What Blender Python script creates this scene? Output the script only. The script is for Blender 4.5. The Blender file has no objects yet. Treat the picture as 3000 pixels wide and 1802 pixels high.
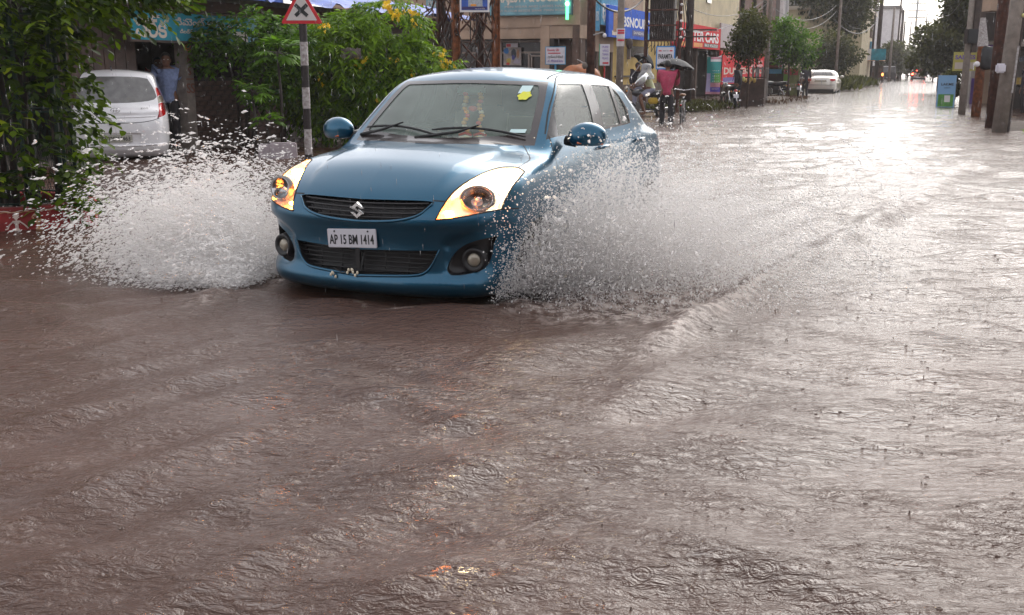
import bpy, bmesh, math, random
import numpy as np
from mathutils import Vector, Matrix
sc = bpy.context.scene
C = sc.collection
R = math.radians
PI = math.pi
# ------------------------------------------------------------------ camera, sky, sun, exposure
HC = 1.363                     # eye height over the flood water (z = 0); the road lies below it
PITCH = .2288
cam = bpy.data.cameras.new('camera'); cam_o = bpy.data.objects.new('camera', cam); C.objects.link(cam_o)
cam_o.location = (0, 0, HC); cam_o.rotation_euler = (PI/2-PITCH, 0, 0)
cam.sensor_width = 36; cam.lens = 36; cam.clip_start = .1; cam.clip_end = 3000
sc.camera = cam_o
SUN_EL, SUN_AZ = R(38), R(28)  # behind the cloud, over the far end of the street
w = bpy.data.worlds.new('World'); sc.world = w; w.use_nodes = True
nt = w.node_tree
bg = nt.nodes['Background']
sky = nt.nodes.new('ShaderNodeTexSky'); sky.sky_type = 'NISHITA'; sky.sun_disc = False
sky.sun_elevation = SUN_EL; sky.sun_rotation = SUN_AZ
sky.air_density = 1.0; sky.dust_density = 3.0; sky.ozone_density = 1.0
hs = nt.nodes.new('ShaderNodeHueSaturation'); hs.inputs['Saturation'].default_value = .35
ov = nt.nodes.new('ShaderNodeMix'); ov.data_type = 'RGBA'; ov.inputs[0].default_value = .36; ov.inputs[7].default_value = (6.2, 6.0, 6.05, 1)   # even cloud cover
nt.links.new(sky.outputs[0], hs.inputs['Color']); nt.links.new(hs.outputs[0], ov.inputs[6]); nt.links.new(ov.outputs[2], bg.inputs[0])
bg.inputs[1].default_value = .15
sun = bpy.data.lights.new('sun', 'SUN'); sun.energy = .8; sun.angle = R(50); sun.color = (1, .95, .88)
sun_o = bpy.data.objects.new('sun', sun); C.objects.link(sun_o)
sun_o.rotation_euler = Vector((math.sin(SUN_AZ)*math.cos(SUN_EL), math.cos(SUN_AZ)*math.cos(SUN_EL), math.sin(SUN_EL))).to_track_quat('Z', 'Y').to_euler()
vs = sc.view_settings
sc.display_settings.display_device = 'sRGB'
vs.view_transform = 'Standard'; vs.look = 'None'; vs.exposure = .98; vs.gamma = 1; vs.use_curve_mapping = False
sc.cycles.max_bounces = 10; sc.cycles.diffuse_bounces = 6; sc.cycles.transparent_max_bounces = 24; sc.cycles.volume_bounces = 1
sc.cycles.use_denoising = True
sc.cycles.sample_clamp_indirect = 25
rng = random.Random(5); nr = np.random.default_rng(5)
# ------------------------------------------------------------------ helpers
def mat(name, col, rough=.6, metal=0., spec=.5, noise=0., nscale=8., bump=0., bscale=30., coat=0., emit=None, estr=0., trans=0., alpha=1., col2=None, ior=None, detail=4.):
    m = bpy.data.materials.new(name); m.use_nodes = True
    t = m.node_tree; b = t.nodes['Principled BSDF']; L = t.links
    b.inputs['Base Color'].default_value = (*col, 1); b.inputs['Roughness'].default_value = rough
    b.inputs['Metallic'].default_value = metal; b.inputs['Specular IOR Level'].default_value = spec
    b.inputs['Coat Weight'].default_value = coat; b.inputs['Coat Roughness'].default_value = .04
    b.inputs['Transmission Weight'].default_value = trans; b.inputs['Alpha'].default_value = alpha
    if ior: b.inputs['IOR'].default_value = ior
    if emit: b.inputs['Emission Color'].default_value = (*emit, 1); b.inputs['Emission Strength'].default_value = estr
    if noise or bump or col2:
        tc = t.nodes.new('ShaderNodeTexCoord')
    if noise or col2:
        n = t.nodes.new('ShaderNodeTexNoise'); n.inputs['Scale'].default_value = nscale; n.inputs['Detail'].default_value = detail
        L.new(tc.outputs['Object'], n.inputs['Vector'])
        rp = t.nodes.new('ShaderNodeValToRGB')
        a = col; c = col2 if col2 else tuple(min(1, v*(1+noise)) for v in col)
        if not col2: a = tuple(v*(1-noise) for v in col)
        rp.color_ramp.elements[0].color = (*a, 1); rp.color_ramp.elements[1].color = (*c, 1)
        rp.color_ramp.elements[0].position = .35; rp.color_ramp.elements[1].position = .68
        L.new(n.outputs[0], rp.inputs[0]); L.new(rp.outputs[0], b.inputs['Base Color'])
    if bump:
        n2 = t.nodes.new('ShaderNodeTexNoise'); n2.inputs['Scale'].default_value = bscale; n2.inputs['Detail'].default_value = 5
        L.new(tc.outputs['Object'], n2.inputs['Vector'])
        bp = t.nodes.new('ShaderNodeBump'); bp.inputs['Strength'].default_value = bump; bp.inputs['Distance'].default_value = .02
        L.new(n2.outputs[0], bp.inputs['Height']); L.new(bp.outputs[0], b.inputs['Normal'])
    return m
def clear_mat(name, tint, rough=.02, film=0., filmcol=(.8, .85, .82), fscale=40., bump=0.):
    """thin pane: fresnel gloss over see-through, with an optional diffuse film: wet mist, on the windscreen also painted sky sheen"""
    m = bpy.data.materials.new(name); m.use_nodes = True
    t = m.node_tree; L = t.links; t.nodes.remove(t.nodes['Principled BSDF'])
    out = t.nodes['Material Output']
    tr = t.nodes.new('ShaderNodeBsdfTransparent'); tr.inputs[0].default_value = (*tint, 1)
    gl = t.nodes.new('ShaderNodeBsdfGlossy'); gl.inputs['Roughness'].default_value = rough
    fr = t.nodes.new('ShaderNodeFresnel'); fr.inputs[0].default_value = 1.5
    mx = t.nodes.new('ShaderNodeMixShader')
    L.new(fr.outputs[0], mx.inputs[0]); L.new(gl.outputs[0], mx.inputs[2])
    src = tr.outputs[0]
    tc = t.nodes.new('ShaderNodeTexCoord')
    if film:
        df = t.nodes.new('ShaderNodeBsdfDiffuse'); df.inputs[0].default_value = (*filmcol, 1)
        n = t.nodes.new('ShaderNodeTexNoise'); n.inputs['Scale'].default_value = fscale; n.inputs['Detail'].default_value = 6
        L.new(tc.outputs['Object'], n.inputs['Vector'])
        mr = t.nodes.new('ShaderNodeMapRange'); mr.inputs[1].default_value = .3; mr.inputs[2].default_value = .7
        mr.inputs[3].default_value = film*.7; mr.inputs[4].default_value = film*1.3
        L.new(n.outputs[0], mr.inputs[0])
        m2 = t.nodes.new('ShaderNodeMixShader'); L.new(mr.outputs[0], m2.inputs[0]); L.new(src, m2.inputs[1]); L.new(df.outputs[0], m2.inputs[2])
        src = m2.outputs[0]
    if bump:
        n = t.nodes.new('ShaderNodeTexNoise'); n.inputs['Scale'].default_value = 90; n.inputs['Detail'].default_value = 3
        L.new(tc.outputs['Object'], n.inputs['Vector'])
        bp = t.nodes.new('ShaderNodeBump'); bp.inputs['Strength'].default_value = bump; bp.inputs['Distance'].default_value = .004
        L.new(n.outputs[0], bp.inputs['Height']); L.new(bp.outputs[0], gl.inputs['Normal'])
    L.new(src, mx.inputs[1]); L.new(mx.outputs[0], out.inputs[0])
    return m
class MB:
    """collects shapes into one mesh"""
    def __init__(s): s.v = []; s.f = []; s.M = Matrix()
    def add(s, vs, fs):
        o = len(s.v); s.v += [tuple(s.M @ Vector(p)) for p in vs]; s.f += [tuple(i+o for i in f) for f in fs]; return s
    def at(s, M): s.M = M; return s
    def box(s, c, d, rz=0, taper=1.):
        x, y, z = d[0]/2, d[1]/2, d[2]/2; m = Matrix.Translation(c) @ Matrix.Rotation(rz, 4, 'Z')
        p = [m @ Vector((a*x*(taper if k > 0 else 1), b*y*(taper if k > 0 else 1), k*z)) for k in (-1, 1) for a, b in ((-1, -1), (1, -1), (1, 1), (-1, 1))]
        return s.add(p, [(3, 2, 1, 0), (4, 5, 6, 7), (0, 1, 5, 4), (1, 2, 6, 5), (2, 3, 7, 6), (3, 0, 4, 7)])
    def bevbox(s, c, d, b, rz=0):
        """box with chamfered edges"""
        bm = bmesh.new(); bmesh.ops.create_cube(bm, size=1)
        bmesh.ops.scale(bm, vec=d, verts=bm.verts); bmesh.ops.bevel(bm, geom=bm.edges[:], offset=b, segments=2, affect='EDGES')
        m = Matrix.Translation(c) @ Matrix.Rotation(rz, 4, 'Z')
        s.add([m @ v.co for v in bm.verts], [[v.index for v in f.verts] for f in bm.faces]) if not bm.verts.index_update() else 0
        bm.free(); return s
    def tube(s, pts, r, n=8, cap=True):
        pts = [Vector(p) for p in pts]; k = len(pts)
        rs = r if isinstance(r, (list, tuple)) else [r]*k
        V = []; up = None
        for i, p in enumerate(pts):
            t = (pts[min(i+1, k-1)]-pts[max(i-1, 0)]).normalized()
            if up is None: up = Vector((0, 0, 1)) if abs(t.z) < .9 else Vector((1, 0, 0))
            a = t.cross(up).normalized(); up = a.cross(t).normalized(); b = up
            for j in range(n):
                q = 2*PI*j/n; V.append(p+(a*math.cos(q)+b*math.sin(q))*rs[i])
        F = [(i*n+j, i*n+(j+1) % n, (i+1)*n+(j+1) % n, (i+1)*n+j) for i in range(k-1) for j in range(n)]
        if cap: F += [tuple(range(n))[::-1], tuple((k-1)*n+j for j in range(n))]
        return s.add(V, F)
    def lathe(s, prof, n=16, M=None, ang=2*PI):
        """prof: (r, z) pairs round the local z axis"""
        M = M or Matrix(); full = abs(ang-2*PI) < 1e-6; m = n if full else n+1
        V = [M @ Vector((r*math.cos(ang*j/n), r*math.sin(ang*j/n), z)) for r, z in prof for j in range(m)]
        F = [(i*m+j, i*m+(j+1) % m, (i+1)*m+(j+1) % m, (i+1)*m+j) for i in range(len(prof)-1) for j in range(n)]
        return s.add(V, F)
    def ball(s, c, r, n=10, k=7):
        r = r if isinstance(r, (tuple, list)) else (r, r, r)
        prof = [(max(1e-4, math.sin(PI*i/k)), -math.cos(PI*i/k)) for i in range(k+1)]
        return s.lathe(prof, n, Matrix.Translation(c) @ Matrix.Diagonal((*r, 1)))
    def prism(s, poly, d, M=None):
        """poly in local xy extruded along local z from 0 to d"""
        M = M or Matrix(); n = len(poly)
        V = [M @ Vector((x, y, 0)) for x, y in poly]+[M @ Vector((x, y, d)) for x, y in poly]
        return s.add(V, [tuple(range(n))[::-1], tuple(range(n, 2*n))]+[(i, (i+1) % n, n+(i+1) % n, n+i) for i in range(n)])
    def quad(s, a, b, c, d): return s.add([a, b, c, d], [(0, 1, 2, 3)])
    def build(s, name, m, parent=None, smooth=False, loc=None, **kw):
        me = bpy.data.meshes.new(name); me.from_pydata(s.v, [], s.f)
        return finish(name, me, m, parent, smooth, loc, **kw)
def finish(name, me, m, parent=None, smooth=False, loc=None, label=None, cat=None, group=None, kind=None):
    me.materials.append(m) if not isinstance(m, (list, tuple)) else [me.materials.append(q) for q in m]
    if smooth: me.shade_smooth()
    if smooth == 'auto':
        me.set_sharp_from_angle(angle=R(38))
    o = bpy.data.objects.new(name, me); C.objects.link(o)
    if parent is not None: o.parent = parent
    if loc is not None: o.location = loc
    tag(o, label, cat, group, kind)
    return o
def tag(o, label=None, cat=None, group=None, kind=None):
    if label: o['label'] = label
    if cat: o['category'] = cat
    if group: o['group'] = group
    if kind: o['kind'] = kind
    return o
def thing(name, label, cat, loc=(0, 0, 0), rz=0, group=None):
    o = bpy.data.objects.new(name, None); C.objects.link(o); o.location = loc; o.rotation_euler = (0, 0, rz)
    o.empty_display_size = .2
    return tag(o, label, cat, group)
def copy_tree(o, loc=None, rz=None, label=None, group=None, scale=None):
    def cp(a, par):
        c = a.copy(); C.objects.link(c); c.parent = par
        for ch in a.children: cp(ch, c)
        return c
    c = cp(o, None)
    if loc is not None: c.location = loc
    if rz is not None: c.rotation_euler = (0, 0, rz)
    if scale is not None: c.scale = scale
    return tag(c, label, None, group)
_txt = {}
def text_mesh(body, size=1., ext=0., w=None, h=None, bold=0.):
    """lettering as a mesh in the local xz plane, centred; w / h squeeze it to a width / height"""
    cu = bpy.data.curves.new('t', 'FONT'); cu.body = body; cu.size = size; cu.extrude = ext; cu.offset = bold
    cu.align_x = 'CENTER'; cu.align_y = 'CENTER'; cu.resolution_u = 3
    o = bpy.data.objects.new('t', cu); C.objects.link(o)
    dg = bpy.context.evaluated_depsgraph_get(); dg.update()
    me = bpy.data.meshes.new_from_object(o.evaluated_get(dg))
    bpy.data.objects.remove(o); bpy.data.curves.remove(cu)
    n = len(me.vertices)
    if n == 0: return None
    a = np.zeros(n*3); me.vertices.foreach_get('co', a); a = a.reshape(-1, 3)
    lo, hi = a.min(0), a.max(0); c = (lo+hi)/2; d = np.maximum(hi-lo, 1e-6)
    sx = w/d[0] if w else (h/d[1] if h else 1); sy = h/d[1] if h else sx
    b = np.stack([(a[:, 0]-c[0])*sx, -a[:, 2], (a[:, 1]-c[1])*sy], 1)
    me.vertices.foreach_set('co', b.ravel()); me.update()
    return me
def lettering(body, m, parent, x, y, z, w=None, h=None, ext=.003, rot=None, name='lettering', bold=0.):
    me = text_mesh(body, 1., ext, w, h, bold)
    if me is None: return None
    o = finish(name, me, m, parent)
    o.location = (x, y, z)
    if rot: o.rotation_euler = rot
    return o
def chaikin(P, it=2, closed=True, corner=50):
    P = [np.array(p, float) for p in P]
    for _ in range(it):
        n = len(P); Q = []
        for i in range(n):
            if not closed and i in (0, n-1): Q.append(P[i]); continue
            a, b, c = P[i-1], P[i], P[(i+1) % n]
            u, v = b-a, c-b; cs = u.dot(v)/(np.linalg.norm(u)*np.linalg.norm(v)+1e-9)
            if cs < math.cos(R(corner)): Q.append(b)
            else: Q.append(b+(a-b)*.25); Q.append(b+(c-b)*.25)
        P = Q
    return P
# ------------------------------------------------------------------ street frame: e runs up the street, n to its left
E2 = Vector((.3714, .9285)); N2 = Vector((-.9285, .3714)); RZ = math.atan2(.9285, .3714)
CP, SP = math.cos(PITCH), math.sin(PITCH)
def kx(u): return (u-1500)/3000/1.0267            # bearing of a photo column near the horizon
def zat(v, Y):                                    # height of a photo row at depth Y
    b = -(v-901)/3000; return HC+Y*(-SP+CP*b)/(CP+SP*b)
def xat(u, Y, v=203):
    b = -(v-901)/3000; return Y*((u-1500)/3000)/(CP+SP*b)
# ------------------------------------------------------------------ the ground under the flood, and the water
M_asphalt = mat('asphalt', (.05, .048, .045), .9, noise=.3, nscale=3, bump=.3, bscale=60)
gm = MB(); gm.quad((-260, -18, -.15), (350, -18, -.15), (350, 640, -.15), (-260, 640, -.15))
gm.build('road', M_asphalt, kind='structure')

def water_material():
    m = bpy.data.materials.new('muddy flood water'); m.use_nodes = True
    t = m.node_tree; b = t.nodes['Principled BSDF']; L = t.links
    N = t.nodes.new
    geo = N('ShaderNodeNewGeometry')
    def math_(op, a, b_=None):
        n = N('ShaderNodeMath'); n.operation = op
        for i, q in enumerate((a, b_)):
            if q is None: continue
            if isinstance(q, (int, float)): n.inputs[i].default_value = q
            else: L.new(q, n.inputs[i])
        return n.outputs[0]
    # silt clouds
    n1 = N('ShaderNodeTexNoise'); n1.inputs['Scale'].default_value = .7; n1.inputs['Detail'].default_value = 5
    L.new(geo.outputs['Position'], n1.inputs['Vector'])
    rp = N('ShaderNodeValToRGB'); rp.color_ramp.elements[0].color = (.056, .029, .020, 1); rp.color_ramp.elements[1].color = (.092, .051, .038, 1)
    rp.color_ramp.elements[0].position = .3; rp.color_ramp.elements[1].position = .7
    L.new(n1.outputs[0], rp.inputs[0])
    fo = N('ShaderNodeAttribute'); fo.attribute_name = 'foam'
    fn = N('ShaderNodeTexNoise'); fn.inputs['Scale'].default_value = 14; fn.inputs['Detail'].default_value = 8; fn.inputs['Roughness'].default_value = .7
    L.new(geo.outputs['Position'], fn.inputs['Vector'])
    fr = N('ShaderNodeMapRange'); fr.inputs[1].default_value = .42; fr.inputs[2].default_value = .62
    L.new(fn.outputs[0], fr.inputs[0])
    fm = math_('MULTIPLY', fo.outputs['Fac'], fr.outputs[0])
    mx = N('ShaderNodeMix'); mx.data_type = 'RGBA'
    L.new(fm, mx.inputs[0]); L.new(rp.outputs[0], mx.inputs[6]); mx.inputs[7].default_value = (.52, .45, .41, 1)
    L.new(mx.outputs[2], b.inputs['Base Color'])
    b.inputs['IOR'].default_value = 1.33; b.inputs['Specular IOR Level'].default_value = .5
    ro = N('ShaderNodeMapRange'); L.new(fm, ro.inputs[0]); ro.inputs[3].default_value = .05; ro.inputs[4].default_value = .6
    L.new(ro.outputs[0], b.inputs['Roughness'])
    # wind ripples, drawn out across the current, and rings where the rain lands
    mp = N('ShaderNodeMapping'); mp.inputs['Rotation'].default_value = (0, 0, R(-25)); mp.inputs['Scale'].default_value = (1, 2.1, 1)
    L.new(geo.outputs['Position'], mp.inputs[0])
    r1 = N('ShaderNodeTexNoise'); r1.inputs['Scale'].default_value = 13; r1.inputs['Detail'].default_value = 4; r1.inputs['Roughness'].default_value = .62; r1.inputs['Distortion'].default_value = .6
    L.new(mp.outputs[0], r1.inputs['Vector'])
    h = math_('MULTIPLY', r1.outputs[0], .019)
    r2 = N('ShaderNodeTexNoise'); r2.inputs['Scale'].default_value = 42; r2.inputs['Detail'].default_value = 3; L.new(mp.outputs[0], r2.inputs['Vector'])
    h = math_('ADD', h, math_('MULTIPLY', r2.outputs[0], .0042))
    for s, amp, r0m in ((3.1, .0015, .42), (6.2, .0011, .42), (4.4, .0013, .42)):
        mp2 = N('ShaderNodeMapping'); mp2.inputs['Location'].default_value = (s*3.1, s*1.7, 0); L.new(geo.outputs['Position'], mp2.inputs[0])
        v = N('ShaderNodeTexVoronoi'); v.voronoi_dimensions = '2D'; v.inputs['Scale'].default_value = s
        L.new(mp2.outputs[0], v.inputs['Vector'])
        sep = N('ShaderNodeSeparateColor'); L.new(v.outputs['Color'], sep.inputs[0])
        r0 = math_('MULTIPLY', sep.outputs[0], r0m)
        x = math_('SUBTRACT', v.outputs['Distance'], r0)
        c = math_('COSINE', math_('MULTIPLY', x, 55*s/4))
        g = math_('EXPONENT', math_('MULTIPLY', math_('MULTIPLY', x, x), -260.))
        a = math_('MULTIPLY', math_('SUBTRACT', 1.15, sep.outputs[0]), amp)
        ring = math_('MULTIPLY', math_('MULTIPLY', c, g), a)
        fade = N('ShaderNodeMapRange'); L.new(v.outputs['Distance'], fade.inputs[0]); fade.inputs[1].default_value = .42; fade.inputs[2].default_value = .55; fade.inputs[3].default_value = 1; fade.inputs[4].default_value = 0
        h = math_('ADD', h, math_('MULTIPLY', ring, fade.outputs[0]))
    bp = N('ShaderNodeBump'); bp.inputs['Strength'].default_value = 1.; bp.inputs['Distance'].default_value = 1.
    L.new(h, bp.inputs['Height']); L.new(bp.outputs[0], b.inputs['Normal'])
    return m
M_water = water_material()
# car axes on the ground, for the wake
CX, CY = -.119, 7.761
FW = np.array([math.cos(-1.9808), math.sin(-1.9808)]); LF = np.array([-FW[1], FW[0]])
def vnoise(x, y, seed=0):
    """smooth value noise"""
    xi = np.floor(x).astype(np.int64); yi = np.floor(y).astype(np.int64); fx = x-xi; fy = y-yi
    fx = fx*fx*(3-2*fx); fy = fy*fy*(3-2*fy)
    def hsh(a, b):
        v = np.sin(a*127.1+b*311.7+seed*74.7)*43758.5453
        return v-np.floor(v)
    return (hsh(xi, yi)*(1-fx)+hsh(xi+1, yi)*fx)*(1-fy)+(hsh(xi, yi+1)*(1-fx)+hsh(xi+1, yi+1)*fx)*fy
def wave_height(X, Y):
    """swell, chop and the car's bow wave; returns height and foam cover"""
    g = np.random.default_rng(11)
    h = np.zeros_like(X); foam = np.zeros_like(X)
    wx = X+.35*(vnoise(X*.9, Y*.9, 1)-.5); wy = Y+.35*(vnoise(X*.9, Y*.9, 2)-.5)
    for k in range(14):
        lam = g.uniform(.22, .9); a = g.uniform(-.9, .9)+R(100); ph = g.uniform(0, 6.28)
        m = .4+1.2*vnoise(X*.5+k, Y*.5-k, 3+k)
        h += .0042*lam/.5*m*np.sin((wx*math.cos(a)+wy*math.sin(a))*2*PI/lam+ph)
    # old wake in the left foreground, crests slanting away to the right
    cd = np.array([.60, .80]); nd = np.array([.80, -.60])
    s = wx*nd[0]+wy*nd[1]; mask = np.clip((1.6-X)/2.2, 0, 1)*np.clip((6.0-Y)/2., 0, 1)
    h += .008*mask*(.5+vnoise(X*.7, Y*.7, 21))*np.sin(s*2*PI/.42+3*vnoise(X*.8, Y*.8, 22))
    h += .0035*mask*np.sin(s*2*PI/.23+4*vnoise(X*1.1, Y*1.1, 23))
    # rollers crossing the junction further off
    m2 = np.clip((Y-9)/6, 0, 1)*np.clip((45-Y)/20, 0, 1)
    h += .020*m2*np.sin((wy-.12*wx)*2*PI/1.25+2.5*vnoise(X*.25, Y*.6, 31))*(.3+1.1*vnoise(X*.2, Y*.5, 32))
    # ripples at the right edge fanning to the lower right
    m3 = np.clip((X-2.2)/2, 0, 1)*np.clip((14-Y)/4, 0, 1)
    h += .009*m3*np.sin((wx*.35+wy*.94)*2*PI/.30+3*vnoise(X*.6, Y*.6, 41))
    # bow wave: in car axes a = ahead, b = to its left
    dx, dy = X-CX, Y-CY; a = dx*FW[0]+dy*FW[1]; b = dx*LF[0]+dy*LF[1]
    t = 2.1-a                                        # distance behind the bow
    for sgn, spread, amp in ((1, .135, .10), (-1, .20, .06)):
        bb = b*sgn
        edge = 1.9+spread*t if sgn > 0 else .95+spread*t
        ridge = np.exp(-((bb-edge)/(.10+.012*np.clip(t, 0, 30)))**2)*np.clip(t+.6, 0, 1)*np.exp(-np.clip(t, 0, 99)/9)
        h += amp*ridge*(.6+.8*vnoise(X*2.2, Y*2.2, 51))
        for j in (1, 2, 3, 4):
            h += amp*.35*np.exp(-((bb-edge+.45*j)/.13)**2)*np.clip(t-.3*j, 0, 1)*np.exp(-np.clip(t, 0, 99)/10)
        foam = np.maximum(foam, np.clip(1.3*ridge, 0, 1)*np.exp(-np.clip(t, 0, 99)/3.5))
        inner = np.clip((edge+.05-bb)/.25, 0, 1)*np.clip((bb-.55)/.3, 0, 1)*np.clip((t-.1)/.4, 0, 1)*np.exp(-np.clip(t-1, 0, 99)/3.2)
        h += .055*inner*(vnoise(X*5, Y*5, 61)-.35)+.03*inner*(vnoise(X*13, Y*13, 62)-.5)
        foam = np.maximum(foam, .95*inner)
    front = np.exp(-((a-2.05)/.16)**2)*np.clip((1.0-abs(b))/.25, 0, 1)
    h += .035*front
    trail = np.clip((.9-abs(b))/.3, 0, 1)*np.clip((-a-1.9)/.4, 0, 1)*np.exp(-np.clip(-a-2, 0, 99)/5)
    h += .04*trail*(vnoise(X*6, Y*6, 71)-.5); foam = np.maximum(foam, .7*trail)
    far = np.clip((46-Y)/26, 0.0, 1)
    return h*far, foam
def graded(lo, hi, step, fine_lo, fine_hi, grow):
    a = list(np.arange(fine_lo, fine_hi+1e-6, step)); s = step
    while a[-1] < hi: s *= grow; a.append(a[-1]+s)
    s = step
    while a[0] > lo: s *= grow; a.insert(0, a[0]-s)
    return np.array(a)
gx_, gy_ = graded(-240, 330, .034, -4.2, 5.2, 1.05), graded(-15, 610, .034, 1.9, 12.5, 1.0105)
XX, YY = np.meshgrid(gx_, gy_); hh, ff = wave_height(XX, YY)
nv, nu = XX.shape
me = bpy.data.meshes.new('flood_water')
me.vertices.add(nv*nu); me.vertices.foreach_set('co', np.stack([XX, YY, hh], -1).astype(np.float32).ravel())
ii = (np.arange(nv-1)[:, None]*nu+np.arange(nu-1)[None]).ravel()
qd = np.stack([ii, ii+1, ii+nu+1, ii+nu], 1).astype(np.int32)
me.loops.add(qd.size); me.loops.foreach_set('vertex_index', qd.ravel()); me.polygons.add(len(qd))
me.polygons.foreach_set('loop_start', np.arange(0, qd.size, 4, dtype=np.int32)); me.polygons.foreach_set('loop_total', np.full(len(qd), 4, dtype=np.int32))
me.update(calc_edges=True); me.validate()
at_ = me.attributes.new('foam', 'FLOAT', 'POINT'); at_.data.foreach_set('value', ff.astype(np.float32).ravel())
finish('water', me, M_water, None, True, kind='structure')
print('water verts', nv*nu)
# ------------------------------------------------------------------ implicit car shells
def pchip(xs,ys):
    xs=np.asarray(xs,float);ys=np.asarray(ys,float)
    h=np.diff(xs);d=np.diff(ys)/h
    m=np.zeros(len(xs))
    for i in range(1,len(xs)-1):
        if d[i-1]*d[i]>0:
            w1=2*h[i]+h[i-1];w2=h[i]+2*h[i-1]
            m[i]=(w1+w2)/(w1/d[i-1]+w2/d[i])
    m[0]=d[0];m[-1]=d[-1]
    def f(x):
        x=np.asarray(x,float);xc=np.clip(x,xs[0],xs[-1])
        i=np.clip(np.searchsorted(xs,xc,side='right')-1,0,len(xs)-2)
        t=(xc-xs[i])/h[i]
        r=ys[i]*(1+2*t)*(1-t)**2+m[i]*h[i]*t*(1-t)**2+ys[i+1]*t*t*(3-2*t)+m[i+1]*h[i]*t*t*(t-1)
        return r+np.where(x<xs[0],(x-xs[0])*m[0],0)+np.where(x>xs[-1],(x-xs[-1])*m[-1],0)
    return f
def smax(a,b,k):
    h=np.maximum(k-np.abs(a-b),0)/k
    return np.maximum(a,b)+h*h*k*.25
def smin(a,b,k): return -smax(-a,-b,k)
HERO = dict(
 xf=pchip([0,.3,.5,.65,.75,.85,.95],[1.985,1.965,1.925,1.868,1.81,1.72,1.58]),        # front plan curve by |y|
 gz=pchip([.12,.2,.25,.29,.36,.5,.60,.66,.70,.76,.82,.9],[-.12,-.05,-.008,-.0,-.03,-.035,-.02,-.004,-.006,-.03,-.06,-.14]),
 xr=pchip([0,.4,.6,.75,.85,.95],[-1.995,-1.975,-1.93,-1.87,-1.80,-1.68]),
 gr=pchip([.15,.25,.35,.55,.75,.95,1.1],[.12,.05,0,0,.01,.035,.07]),
 zc=pchip([-2.1,-1.95,-1.75,-1.5,-1.,0,.7,1.02,1.25,1.5,1.7,1.85,1.93,2.0],
          [1.05,1.07,1.085,1.09,1.08,1.06,1.045,1.035,1.015,.975,.925,.87,.835,.79]),
 side=pchip([.15,.25,.4,.6,.75,.88,.96,1.04,1.12],[.90,.945,.985,1.0,.995,.975,.95,.915,.87]),
 W=pchip([-2.,-1.7,-1.3,-.8,0,.6,1.0,1.4,1.7,2.0],[.79,.82,.845,.848,.842,.846,.852,.855,.85,.84]),
 ws=pchip([.9,1.03,1.25,1.45,1.56],[1.19,1.02,.72,.41,.17]),
 rw=pchip([.95,1.10,1.28,1.45,1.56],[-1.80,-1.56,-1.27,-.98,-.72]),
 zr=pchip([-1.2,-.9,-.5,-.1,.3,.5],[1.42,1.482,1.522,1.528,1.492,1.45]),
 bot=.2,crown=.075,tum=.38,yg0=.80,k1=.07,k2=.035,k3=.05,kr=.075,wsb=.16,rwb=.12)
def car_sdf(P, C):
    x,y,z=P[...,0],np.abs(P[...,1]),P[...,2]
    W=C['W'](x)*C['side'](z)
    a=y-W
    top=(z-(C['zc'](x)-C['crown']*(y/.8)**2))*.97
    fr=(x-(C['xf'](y)+C['gz'](z)))*.85
    re=(C['xr'](y)+C['gr'](z)-x)*.9
    low=smax(smax(a,top,C['k1']),smax(fr,re,.05),C.get('k4',.2))
    low=smax(low,C['bot']-z,.05)
    yg=C['yg0']-C['tum']*np.maximum(z-1.0,-.02)-.035*np.clip((x-.2)/.8,0,1)**2-.05*np.clip((-x-.8)/.7,0,1)**2
    g=(y-yg)*.93
    roof=z-(C['zr'](x)-C.get('rcr',.05)*(y/.58)**2)
    ws=(x-(C['ws'](z)-C['wsb']*(y/.72)**2))*.55
    rw=((C['rw'](z)+C['rwb']*(y/.65)**2)-x)*.55
    gh=smax(smax(g,roof,C.get('kr',.10)),smax(ws,rw,.02),C['k2'])
    gh=smax(gh,.85-z,.05)
    return smin(low,gh,C['k3'])
def march(O,D,sdf,t1=3.0,n=50):
    # find outermost zero from inside: march outside->in coarse then bisect
    ts=np.linspace(0,t1,n)
    vals=sdf(O[None]+D[None]*ts.reshape((-1,)+(1,)*O.ndim))
    inside=vals<0
    last=n-1-np.argmax(inside[::-1],0)
    lo=ts[last];hi=ts[np.minimum(last+1,n-1)]
    for _ in range(20):
        m=(lo+hi)/2
        s=sdf(O+D*m[...,None])<0
        lo=np.where(s,m,lo);hi=np.where(s,hi,m)
    return O+D*lo[...,None]
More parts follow.
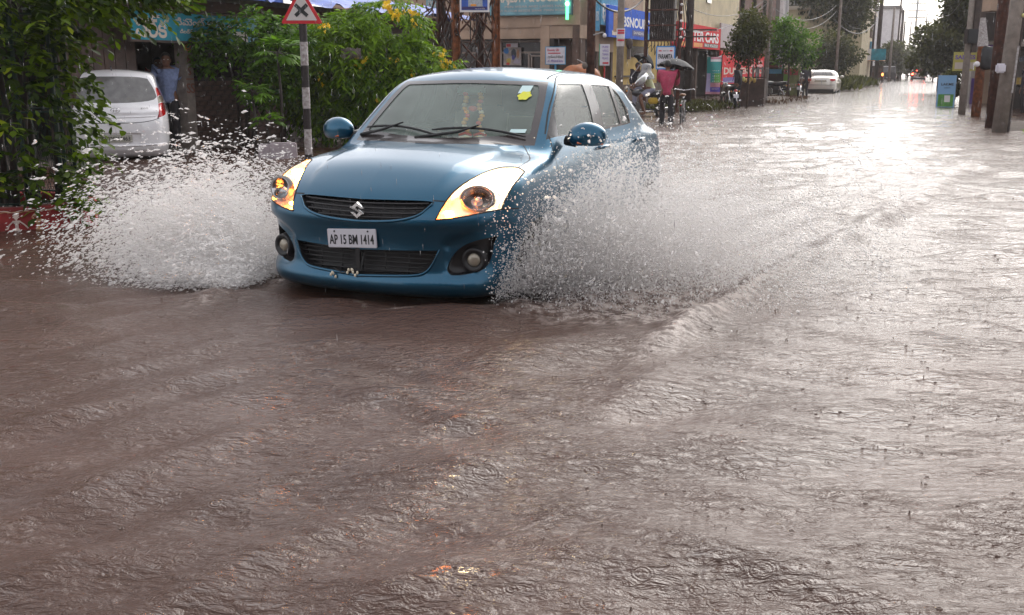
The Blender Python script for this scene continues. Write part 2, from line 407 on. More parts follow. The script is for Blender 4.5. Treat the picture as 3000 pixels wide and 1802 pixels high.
def half_grid(sdf,xa=1.15,za=.62,na=130,nc=46,nt=90,th0=-1.1,press=None):
    """grid over the y>=0 half: rows run front cap -> axis -> rear cap, columns from bottom over the side to the top centre"""
    th=np.linspace(th0,np.pi/2,nt)     # angle from +y towards +z
    # start exactly below
    rows_O=[];rows_D=[]
    for i in range(nc):
        ph=np.pi/2*(1-i/nc)   # elevation toward +x
        ph=max(ph,1e-4)
        rows_O.append(np.array([xa,0,za]));
        rows_D.append((np.sin(ph),np.cos(ph)))
    for i in range(na+1):
        rows_O.append(np.array([xa-2*xa*i/na,0,za]));rows_D.append((0.,1.))
    for i in range(1,nc+1):
        ph=np.pi/2*i/nc; ph=min(ph,np.pi/2-1e-4)
        rows_O.append(np.array([-xa,0,za]));rows_D.append((-np.sin(ph),np.cos(ph)))
    th=np.linspace(-np.pi/2,np.pi/2,nt)
    O=np.stack(rows_O)[:,None,:]*np.ones((1,nt,1))
    D=np.zeros_like(O)
    sx=np.array([d[0] for d in rows_D])[:,None];cx=np.array([d[1] for d in rows_D])[:,None]
    D[...,0]=sx;D[...,1]=cx*np.cos(th);D[...,2]=cx*np.sin(th)
    P=march(O,D,sdf)
    if press: P=press(P)
    P[:,0,1]=0;P[:,-1,1]=0
    return P

def poly_sd(p,poly):
    """signed distance to a polygon, positive inside"""
    d=np.full(len(p),9.);ins=np.zeros(len(p),bool)
    for a,b in zip(poly,np.roll(poly,-1,0)):
        e=b-a;w=p-a;t=np.clip((w@e)/(e@e),0,1);d=np.minimum(d,np.linalg.norm(w-t[:,None]*e,axis=1))
        c=((a[1]<=p[:,1])&(b[1]>p[:,1]))|((b[1]<=p[:,1])&(a[1]>p[:,1]))
        with np.errstate(divide='ignore',invalid='ignore'): ins^=c&(p[:,0]<a[0]+(p[:,1]-a[1])*(b[0]-a[0])/(b[1]-a[1]))
    return np.where(ins,d,-d)
def sstep(x): x=np.clip(x,0,1);return x*x*(3-2*x)
WING=np.array([(.515,.50),(.534,.538),(.569,.566),(.622,.591),(.685,.614),(.746,.632),(.80,.645),(.835,.65),(.85,.50),(.82,.36),(.72,.325),(.57,.322),(.515,.35),(.505,.42)])
def hero_press(P):
    """soft pressings: fog-lamp wing and bonnet crease"""
    S=P.shape;Q=P.reshape(-1,3).copy()
    f=(Q[:,0]>1.45)&(Q[:,2]<.75)
    q=Q[f];sd=poly_sd(q[:,1:],WING)
    k=.03*sstep((sd+.004)/np.where(q[:,2]>.5,.018,.05))
    q[:,0]-=k*.9;q[:,1]-=k*.35*np.clip(q[:,1]/.8,0,1);Q[f]=q
    h=(Q[:,0]>.9)&(Q[:,0]<1.9)&(Q[:,2]>.75)
    q=Q[h];yc=np.interp(q[:,0],[.92,1.01,1.29,1.6,1.9],[.61,.545,.526,.487,.44])
    q[:,2]+=.012*sstep((yc-q[:,1])/.035)*sstep((1.88-q[:,0])/.25)*sstep((q[:,0]-.9)/.1);Q[h]=q
    return Q.reshape(S)
def hero_sdf(P): return car_sdf(P, HERO)
FEAT = {
 'headlight': [(1.917, 0.486, 0.674), (1.885, 0.504, 0.73), (1.831, 0.519, 0.784), (1.774, 0.536, 0.827), (1.705, 0.561, 0.862), (1.632, 0.592, 0.89), (1.542, 0.626, 0.917), (1.453, 0.657, 0.933), (1.405, 0.682, 0.938), (1.368, 0.725, 0.937), (1.351, 0.756, 0.934), (1.361, 0.785, 0.923), (1.358, 0.803, 0.912), (1.452, 0.812, 0.886), (1.547, 0.811, 0.85), (1.614, 0.808, 0.811), (1.66, 0.803, 0.771), (1.694, 0.8, 0.725), (1.774, 0.749, 0.715), (1.845, 0.66, 0.697), (1.892, 0.561, 0.681)],
 'fog': [(1.882, 0.539, 0.381), (1.877, 0.548, 0.409), (1.867, 0.571, 0.458), (1.851, 0.61, 0.504), (1.833, 0.655, 0.532), (1.801, 0.708, 0.551), (1.755, 0.755, 0.561), (1.706, 0.788, 0.567), (1.725, 0.772, 0.53), (1.73, 0.766, 0.474), (1.742, 0.756, 0.422), (1.763, 0.739, 0.389), (1.793, 0.711, 0.368), (1.824, 0.672, 0.356), (1.861, 0.605, 0.347), (1.878, 0.563, 0.347), (1.881, 0.546, 0.364)],
 'grille': [(1.913, -0.04, 0.768), (1.899, 0.202, 0.772), (1.864, 0.433, 0.773), (1.867, 0.455, 0.764), (1.897, 0.43, 0.738), (1.931, 0.392, 0.697), (1.954, 0.301, 0.667), (1.967, 0.167, 0.651), (1.976, -0.04, 0.647)],
 'intake': [(1.948, -0.04, 0.474), (1.894, 0.485, 0.492), (1.904, 0.454, 0.413), (1.913, 0.424, 0.375), (1.924, 0.387, 0.351), (1.942, 0.278, 0.343), (1.967, -0.04, 0.328)],
 'fglass': [(0.335, 0.615, 1.41), (-0.088, 0.645, 1.405), (-0.097, 0.684, 1.306), (-0.084, 0.718, 1.216), (-0.036, 0.76, 1.106), (-0.072, 0.768, 1.083), (0.673, 0.755, 1.086), (0.613, 0.7, 1.209), (0.519, 0.667, 1.289)],
 'rglass': [(-0.274, 0.648, 1.398), (-0.673, 0.654, 1.384), (-0.672, 0.707, 1.246), (-0.648, 0.762, 1.099), (-0.245, 0.764, 1.096), (-0.286, 0.729, 1.187), (-0.291, 0.687, 1.297)],
 'qglass': [(-0.741, 0.662, 1.364), (-0.848, 0.683, 1.306), (-0.903, 0.714, 1.225), (-0.903, 0.757, 1.111), (-0.833, 0.764, 1.095), (-0.697, 0.761, 1.102), (-0.747, 0.713, 1.229)],
 'dlo': [(0.314, 0.595, 1.426), (-0.146, 0.636, 1.422), (-0.291, 0.642, 1.411), (-0.703, 0.649, 1.392), (-0.787, 0.662, 1.363), (-0.891, 0.69, 1.286), (-0.96, 0.722, 1.199), (-0.92, 0.762, 1.096), (-0.792, 0.767, 1.088), (-0.139, 0.771, 1.075), (0.677, 0.756, 1.082), (0.81, 0.723, 1.066), (0.581, 0.666, 1.251)],
}
# ------------------------------------------------------------------ car bodies: smooth implicit shells, cut along their shut lines
def half_mesh(sdf, **k):
    P = half_grid(sdf, **k); n, m, _ = P.shape
    i = np.arange(n-1)[:, None]*m+np.arange(m-1)[None]
    q = np.stack([i, i+1, i+m+1, i+m], -1).reshape(-1, 4)[:, ::-1]
    me = bpy.data.meshes.new('h'); me.from_pydata(P.reshape(-1, 3).tolist(), [], q.tolist())
    bm = bmesh.new(); bm.from_mesh(me); bpy.data.meshes.remove(me)
    bmesh.ops.remove_doubles(bm, verts=bm.verts, dist=1e-5)
    bm.normal_update()
    lay = bm.faces.layers.int.new('tag')
    return bm, lay
def frame_of(P, d=None):
    P = np.array(P, float)
    if d is None:
        n = np.zeros(3)
        for a, b in zip(P, np.roll(P, -1, 0)): n += np.cross(a, b)
        d = n
    d = np.array(d, float); d /= np.linalg.norm(d)
    up = np.array([0, 0, 1.]) if abs(d[2]) < .9 else np.array([1., 0, 0])
    u = np.cross(up, d); u /= np.linalg.norm(u); v = np.cross(d, u)
    return d, u, v
def in_poly(pts, poly):
    x, y = pts[:, 0], pts[:, 1]; r = np.zeros(len(pts), bool)
    for (x1, y1), (x2, y2) in zip(poly, np.roll(poly, -1, 0)):
        c = (y1 > y) != (y2 > y)
        with np.errstate(divide='ignore', invalid='ignore'):
            r ^= c & (x < (x2-x1)*(y-y1)/(y2-y1)+x1)
    return r
def cut(bm, lay, P, code, d=None, over=(0,), smooth=2, pick=None, corner=50):
    """cut the shell along outline P (points on it), seen along d, and give the faces inside the tag code"""
    if d is None:
        d = frame_of(P)[0]
        if np.dot(d, np.mean(np.array(P), 0)-np.array([0, 0, .7])) < 0: d = -d
    d, u, v = frame_of(P, d)
    if np.dot(frame_of(P)[0], d) < 0: P = P[::-1]
    P = np.array(chaikin(P, smooth, True, corner) if smooth else P)
    Q = np.stack([P@u, P@v], 1); lo, hi = Q.min(0)-.03, Q.max(0)+.03
    dv = Vector(d)
    cand = []
    for f in bm.faces:
        if f.normal.dot(dv) < .05: continue
        if pick and not pick(f.calc_center_median()): continue
        c = f.calc_center_median(); a, b = c.dot(Vector(u)), c.dot(Vector(v))
        if lo[0] < a < hi[0] and lo[1] < b < hi[1]: cand.append(f)
    cand = set(cand); U, V = Vector(u), Vector(v)
    def xy(f): return [(q.co.dot(U), q.co.dot(V)) for q in f.verts]
    cache = {f: xy(f) for f in cand}
    for i in range(len(P)):
        a3 = P[i]; a, b = Q[i], Q[(i+1) % len(P)]
        e = b-a; L = np.linalg.norm(e)
        if L < 1e-6: continue
        e /= L; nn = np.array([-e[1], e[0]]); ex, ey, ax, ay = float(e[0]), float(e[1]), float(a[0]), float(a[1])
        x0, x1 = min(ax, float(b[0]))-1e-4, max(ax, float(b[0]))+1e-4; y0, y1 = min(ay, float(b[1]))-1e-4, max(ay, float(b[1]))+1e-4
        sel = []
        for f, pp in cache.items():
            if all(q[0] < x0 for q in pp) or all(q[0] > x1 for q in pp) or all(q[1] < y0 for q in pp) or all(q[1] > y1 for q in pp): continue
            t = [(q[1]-ay)*ex-(q[0]-ax)*ey for q in pp]
            if min(t) < 0 < max(t): sel.append(f)
        if not sel: continue
        geo = set(sel)
        for f in sel: geo.update(f.edges); geo.update(f.verts); del cache[f]
        r = bmesh.ops.bisect_plane(bm, geom=list(geo), dist=1e-6, plane_co=Vector(a3), plane_no=Vector(u*nn[0]+v*nn[1]))
        for g in r['geom']:
            if isinstance(g, bmesh.types.BMFace): cache[g] = xy(g)
        for f in sel:
            if f.is_valid: cache[f] = xy(f)
    cand = list(cache)
    fs = [f for f in cand if f.is_valid]
    if not fs: return []
    cc = [f.calc_center_median() for f in fs]
    ins = in_poly(np.array([[c.dot(U), c.dot(V)] for c in cc]), Q)
    res = []
    for f, k in zip(fs, ins):
        if k and f[lay] in over: f[lay] = code; res.append(f)
    return res
def strip(bm, lay, pts, wid, code, d, over=(0,), it=2, pick=None):
    """a narrow shut line along an open polyline"""
    d, u, v = frame_of(pts, d)
    P = np.array(chaikin(pts, it, False)); T = np.gradient(P, axis=0)
    N = np.cross(np.tile(d, (len(P), 1)), T); N /= np.linalg.norm(N, axis=1)[:, None]
    return cut(bm, lay, list(P+N*wid/2)+list((P-N*wid/2)[::-1]), code, d, over, 0, pick)
def region(bm, lay, codes, mirror='both', flip=None):
    """vertices and faces of the tagged half; mirror: 'both' halves welded, 'L' this half, 'R' mirrored half"""
    codes = codes if isinstance(codes, (set, tuple, list)) else (codes,)
    V = {}; vs = []; fs = []
    for f in bm.faces:
        if f[lay] in codes:
            ix = []
            for q in f.verts:
                if q not in V: V[q] = len(vs); vs.append(tuple(q.co))
                ix.append(V[q])
            fs.append(tuple(ix))
    vm = [(x, -y, z) for x, y, z in vs]; fm = [f[::-1] for f in fs]
    if mirror == 'L': return vs, fs
    if mirror == 'R': return vm, fm
    n = len(vs); return vs+vm, fs+[tuple(i+n for i in f) for f in fm]
def skin(name, vf, m, parent, thick=0., weld=True, fmat=None, **kw):
    me = bpy.data.meshes.new(name); me.from_pydata(vf[0], [], vf[1])
    if fmat: me.polygons.foreach_set('material_index', np.array(fmat, dtype=np.int32))
    bm = bmesh.new(); bm.from_mesh(me)
    if weld: bmesh.ops.remove_doubles(bm, verts=bm.verts, dist=4e-5)
    if thick:
        bmesh.ops.solidify(bm, geom=bm.faces[:], thickness=thick)
    bm.to_mesh(me); bm.free()
    return finish(name, me, m, parent, True, **kw)
def recess(name, vf, off, m, parent, shrink=1., floor=True, **kw):
    """pocket behind a cut opening: walls and a floor pushed in by off"""
    me = bpy.data.meshes.new(name); me.from_pydata(vf[0], [], vf[1])
    bm = bmesh.new(); bm.from_mesh(me); bmesh.ops.remove_doubles(bm, verts=bm.verts, dist=4e-5)
    bm.verts.index_update(); n = len(bm.verts)
    c = sum((q.co for q in bm.verts), Vector())/n
    A = [tuple(q.co) for q in bm.verts]; B = [tuple(c+(q.co-c)*shrink+Vector(off)) for q in bm.verts]
    fl = [tuple(q.index+n for q in f.verts) for f in bm.faces] if floor else []
    for e in bm.edges:
        if len(e.link_loops) == 1:
            l = e.link_loops[0]; i, j = l.vert.index, l.link_loop_next.vert.index
            fl.append((i, j, j+n, i+n))
    bm.free(); bpy.data.meshes.remove(me)
    me = bpy.data.meshes.new(name); me.from_pydata(A+B, [], fl)
    bm = bmesh.new(); bm.from_mesh(me)
    bmesh.ops.delete(bm, geom=[q for q in bm.verts if not q.link_faces], context='VERTS'); bm.to_mesh(me); bm.free()
    o = finish(name, me, m, parent, 'auto', **kw)
    return o
def sdf_y(sdf, x, z): 
    p = np.zeros((1, 3)); p[0, 0] = x; p[0, 2] = z
    return march(np.array([[x, 0, z]]), np.array([[0, 1., 0]]), sdf, 1.5)[0][1]
def sdf_x(sdf, y, z):
    return march(np.array([[.5, y, z]]), np.array([[1., 0, 0]]), sdf, 3)[0][0]
def mirror_pts(P): return [(x, -y, z) for x, y, z in P]

M_paint = mat('metallic blue paint', (.0035, .078, .145), .34, .78, coat=.8, noise=.10, nscale=350, detail=1)
def wet_beads(m, s=150, k=.22):
    t = m.node_tree; b = t.nodes['Principled BSDF']; tc = t.nodes.new('ShaderNodeTexCoord'); v = t.nodes.new('ShaderNodeTexVoronoi'); v.inputs['Scale'].default_value = s; v.inputs['Randomness'].default_value = 1
    t.links.new(tc.outputs['Object'], v.inputs['Vector']); n = t.nodes.new('ShaderNodeTexNoise'); n.inputs['Scale'].default_value = 6; t.links.new(tc.outputs['Object'], n.inputs['Vector'])
    mr = t.nodes.new('ShaderNodeMapRange'); mr.inputs[1].default_value = .32; mr.inputs[2].default_value = .05; t.links.new(v.outputs['Distance'], mr.inputs[0])
    mu = t.nodes.new('ShaderNodeMath'); mu.operation = 'MULTIPLY'; t.links.new(mr.outputs[0], mu.inputs[0]); t.links.new(n.outputs[0], mu.inputs[1])
    bp = t.nodes.new('ShaderNodeBump'); bp.inputs['Strength'].default_value = k; bp.inputs['Distance'].default_value = .0022; t.links.new(mu.outputs[0], bp.inputs['Height']); t.links.new(bp.outputs[0], b.inputs['Coat Normal'])
wet_beads(M_paint)
M_blackplastic = mat('black plastic', (.012, .011, .012), .45)
M_gap = mat('gap shade and seal black', (.006, .006, .007), .7)  # black stands for the shade in panel gaps; real rubber on the seals
M_trim = mat('dark window trim', (.02, .017, .018), .22, coat=.3)
M_frit = mat('windscreen border', (.03, .022, .022), .25, coat=.5)
M_rubber = mat('tyre rubber', (.012, .012, .012), .8, bump=.2)
M_chrome = mat('chrome', (.82, .82, .82), .12, 1.)
M_reflector = mat('lamp reflector', (.88, .88, .88), .22, .55)
M_bowl = mat('lamp bowl chrome', (.50, .49, .48), .16, 1.)
M_alloy = mat('wheel alloy', (.45, .45, .46), .3, .9)
M_glass = clear_mat('wet windscreen glass with painted sheen', (.80, .90, .84), .03, .17, (.66, .80, .71), 3.2, .25)  # pale film paints sky sheen into the glass along with wet mist
M_sideglass = clear_mat('wet side glass', (.74, .86, .79), .04, .10, (.5, .62, .54), 9., .35)
M_lens = clear_mat('clear lamp lens', (.95, .95, .95), .01)
M_seat = mat('grey seat cloth', (.16, .15, .13), .9)
M_dash = mat('dashboard plastic', (.05, .045, .042), .6)
M_plate = mat('number plate white', (.62, .60, .64), .35)
M_ink = mat('black lettering', (.012, .012, .014), .5)
M_amber = mat('lit amber bulb', (1, .5, .1), .4, emit=(1., .36, .06), estr=110)
M_pale = mat('lit pale bulb', (1, .8, .4), .4, emit=(1., .72, .36), estr=150)
M_amber2 = mat('amber glow', (1, .5, .1), .4, emit=(1., .22, .025), estr=75)
M_redlens = mat('red lamp lens', (.45, .008, .012), .12, coat=1.)
M_foglens = mat('fog lamp glass', (.30, .26, .20), .2, .3, coat=.6)

def wheel(parent, loc, r=.29, w=.18, side=1):
    t = MB(); s = side
    Mx = Matrix.Translation(loc) @ Matrix.Rotation(-s*PI/2, 4, 'X')
    t.lathe([(r*.64, -w/2), (r*.93, -w/2), (r, -w*.32), (r, w*.32), (r*.93, w/2), (r*.64, w/2)], 28, Mx)
    ty = t.build('tyre', M_rubber, None, 'auto')
    wh = MB().lathe([(r*.66, -w*.4), (r*.66, w*.42), (r*.60, w*.45), (r*.56, w*.2), (.03, w*.2)], 24, Mx)
    for k in range(5):
        a = 2*PI*k/5
        wh.at(Mx @ Matrix.Rotation(a, 4, 'Z')).bevbox((r*.32, 0, w*.3), (r*.6, .05, .03), .008)
    wh.at(Matrix())
    rim = wh.build('wheel', M_alloy, parent, 'auto'); ty.parent = rim
    return rim

def hero_car():
    car = thing('car', 'blue saloon car driving through flood water with hazard lamps lit', 'car', (-.119, 7.761, -.15), -1.9808)
    sdf = lambda P: hero_sdf(P)
    bm, lay = half_mesh(sdf, na=110, nc=56, nt=104, press=hero_press)
    HL, GR, IN, FOG, WS, WSG, DLO, FG, RG, QG, GAP, HOOD, FD, RD, BUMP, RW, TAIL, ARCH, BOOT, RBUMP = range(1, 21)
    F = FEAT
    front = lambda c: c.x > 1.1
    cut(bm, lay, F['headlight'], HL, pick=front)
    cut(bm, lay, F['grille'], GR, (1, 0, .35), pick=lambda c: c.x > 1.7)
    cut(bm, lay, F['intake'], IN, (1, 0, 0), pick=lambda c: c.x > 1.7)
    cut(bm, lay, F['fog'], FOG, pick=front)
    # windscreen: opening to the black border, then the clear part
    wsc = [(.44, -.04, 1.452), (.43, .2, 1.447), (.40, .4, 1.44), (.35, .555, 1.43), (.44, .578, 1.37), (.54, .605, 1.30), (.71, .64, 1.164), (.885, .672, 1.037), (1.04, .32, 1.045), (1.15, -.04, 1.05)]
    d = (.55, 0, .83)
    g = [(.475, -.04, 1.428), (.47, .2, 1.423), (.44, .40, 1.412), (.41, .50, 1.402), (.43, .525, 1.38), (.55, .557, 1.29), (.71, .592, 1.155), (.80, .612, 1.085), (.95, .3, 1.095), (1.03, -.04, 1.10)]
    cut(bm, lay, wsc, WS, d, pick=lambda c: .1 < c.x < 1.3 and c.z > .95, corner=40)
    cut(bm, lay, g, WSG, d, over=(WS,), pick=lambda c: .1 < c.x < 1.3 and c.z > .95, corner=40)
    side = (0, 1, .25); up = lambda c: c.z > .95
    cut(bm, lay, F['dlo'], DLO, side, pick=up, corner=30)
    cut(bm, lay, F['fglass'], FG, side, over=(DLO,), pick=up, corner=25)
    cut(bm, lay, F['rglass'], RG, side, over=(DLO,), pick=up, corner=25)
    cut(bm, lay, F['qglass'], QG, side, over=(DLO,), pick=up, corner=25)
    rw = [(-1.0, -.04, 1.42), (-1.0, .38, 1.41), (-1.02, .47, 1.38), (-1.3, .56, 1.2), (-1.36, .575, 1.15), (-1.45, .4, 1.14), (-1.5, -.04, 1.14)]
    cut(bm, lay, rw, RW, (-.6, 0, .8), pick=lambda c: c.x < -.8 and c.z > 1.05)
    tl = [(-1.66, .80, 1.0), (-1.86, .72, 1.0), (-1.95, .6, .985), (-1.97, .6, .86), (-1.93, .72, .80), (-1.80, .80, .82)]
    cut(bm, lay, tl, TAIL, (-.7, .7, .1), pick=lambda c: c.x < -1.3)
    for cx, k in ((1.235, 1), (-1.2, -1)):
        arc = [(cx+.335*math.cos(a), .84, .29+.335*math.sin(a)) for a in np.linspace(0, 2*PI, 40, endpoint=False)]
        cut(bm, lay, arc, ARCH, (0, 1, 0), smooth=0, pick=lambda c: c.z < .8)
    # shut lines: black strips paint the shade of the panel gaps
    hl = F['headlight']
    s1 = [(1.351, .756, .934), (1.25, .755, .948), (1.158, .747, .959), (1.104, .734, .966), (1.007, .684, .982), (.928, .629, 1.015), (.90, .59, 1.03)]
    strip(bm, lay, s1, .007, GAP, (.2, .35, .9), pick=lambda c: c.z > .85)
    strip(bm, lay, [(1.862, .44, .776), (1.842, .53, .772)], .009, GAP, (1, .2, .3))
    strip(bm, lay, [(1.69, .80, .724), (1.62, .83, .72), (1.545, .845, .715)], .007, GAP, (.3, 1, 0))
    fd = [(.775, .69, 1.09), (.86, .84, .95), (.885, .85, .75), (.86, .85, .5), (.78, .85, .32)]
    strip(bm, lay, fd, .007, GAP, (0, 1, 0), over=(0, DLO))
    strip(bm, lay, [(-.25, .75, 1.07), (-.23, .84, .9), (-.22, .85, .6), (-.24, .85, .3)], .007, GAP, (0, 1, 0))
    strip(bm, lay, [(-1.06, .76, 1.07), (-1.10, .84, .92), (-1.06, .85, .75), (-.9, .85, .6)], .007, GAP, (0, 1, 0))
    roofcut = [(.775, .69, 1.09), (.627, .649, 1.213), (.518, .623, 1.289), (.33, .573, 1.405), (.262, .557, 1.434), (.179, .543, 1.458), (.075, .54, 1.47), (-.056, .546, 1.474), (-.281, .549, 1.473), (-.525, .56, 1.455), (-.78, .56, 1.42), (-.95, .60, 1.34), (-1.05, .66, 1.22), (-1.06, .72, 1.1)]
    strip(bm, lay, roofcut, .008, GAP, (0, .8, .6), over=(0,), pick=up)
    strip(bm, lay, [(.31, .525, 1.425), (.25, .515, 1.445), (.1, .505, 1.468), (-.3, .505, 1.487), (-.8, .5, 1.45)], .014, GAP, (0, .25, 1), pick=up)
    # hood panel and doors
    hood = [(1.905, -.04, .78), (1.9, .2, .78), (1.866, .43, .78), (1.848, .515, .776)]+[hl[k] for k in range(2, 11)]+s1[1:]+[(1.03, .32, 1.033), (1.15, -.04, 1.034)]
    cut(bm, lay, hood, HOOD, (.25, 0, 1), smooth=0, pick=lambda c: c.x > .85 and c.z > .7)
    for f in bm.faces:
        if f[lay]: continue
        c = f.calc_center_median()
        if c.z < 1.12 and c.y > .6 and c.z > .3:
            t = np.interp(c.z, [.32, .5, .75, .95, 1.09], [.78, .86, .885, .86, .775])
            t2 = np.interp(c.z, [.3, .6, .9, 1.07], [-.24, -.22, -.23, -.25])
            t3 = np.interp(c.z, [.3, .6, .75, .92, 1.07], [-.75, -.9, -1.06, -1.10, -1.06])
            if t2 < c.x < t: f[lay] = FD
            elif t3 < c.x < t2: f[lay] = RD
        if (c.x > 1.545 and c.z < .72) or (c.x > 1.84 and c.z < .776): f[lay] = BUMP
    # wing over the fog lamp and lips: press the shell in softly
    g3 = lambda k, w='both': region(bm, lay, k, w)
    fm = [1 if f[lay] == GAP else 0 for f in bm.faces if f[lay] in (0, GAP)]*2
    body = skin('body', g3((0, GAP)), [M_paint, M_gap], car, fmat=fm)
    skin('hood', g3(HOOD), M_paint, car); skin('bumper', g3(BUMP), M_paint, car)
    doors = {}
    for w in 'LR':
        a = skin('front_door', g3(FD, w), M_paint, car); b = skin('rear_door', g3(RD, w), M_paint, car)
        doors[w] = (a, b)
        tr = skin('window_surround', g3(DLO, w), M_trim, car)
        for code, nm in ((FG, 'front_window'), (RG, 'rear_window'), (QG, 'quarter_window')):
            vf = g3(code, w)
            off = .006*(1 if w == 'L' else -1)
            skin(nm, ([(x, y-off, z) for x, y, z in vf[0]], vf[1]), M_sideglass, car)
            recess('window_seal', vf, (0, -off*4, 0), M_gap, tr, 1., False)
        skin('tail_lamp', g3(TAIL, w), M_redlens, car)
        recess('wheel_arch', g3(ARCH, w), (0, -.26 if w == 'L' else .26, 0), M_blackplastic, car)
    skin('windscreen_border', g3(WS), M_frit, car)
    vf = g3(WSG); skin('windscreen', ([(x-.004, y, z-.004) for x, y, z in vf[0]], vf[1]), M_glass, car)
    skin('back_window', g3(RW), M_sideglass, car)
    # head lamps
    for w, s in (('L', 1), ('R', -1)):
        vf = g3(HL, w)
        lens = skin('headlight', vf, M_lens, car)
        recess('reflector', vf, (-.05, -.035*s, -.01), M_reflector, lens, .93)
        rimv = chaikin(FEAT['headlight'], 2); rimv = [(x+.001, (y+.001)*s, z) for x, y, z in rimv]
        MB().tube(rimv+[rimv[0]], .0045, 6).build('lamp_seal', M_gap, lens, True)
        q = MB()   # projector bowl
        c = Vector((1.738, .672*s, .785)); ax = Vector((.93, .32*s, .12)).normalized()
        Mq = Matrix.Translation(c) @ ax.to_track_quat('Z', 'Y').to_matrix().to_4x4() @ Matrix.Diagonal((1.15, .85, 1, 1))
        q.lathe([(.012, -.045), (.04, -.03), (.062, .0), (.074, .03), (.079, .036), (.084, .03)], 28, Mq)
        q.build('lamp_bowl', M_bowl, lens, True)
        q = MB().lathe([(.079, .034), (.088, .036), (.09, .0)], 28, Mq); q.build('bowl_ring', mat('lamp ring', (.2, .19, .18), .3, .6), lens, True)
        b = MB().lathe([(.001, .012), (.016, .01), (.02, -.01), (.02, -.03)], 12, Mq); b.build('bulb_cap', M_chrome, lens, True)
        b = MB().ball((1.545, .70*s, .868), (.055, .035, .022), 14, 8); b.build('indicator_bulb', M_pale if s > 0 else M_amber, lens, True)
        b = MB().ball((1.845, .535*s, .708), (.022, .03, .014), 10, 6); b.build('parking_bulb', M_amber2, lens, True)
        # fog lamp pocket
        vf = g3(FOG, w)
        pk = recess('fog_lamp_pocket', vf, (-.05, -.02*s, 0), M_blackplastic, car, .96)
        c = Vector((1.79, .665*s, .432)); Mf = Matrix.Translation(c) @ Vector((1, .22*s, .03)).to_track_quat('Z', 'Y').to_matrix().to_4x4()
        MB().lathe([(.078, -.03), (.07, .008), (.062, .012), (.046, .004), (.039, -.004)], 28, Mf).build('fog_lamp_bezel', M_blackplastic, pk, True)
        MB().lathe([(.039, -.004), (.034, .003), (.024, .007), (.01, .010), (.0005, .0105)], 22, Mf).build('fog_lamp', M_foglens, pk, True)
    # grille: pocket, rim, slats, uprights, emblem
    gr = recess('grille', g3(GR), (-.06, 0, 0), M_blackplastic, car, .98)
    top = [(1.907, 0), (1.90, .2), (1.866, .43)]
    def gx(y, z): return sdf_x(sdf, abs(y), z)
    for z, ww in ((.748, .42), (.722, .40), (.696, .37), (.672, .29)):
        pts = []
        for y in np.linspace(-ww, ww, 25):
            zz = z+.010*(y/.42)**2; pts.append((gx(y, zz)-.012, y, zz))
        b = MB()
        b.tube(pts, .0065, 6); b.build('slat', M_blackplastic, gr, True)
    for y in np.linspace(-.35, .35, 11):
        zl = .655+.05*(abs(y)/.42)**3; pts = [(gx(y, z)-.022, y, z) for z in (zl, .71, .768)]
        MB().tube(pts, .004, 6).build('upright', M_blackplastic, gr, True)
    lip = [(1.880, .452, .765)]+[FEAT['grille'][k] for k in (4, 5, 6, 7)]+[(1.976, 0, .647)]
    lip = chaikin(lip, 2, False); full = [tuple(p) for p in lip]+[(p[0], -p[1], p[2]) for p in lip[::-1][1:]]
    MB().tube([(x+.002, y, z) for x, y, z in full], [.004+.006*math.sin(PI*i/(len(full)-1)) for i in range(len(full))], 8).build('grille_lip', M_paint, car, True)
    # S-shaped emblem: three slanted chrome bars
    S = [[(-.046, .004), (-.004, .045), (.012, .045), (.046, .012), (.024, .012), (.0, .030), (-.018, .014), (.046, -.030), (.04, -.012)], ]
    s1p = [(-.045, .012), (.002, .047), (.046, .012), (.022, .012), (.002, .027), (-.012, .012), (.045, -.022), (.045, -.012), (-.002, -.047), (-.046, -.012), (-.022, -.012), (-.002, -.027), (.012, -.012), (-.045, .022)]
    Me = Matrix.Translation((gx(0, .712)+.004, 0, .712)) @ Matrix(((0, 0, 1, 0), (1, 0, 0, 0), (0, 1, 0, 0), (0, 0, 0, 1))) @ Matrix.Scale(-1, 4, (1, 0, 0)) if False else Matrix.Translation((gx(0, .712)+.002, 0, .710)) @ Matrix(((0, 0, 1, 0), (1, 0, 0, 0), (0, 1, 0, 0), (0, 0, 0, 1)))
    e = MB().prism([(x*1.0, y*1.0) for x, y in s1p], .014, Me)
    e.build('emblem', M_chrome, gr)
    # lower intake
    it = recess('air_intake', g3(IN), (-.07, 0, 0), M_blackplastic, car, .98)
    for z, ww in ((.462, .47), (.435, .455), (.408, .44), (.381, .415), (.356, .36)):
        MB().tube([(gx(y, z)-.025, y, z) for y in np.linspace(-ww, ww, 17)], .005, 5).build('slat', M_blackplastic, it, True)
    for y in (-.3, -.15, 0, .15, .3):
        MB().tube([(gx(y, z)-.032, y, z) for z in (.345, .41, .472)], .005, 5).build('upright', M_blackplastic, it, True)
    lp = chaikin([(1.90, .50, .50), (1.908, .462, .42), (1.914, .43, .372), (1.928, .385, .345), (1.946, .28, .335), (1.971, 0, .322)], 2, False)
    full = [tuple(p) for p in lp]+[(p[0], -p[1], p[2]) for p in lp[::-1][1:]]
    MB().tube([(x+.001, y, z) for x, y, z in full], [.003+.007*math.sin(PI*i/(len(full)-1)) for i in range(len(full))], 8).build('intake_lip', M_paint, car, True)
    # number plate
    pl = thing('number_plate', None, None, (1.966, -.045, .541)); pl.parent = car; pl.rotation_euler = (0, R(-3), PI/2)
    MB().bevbox((0, 0, 0), (.335, .012, .112), .004).build('plate', M_plate, pl, 'auto')
    lettering('AP 15 BM 1414', M_ink, pl, 0, -.0075, -.006, .305, .058, .001, bold=.012)
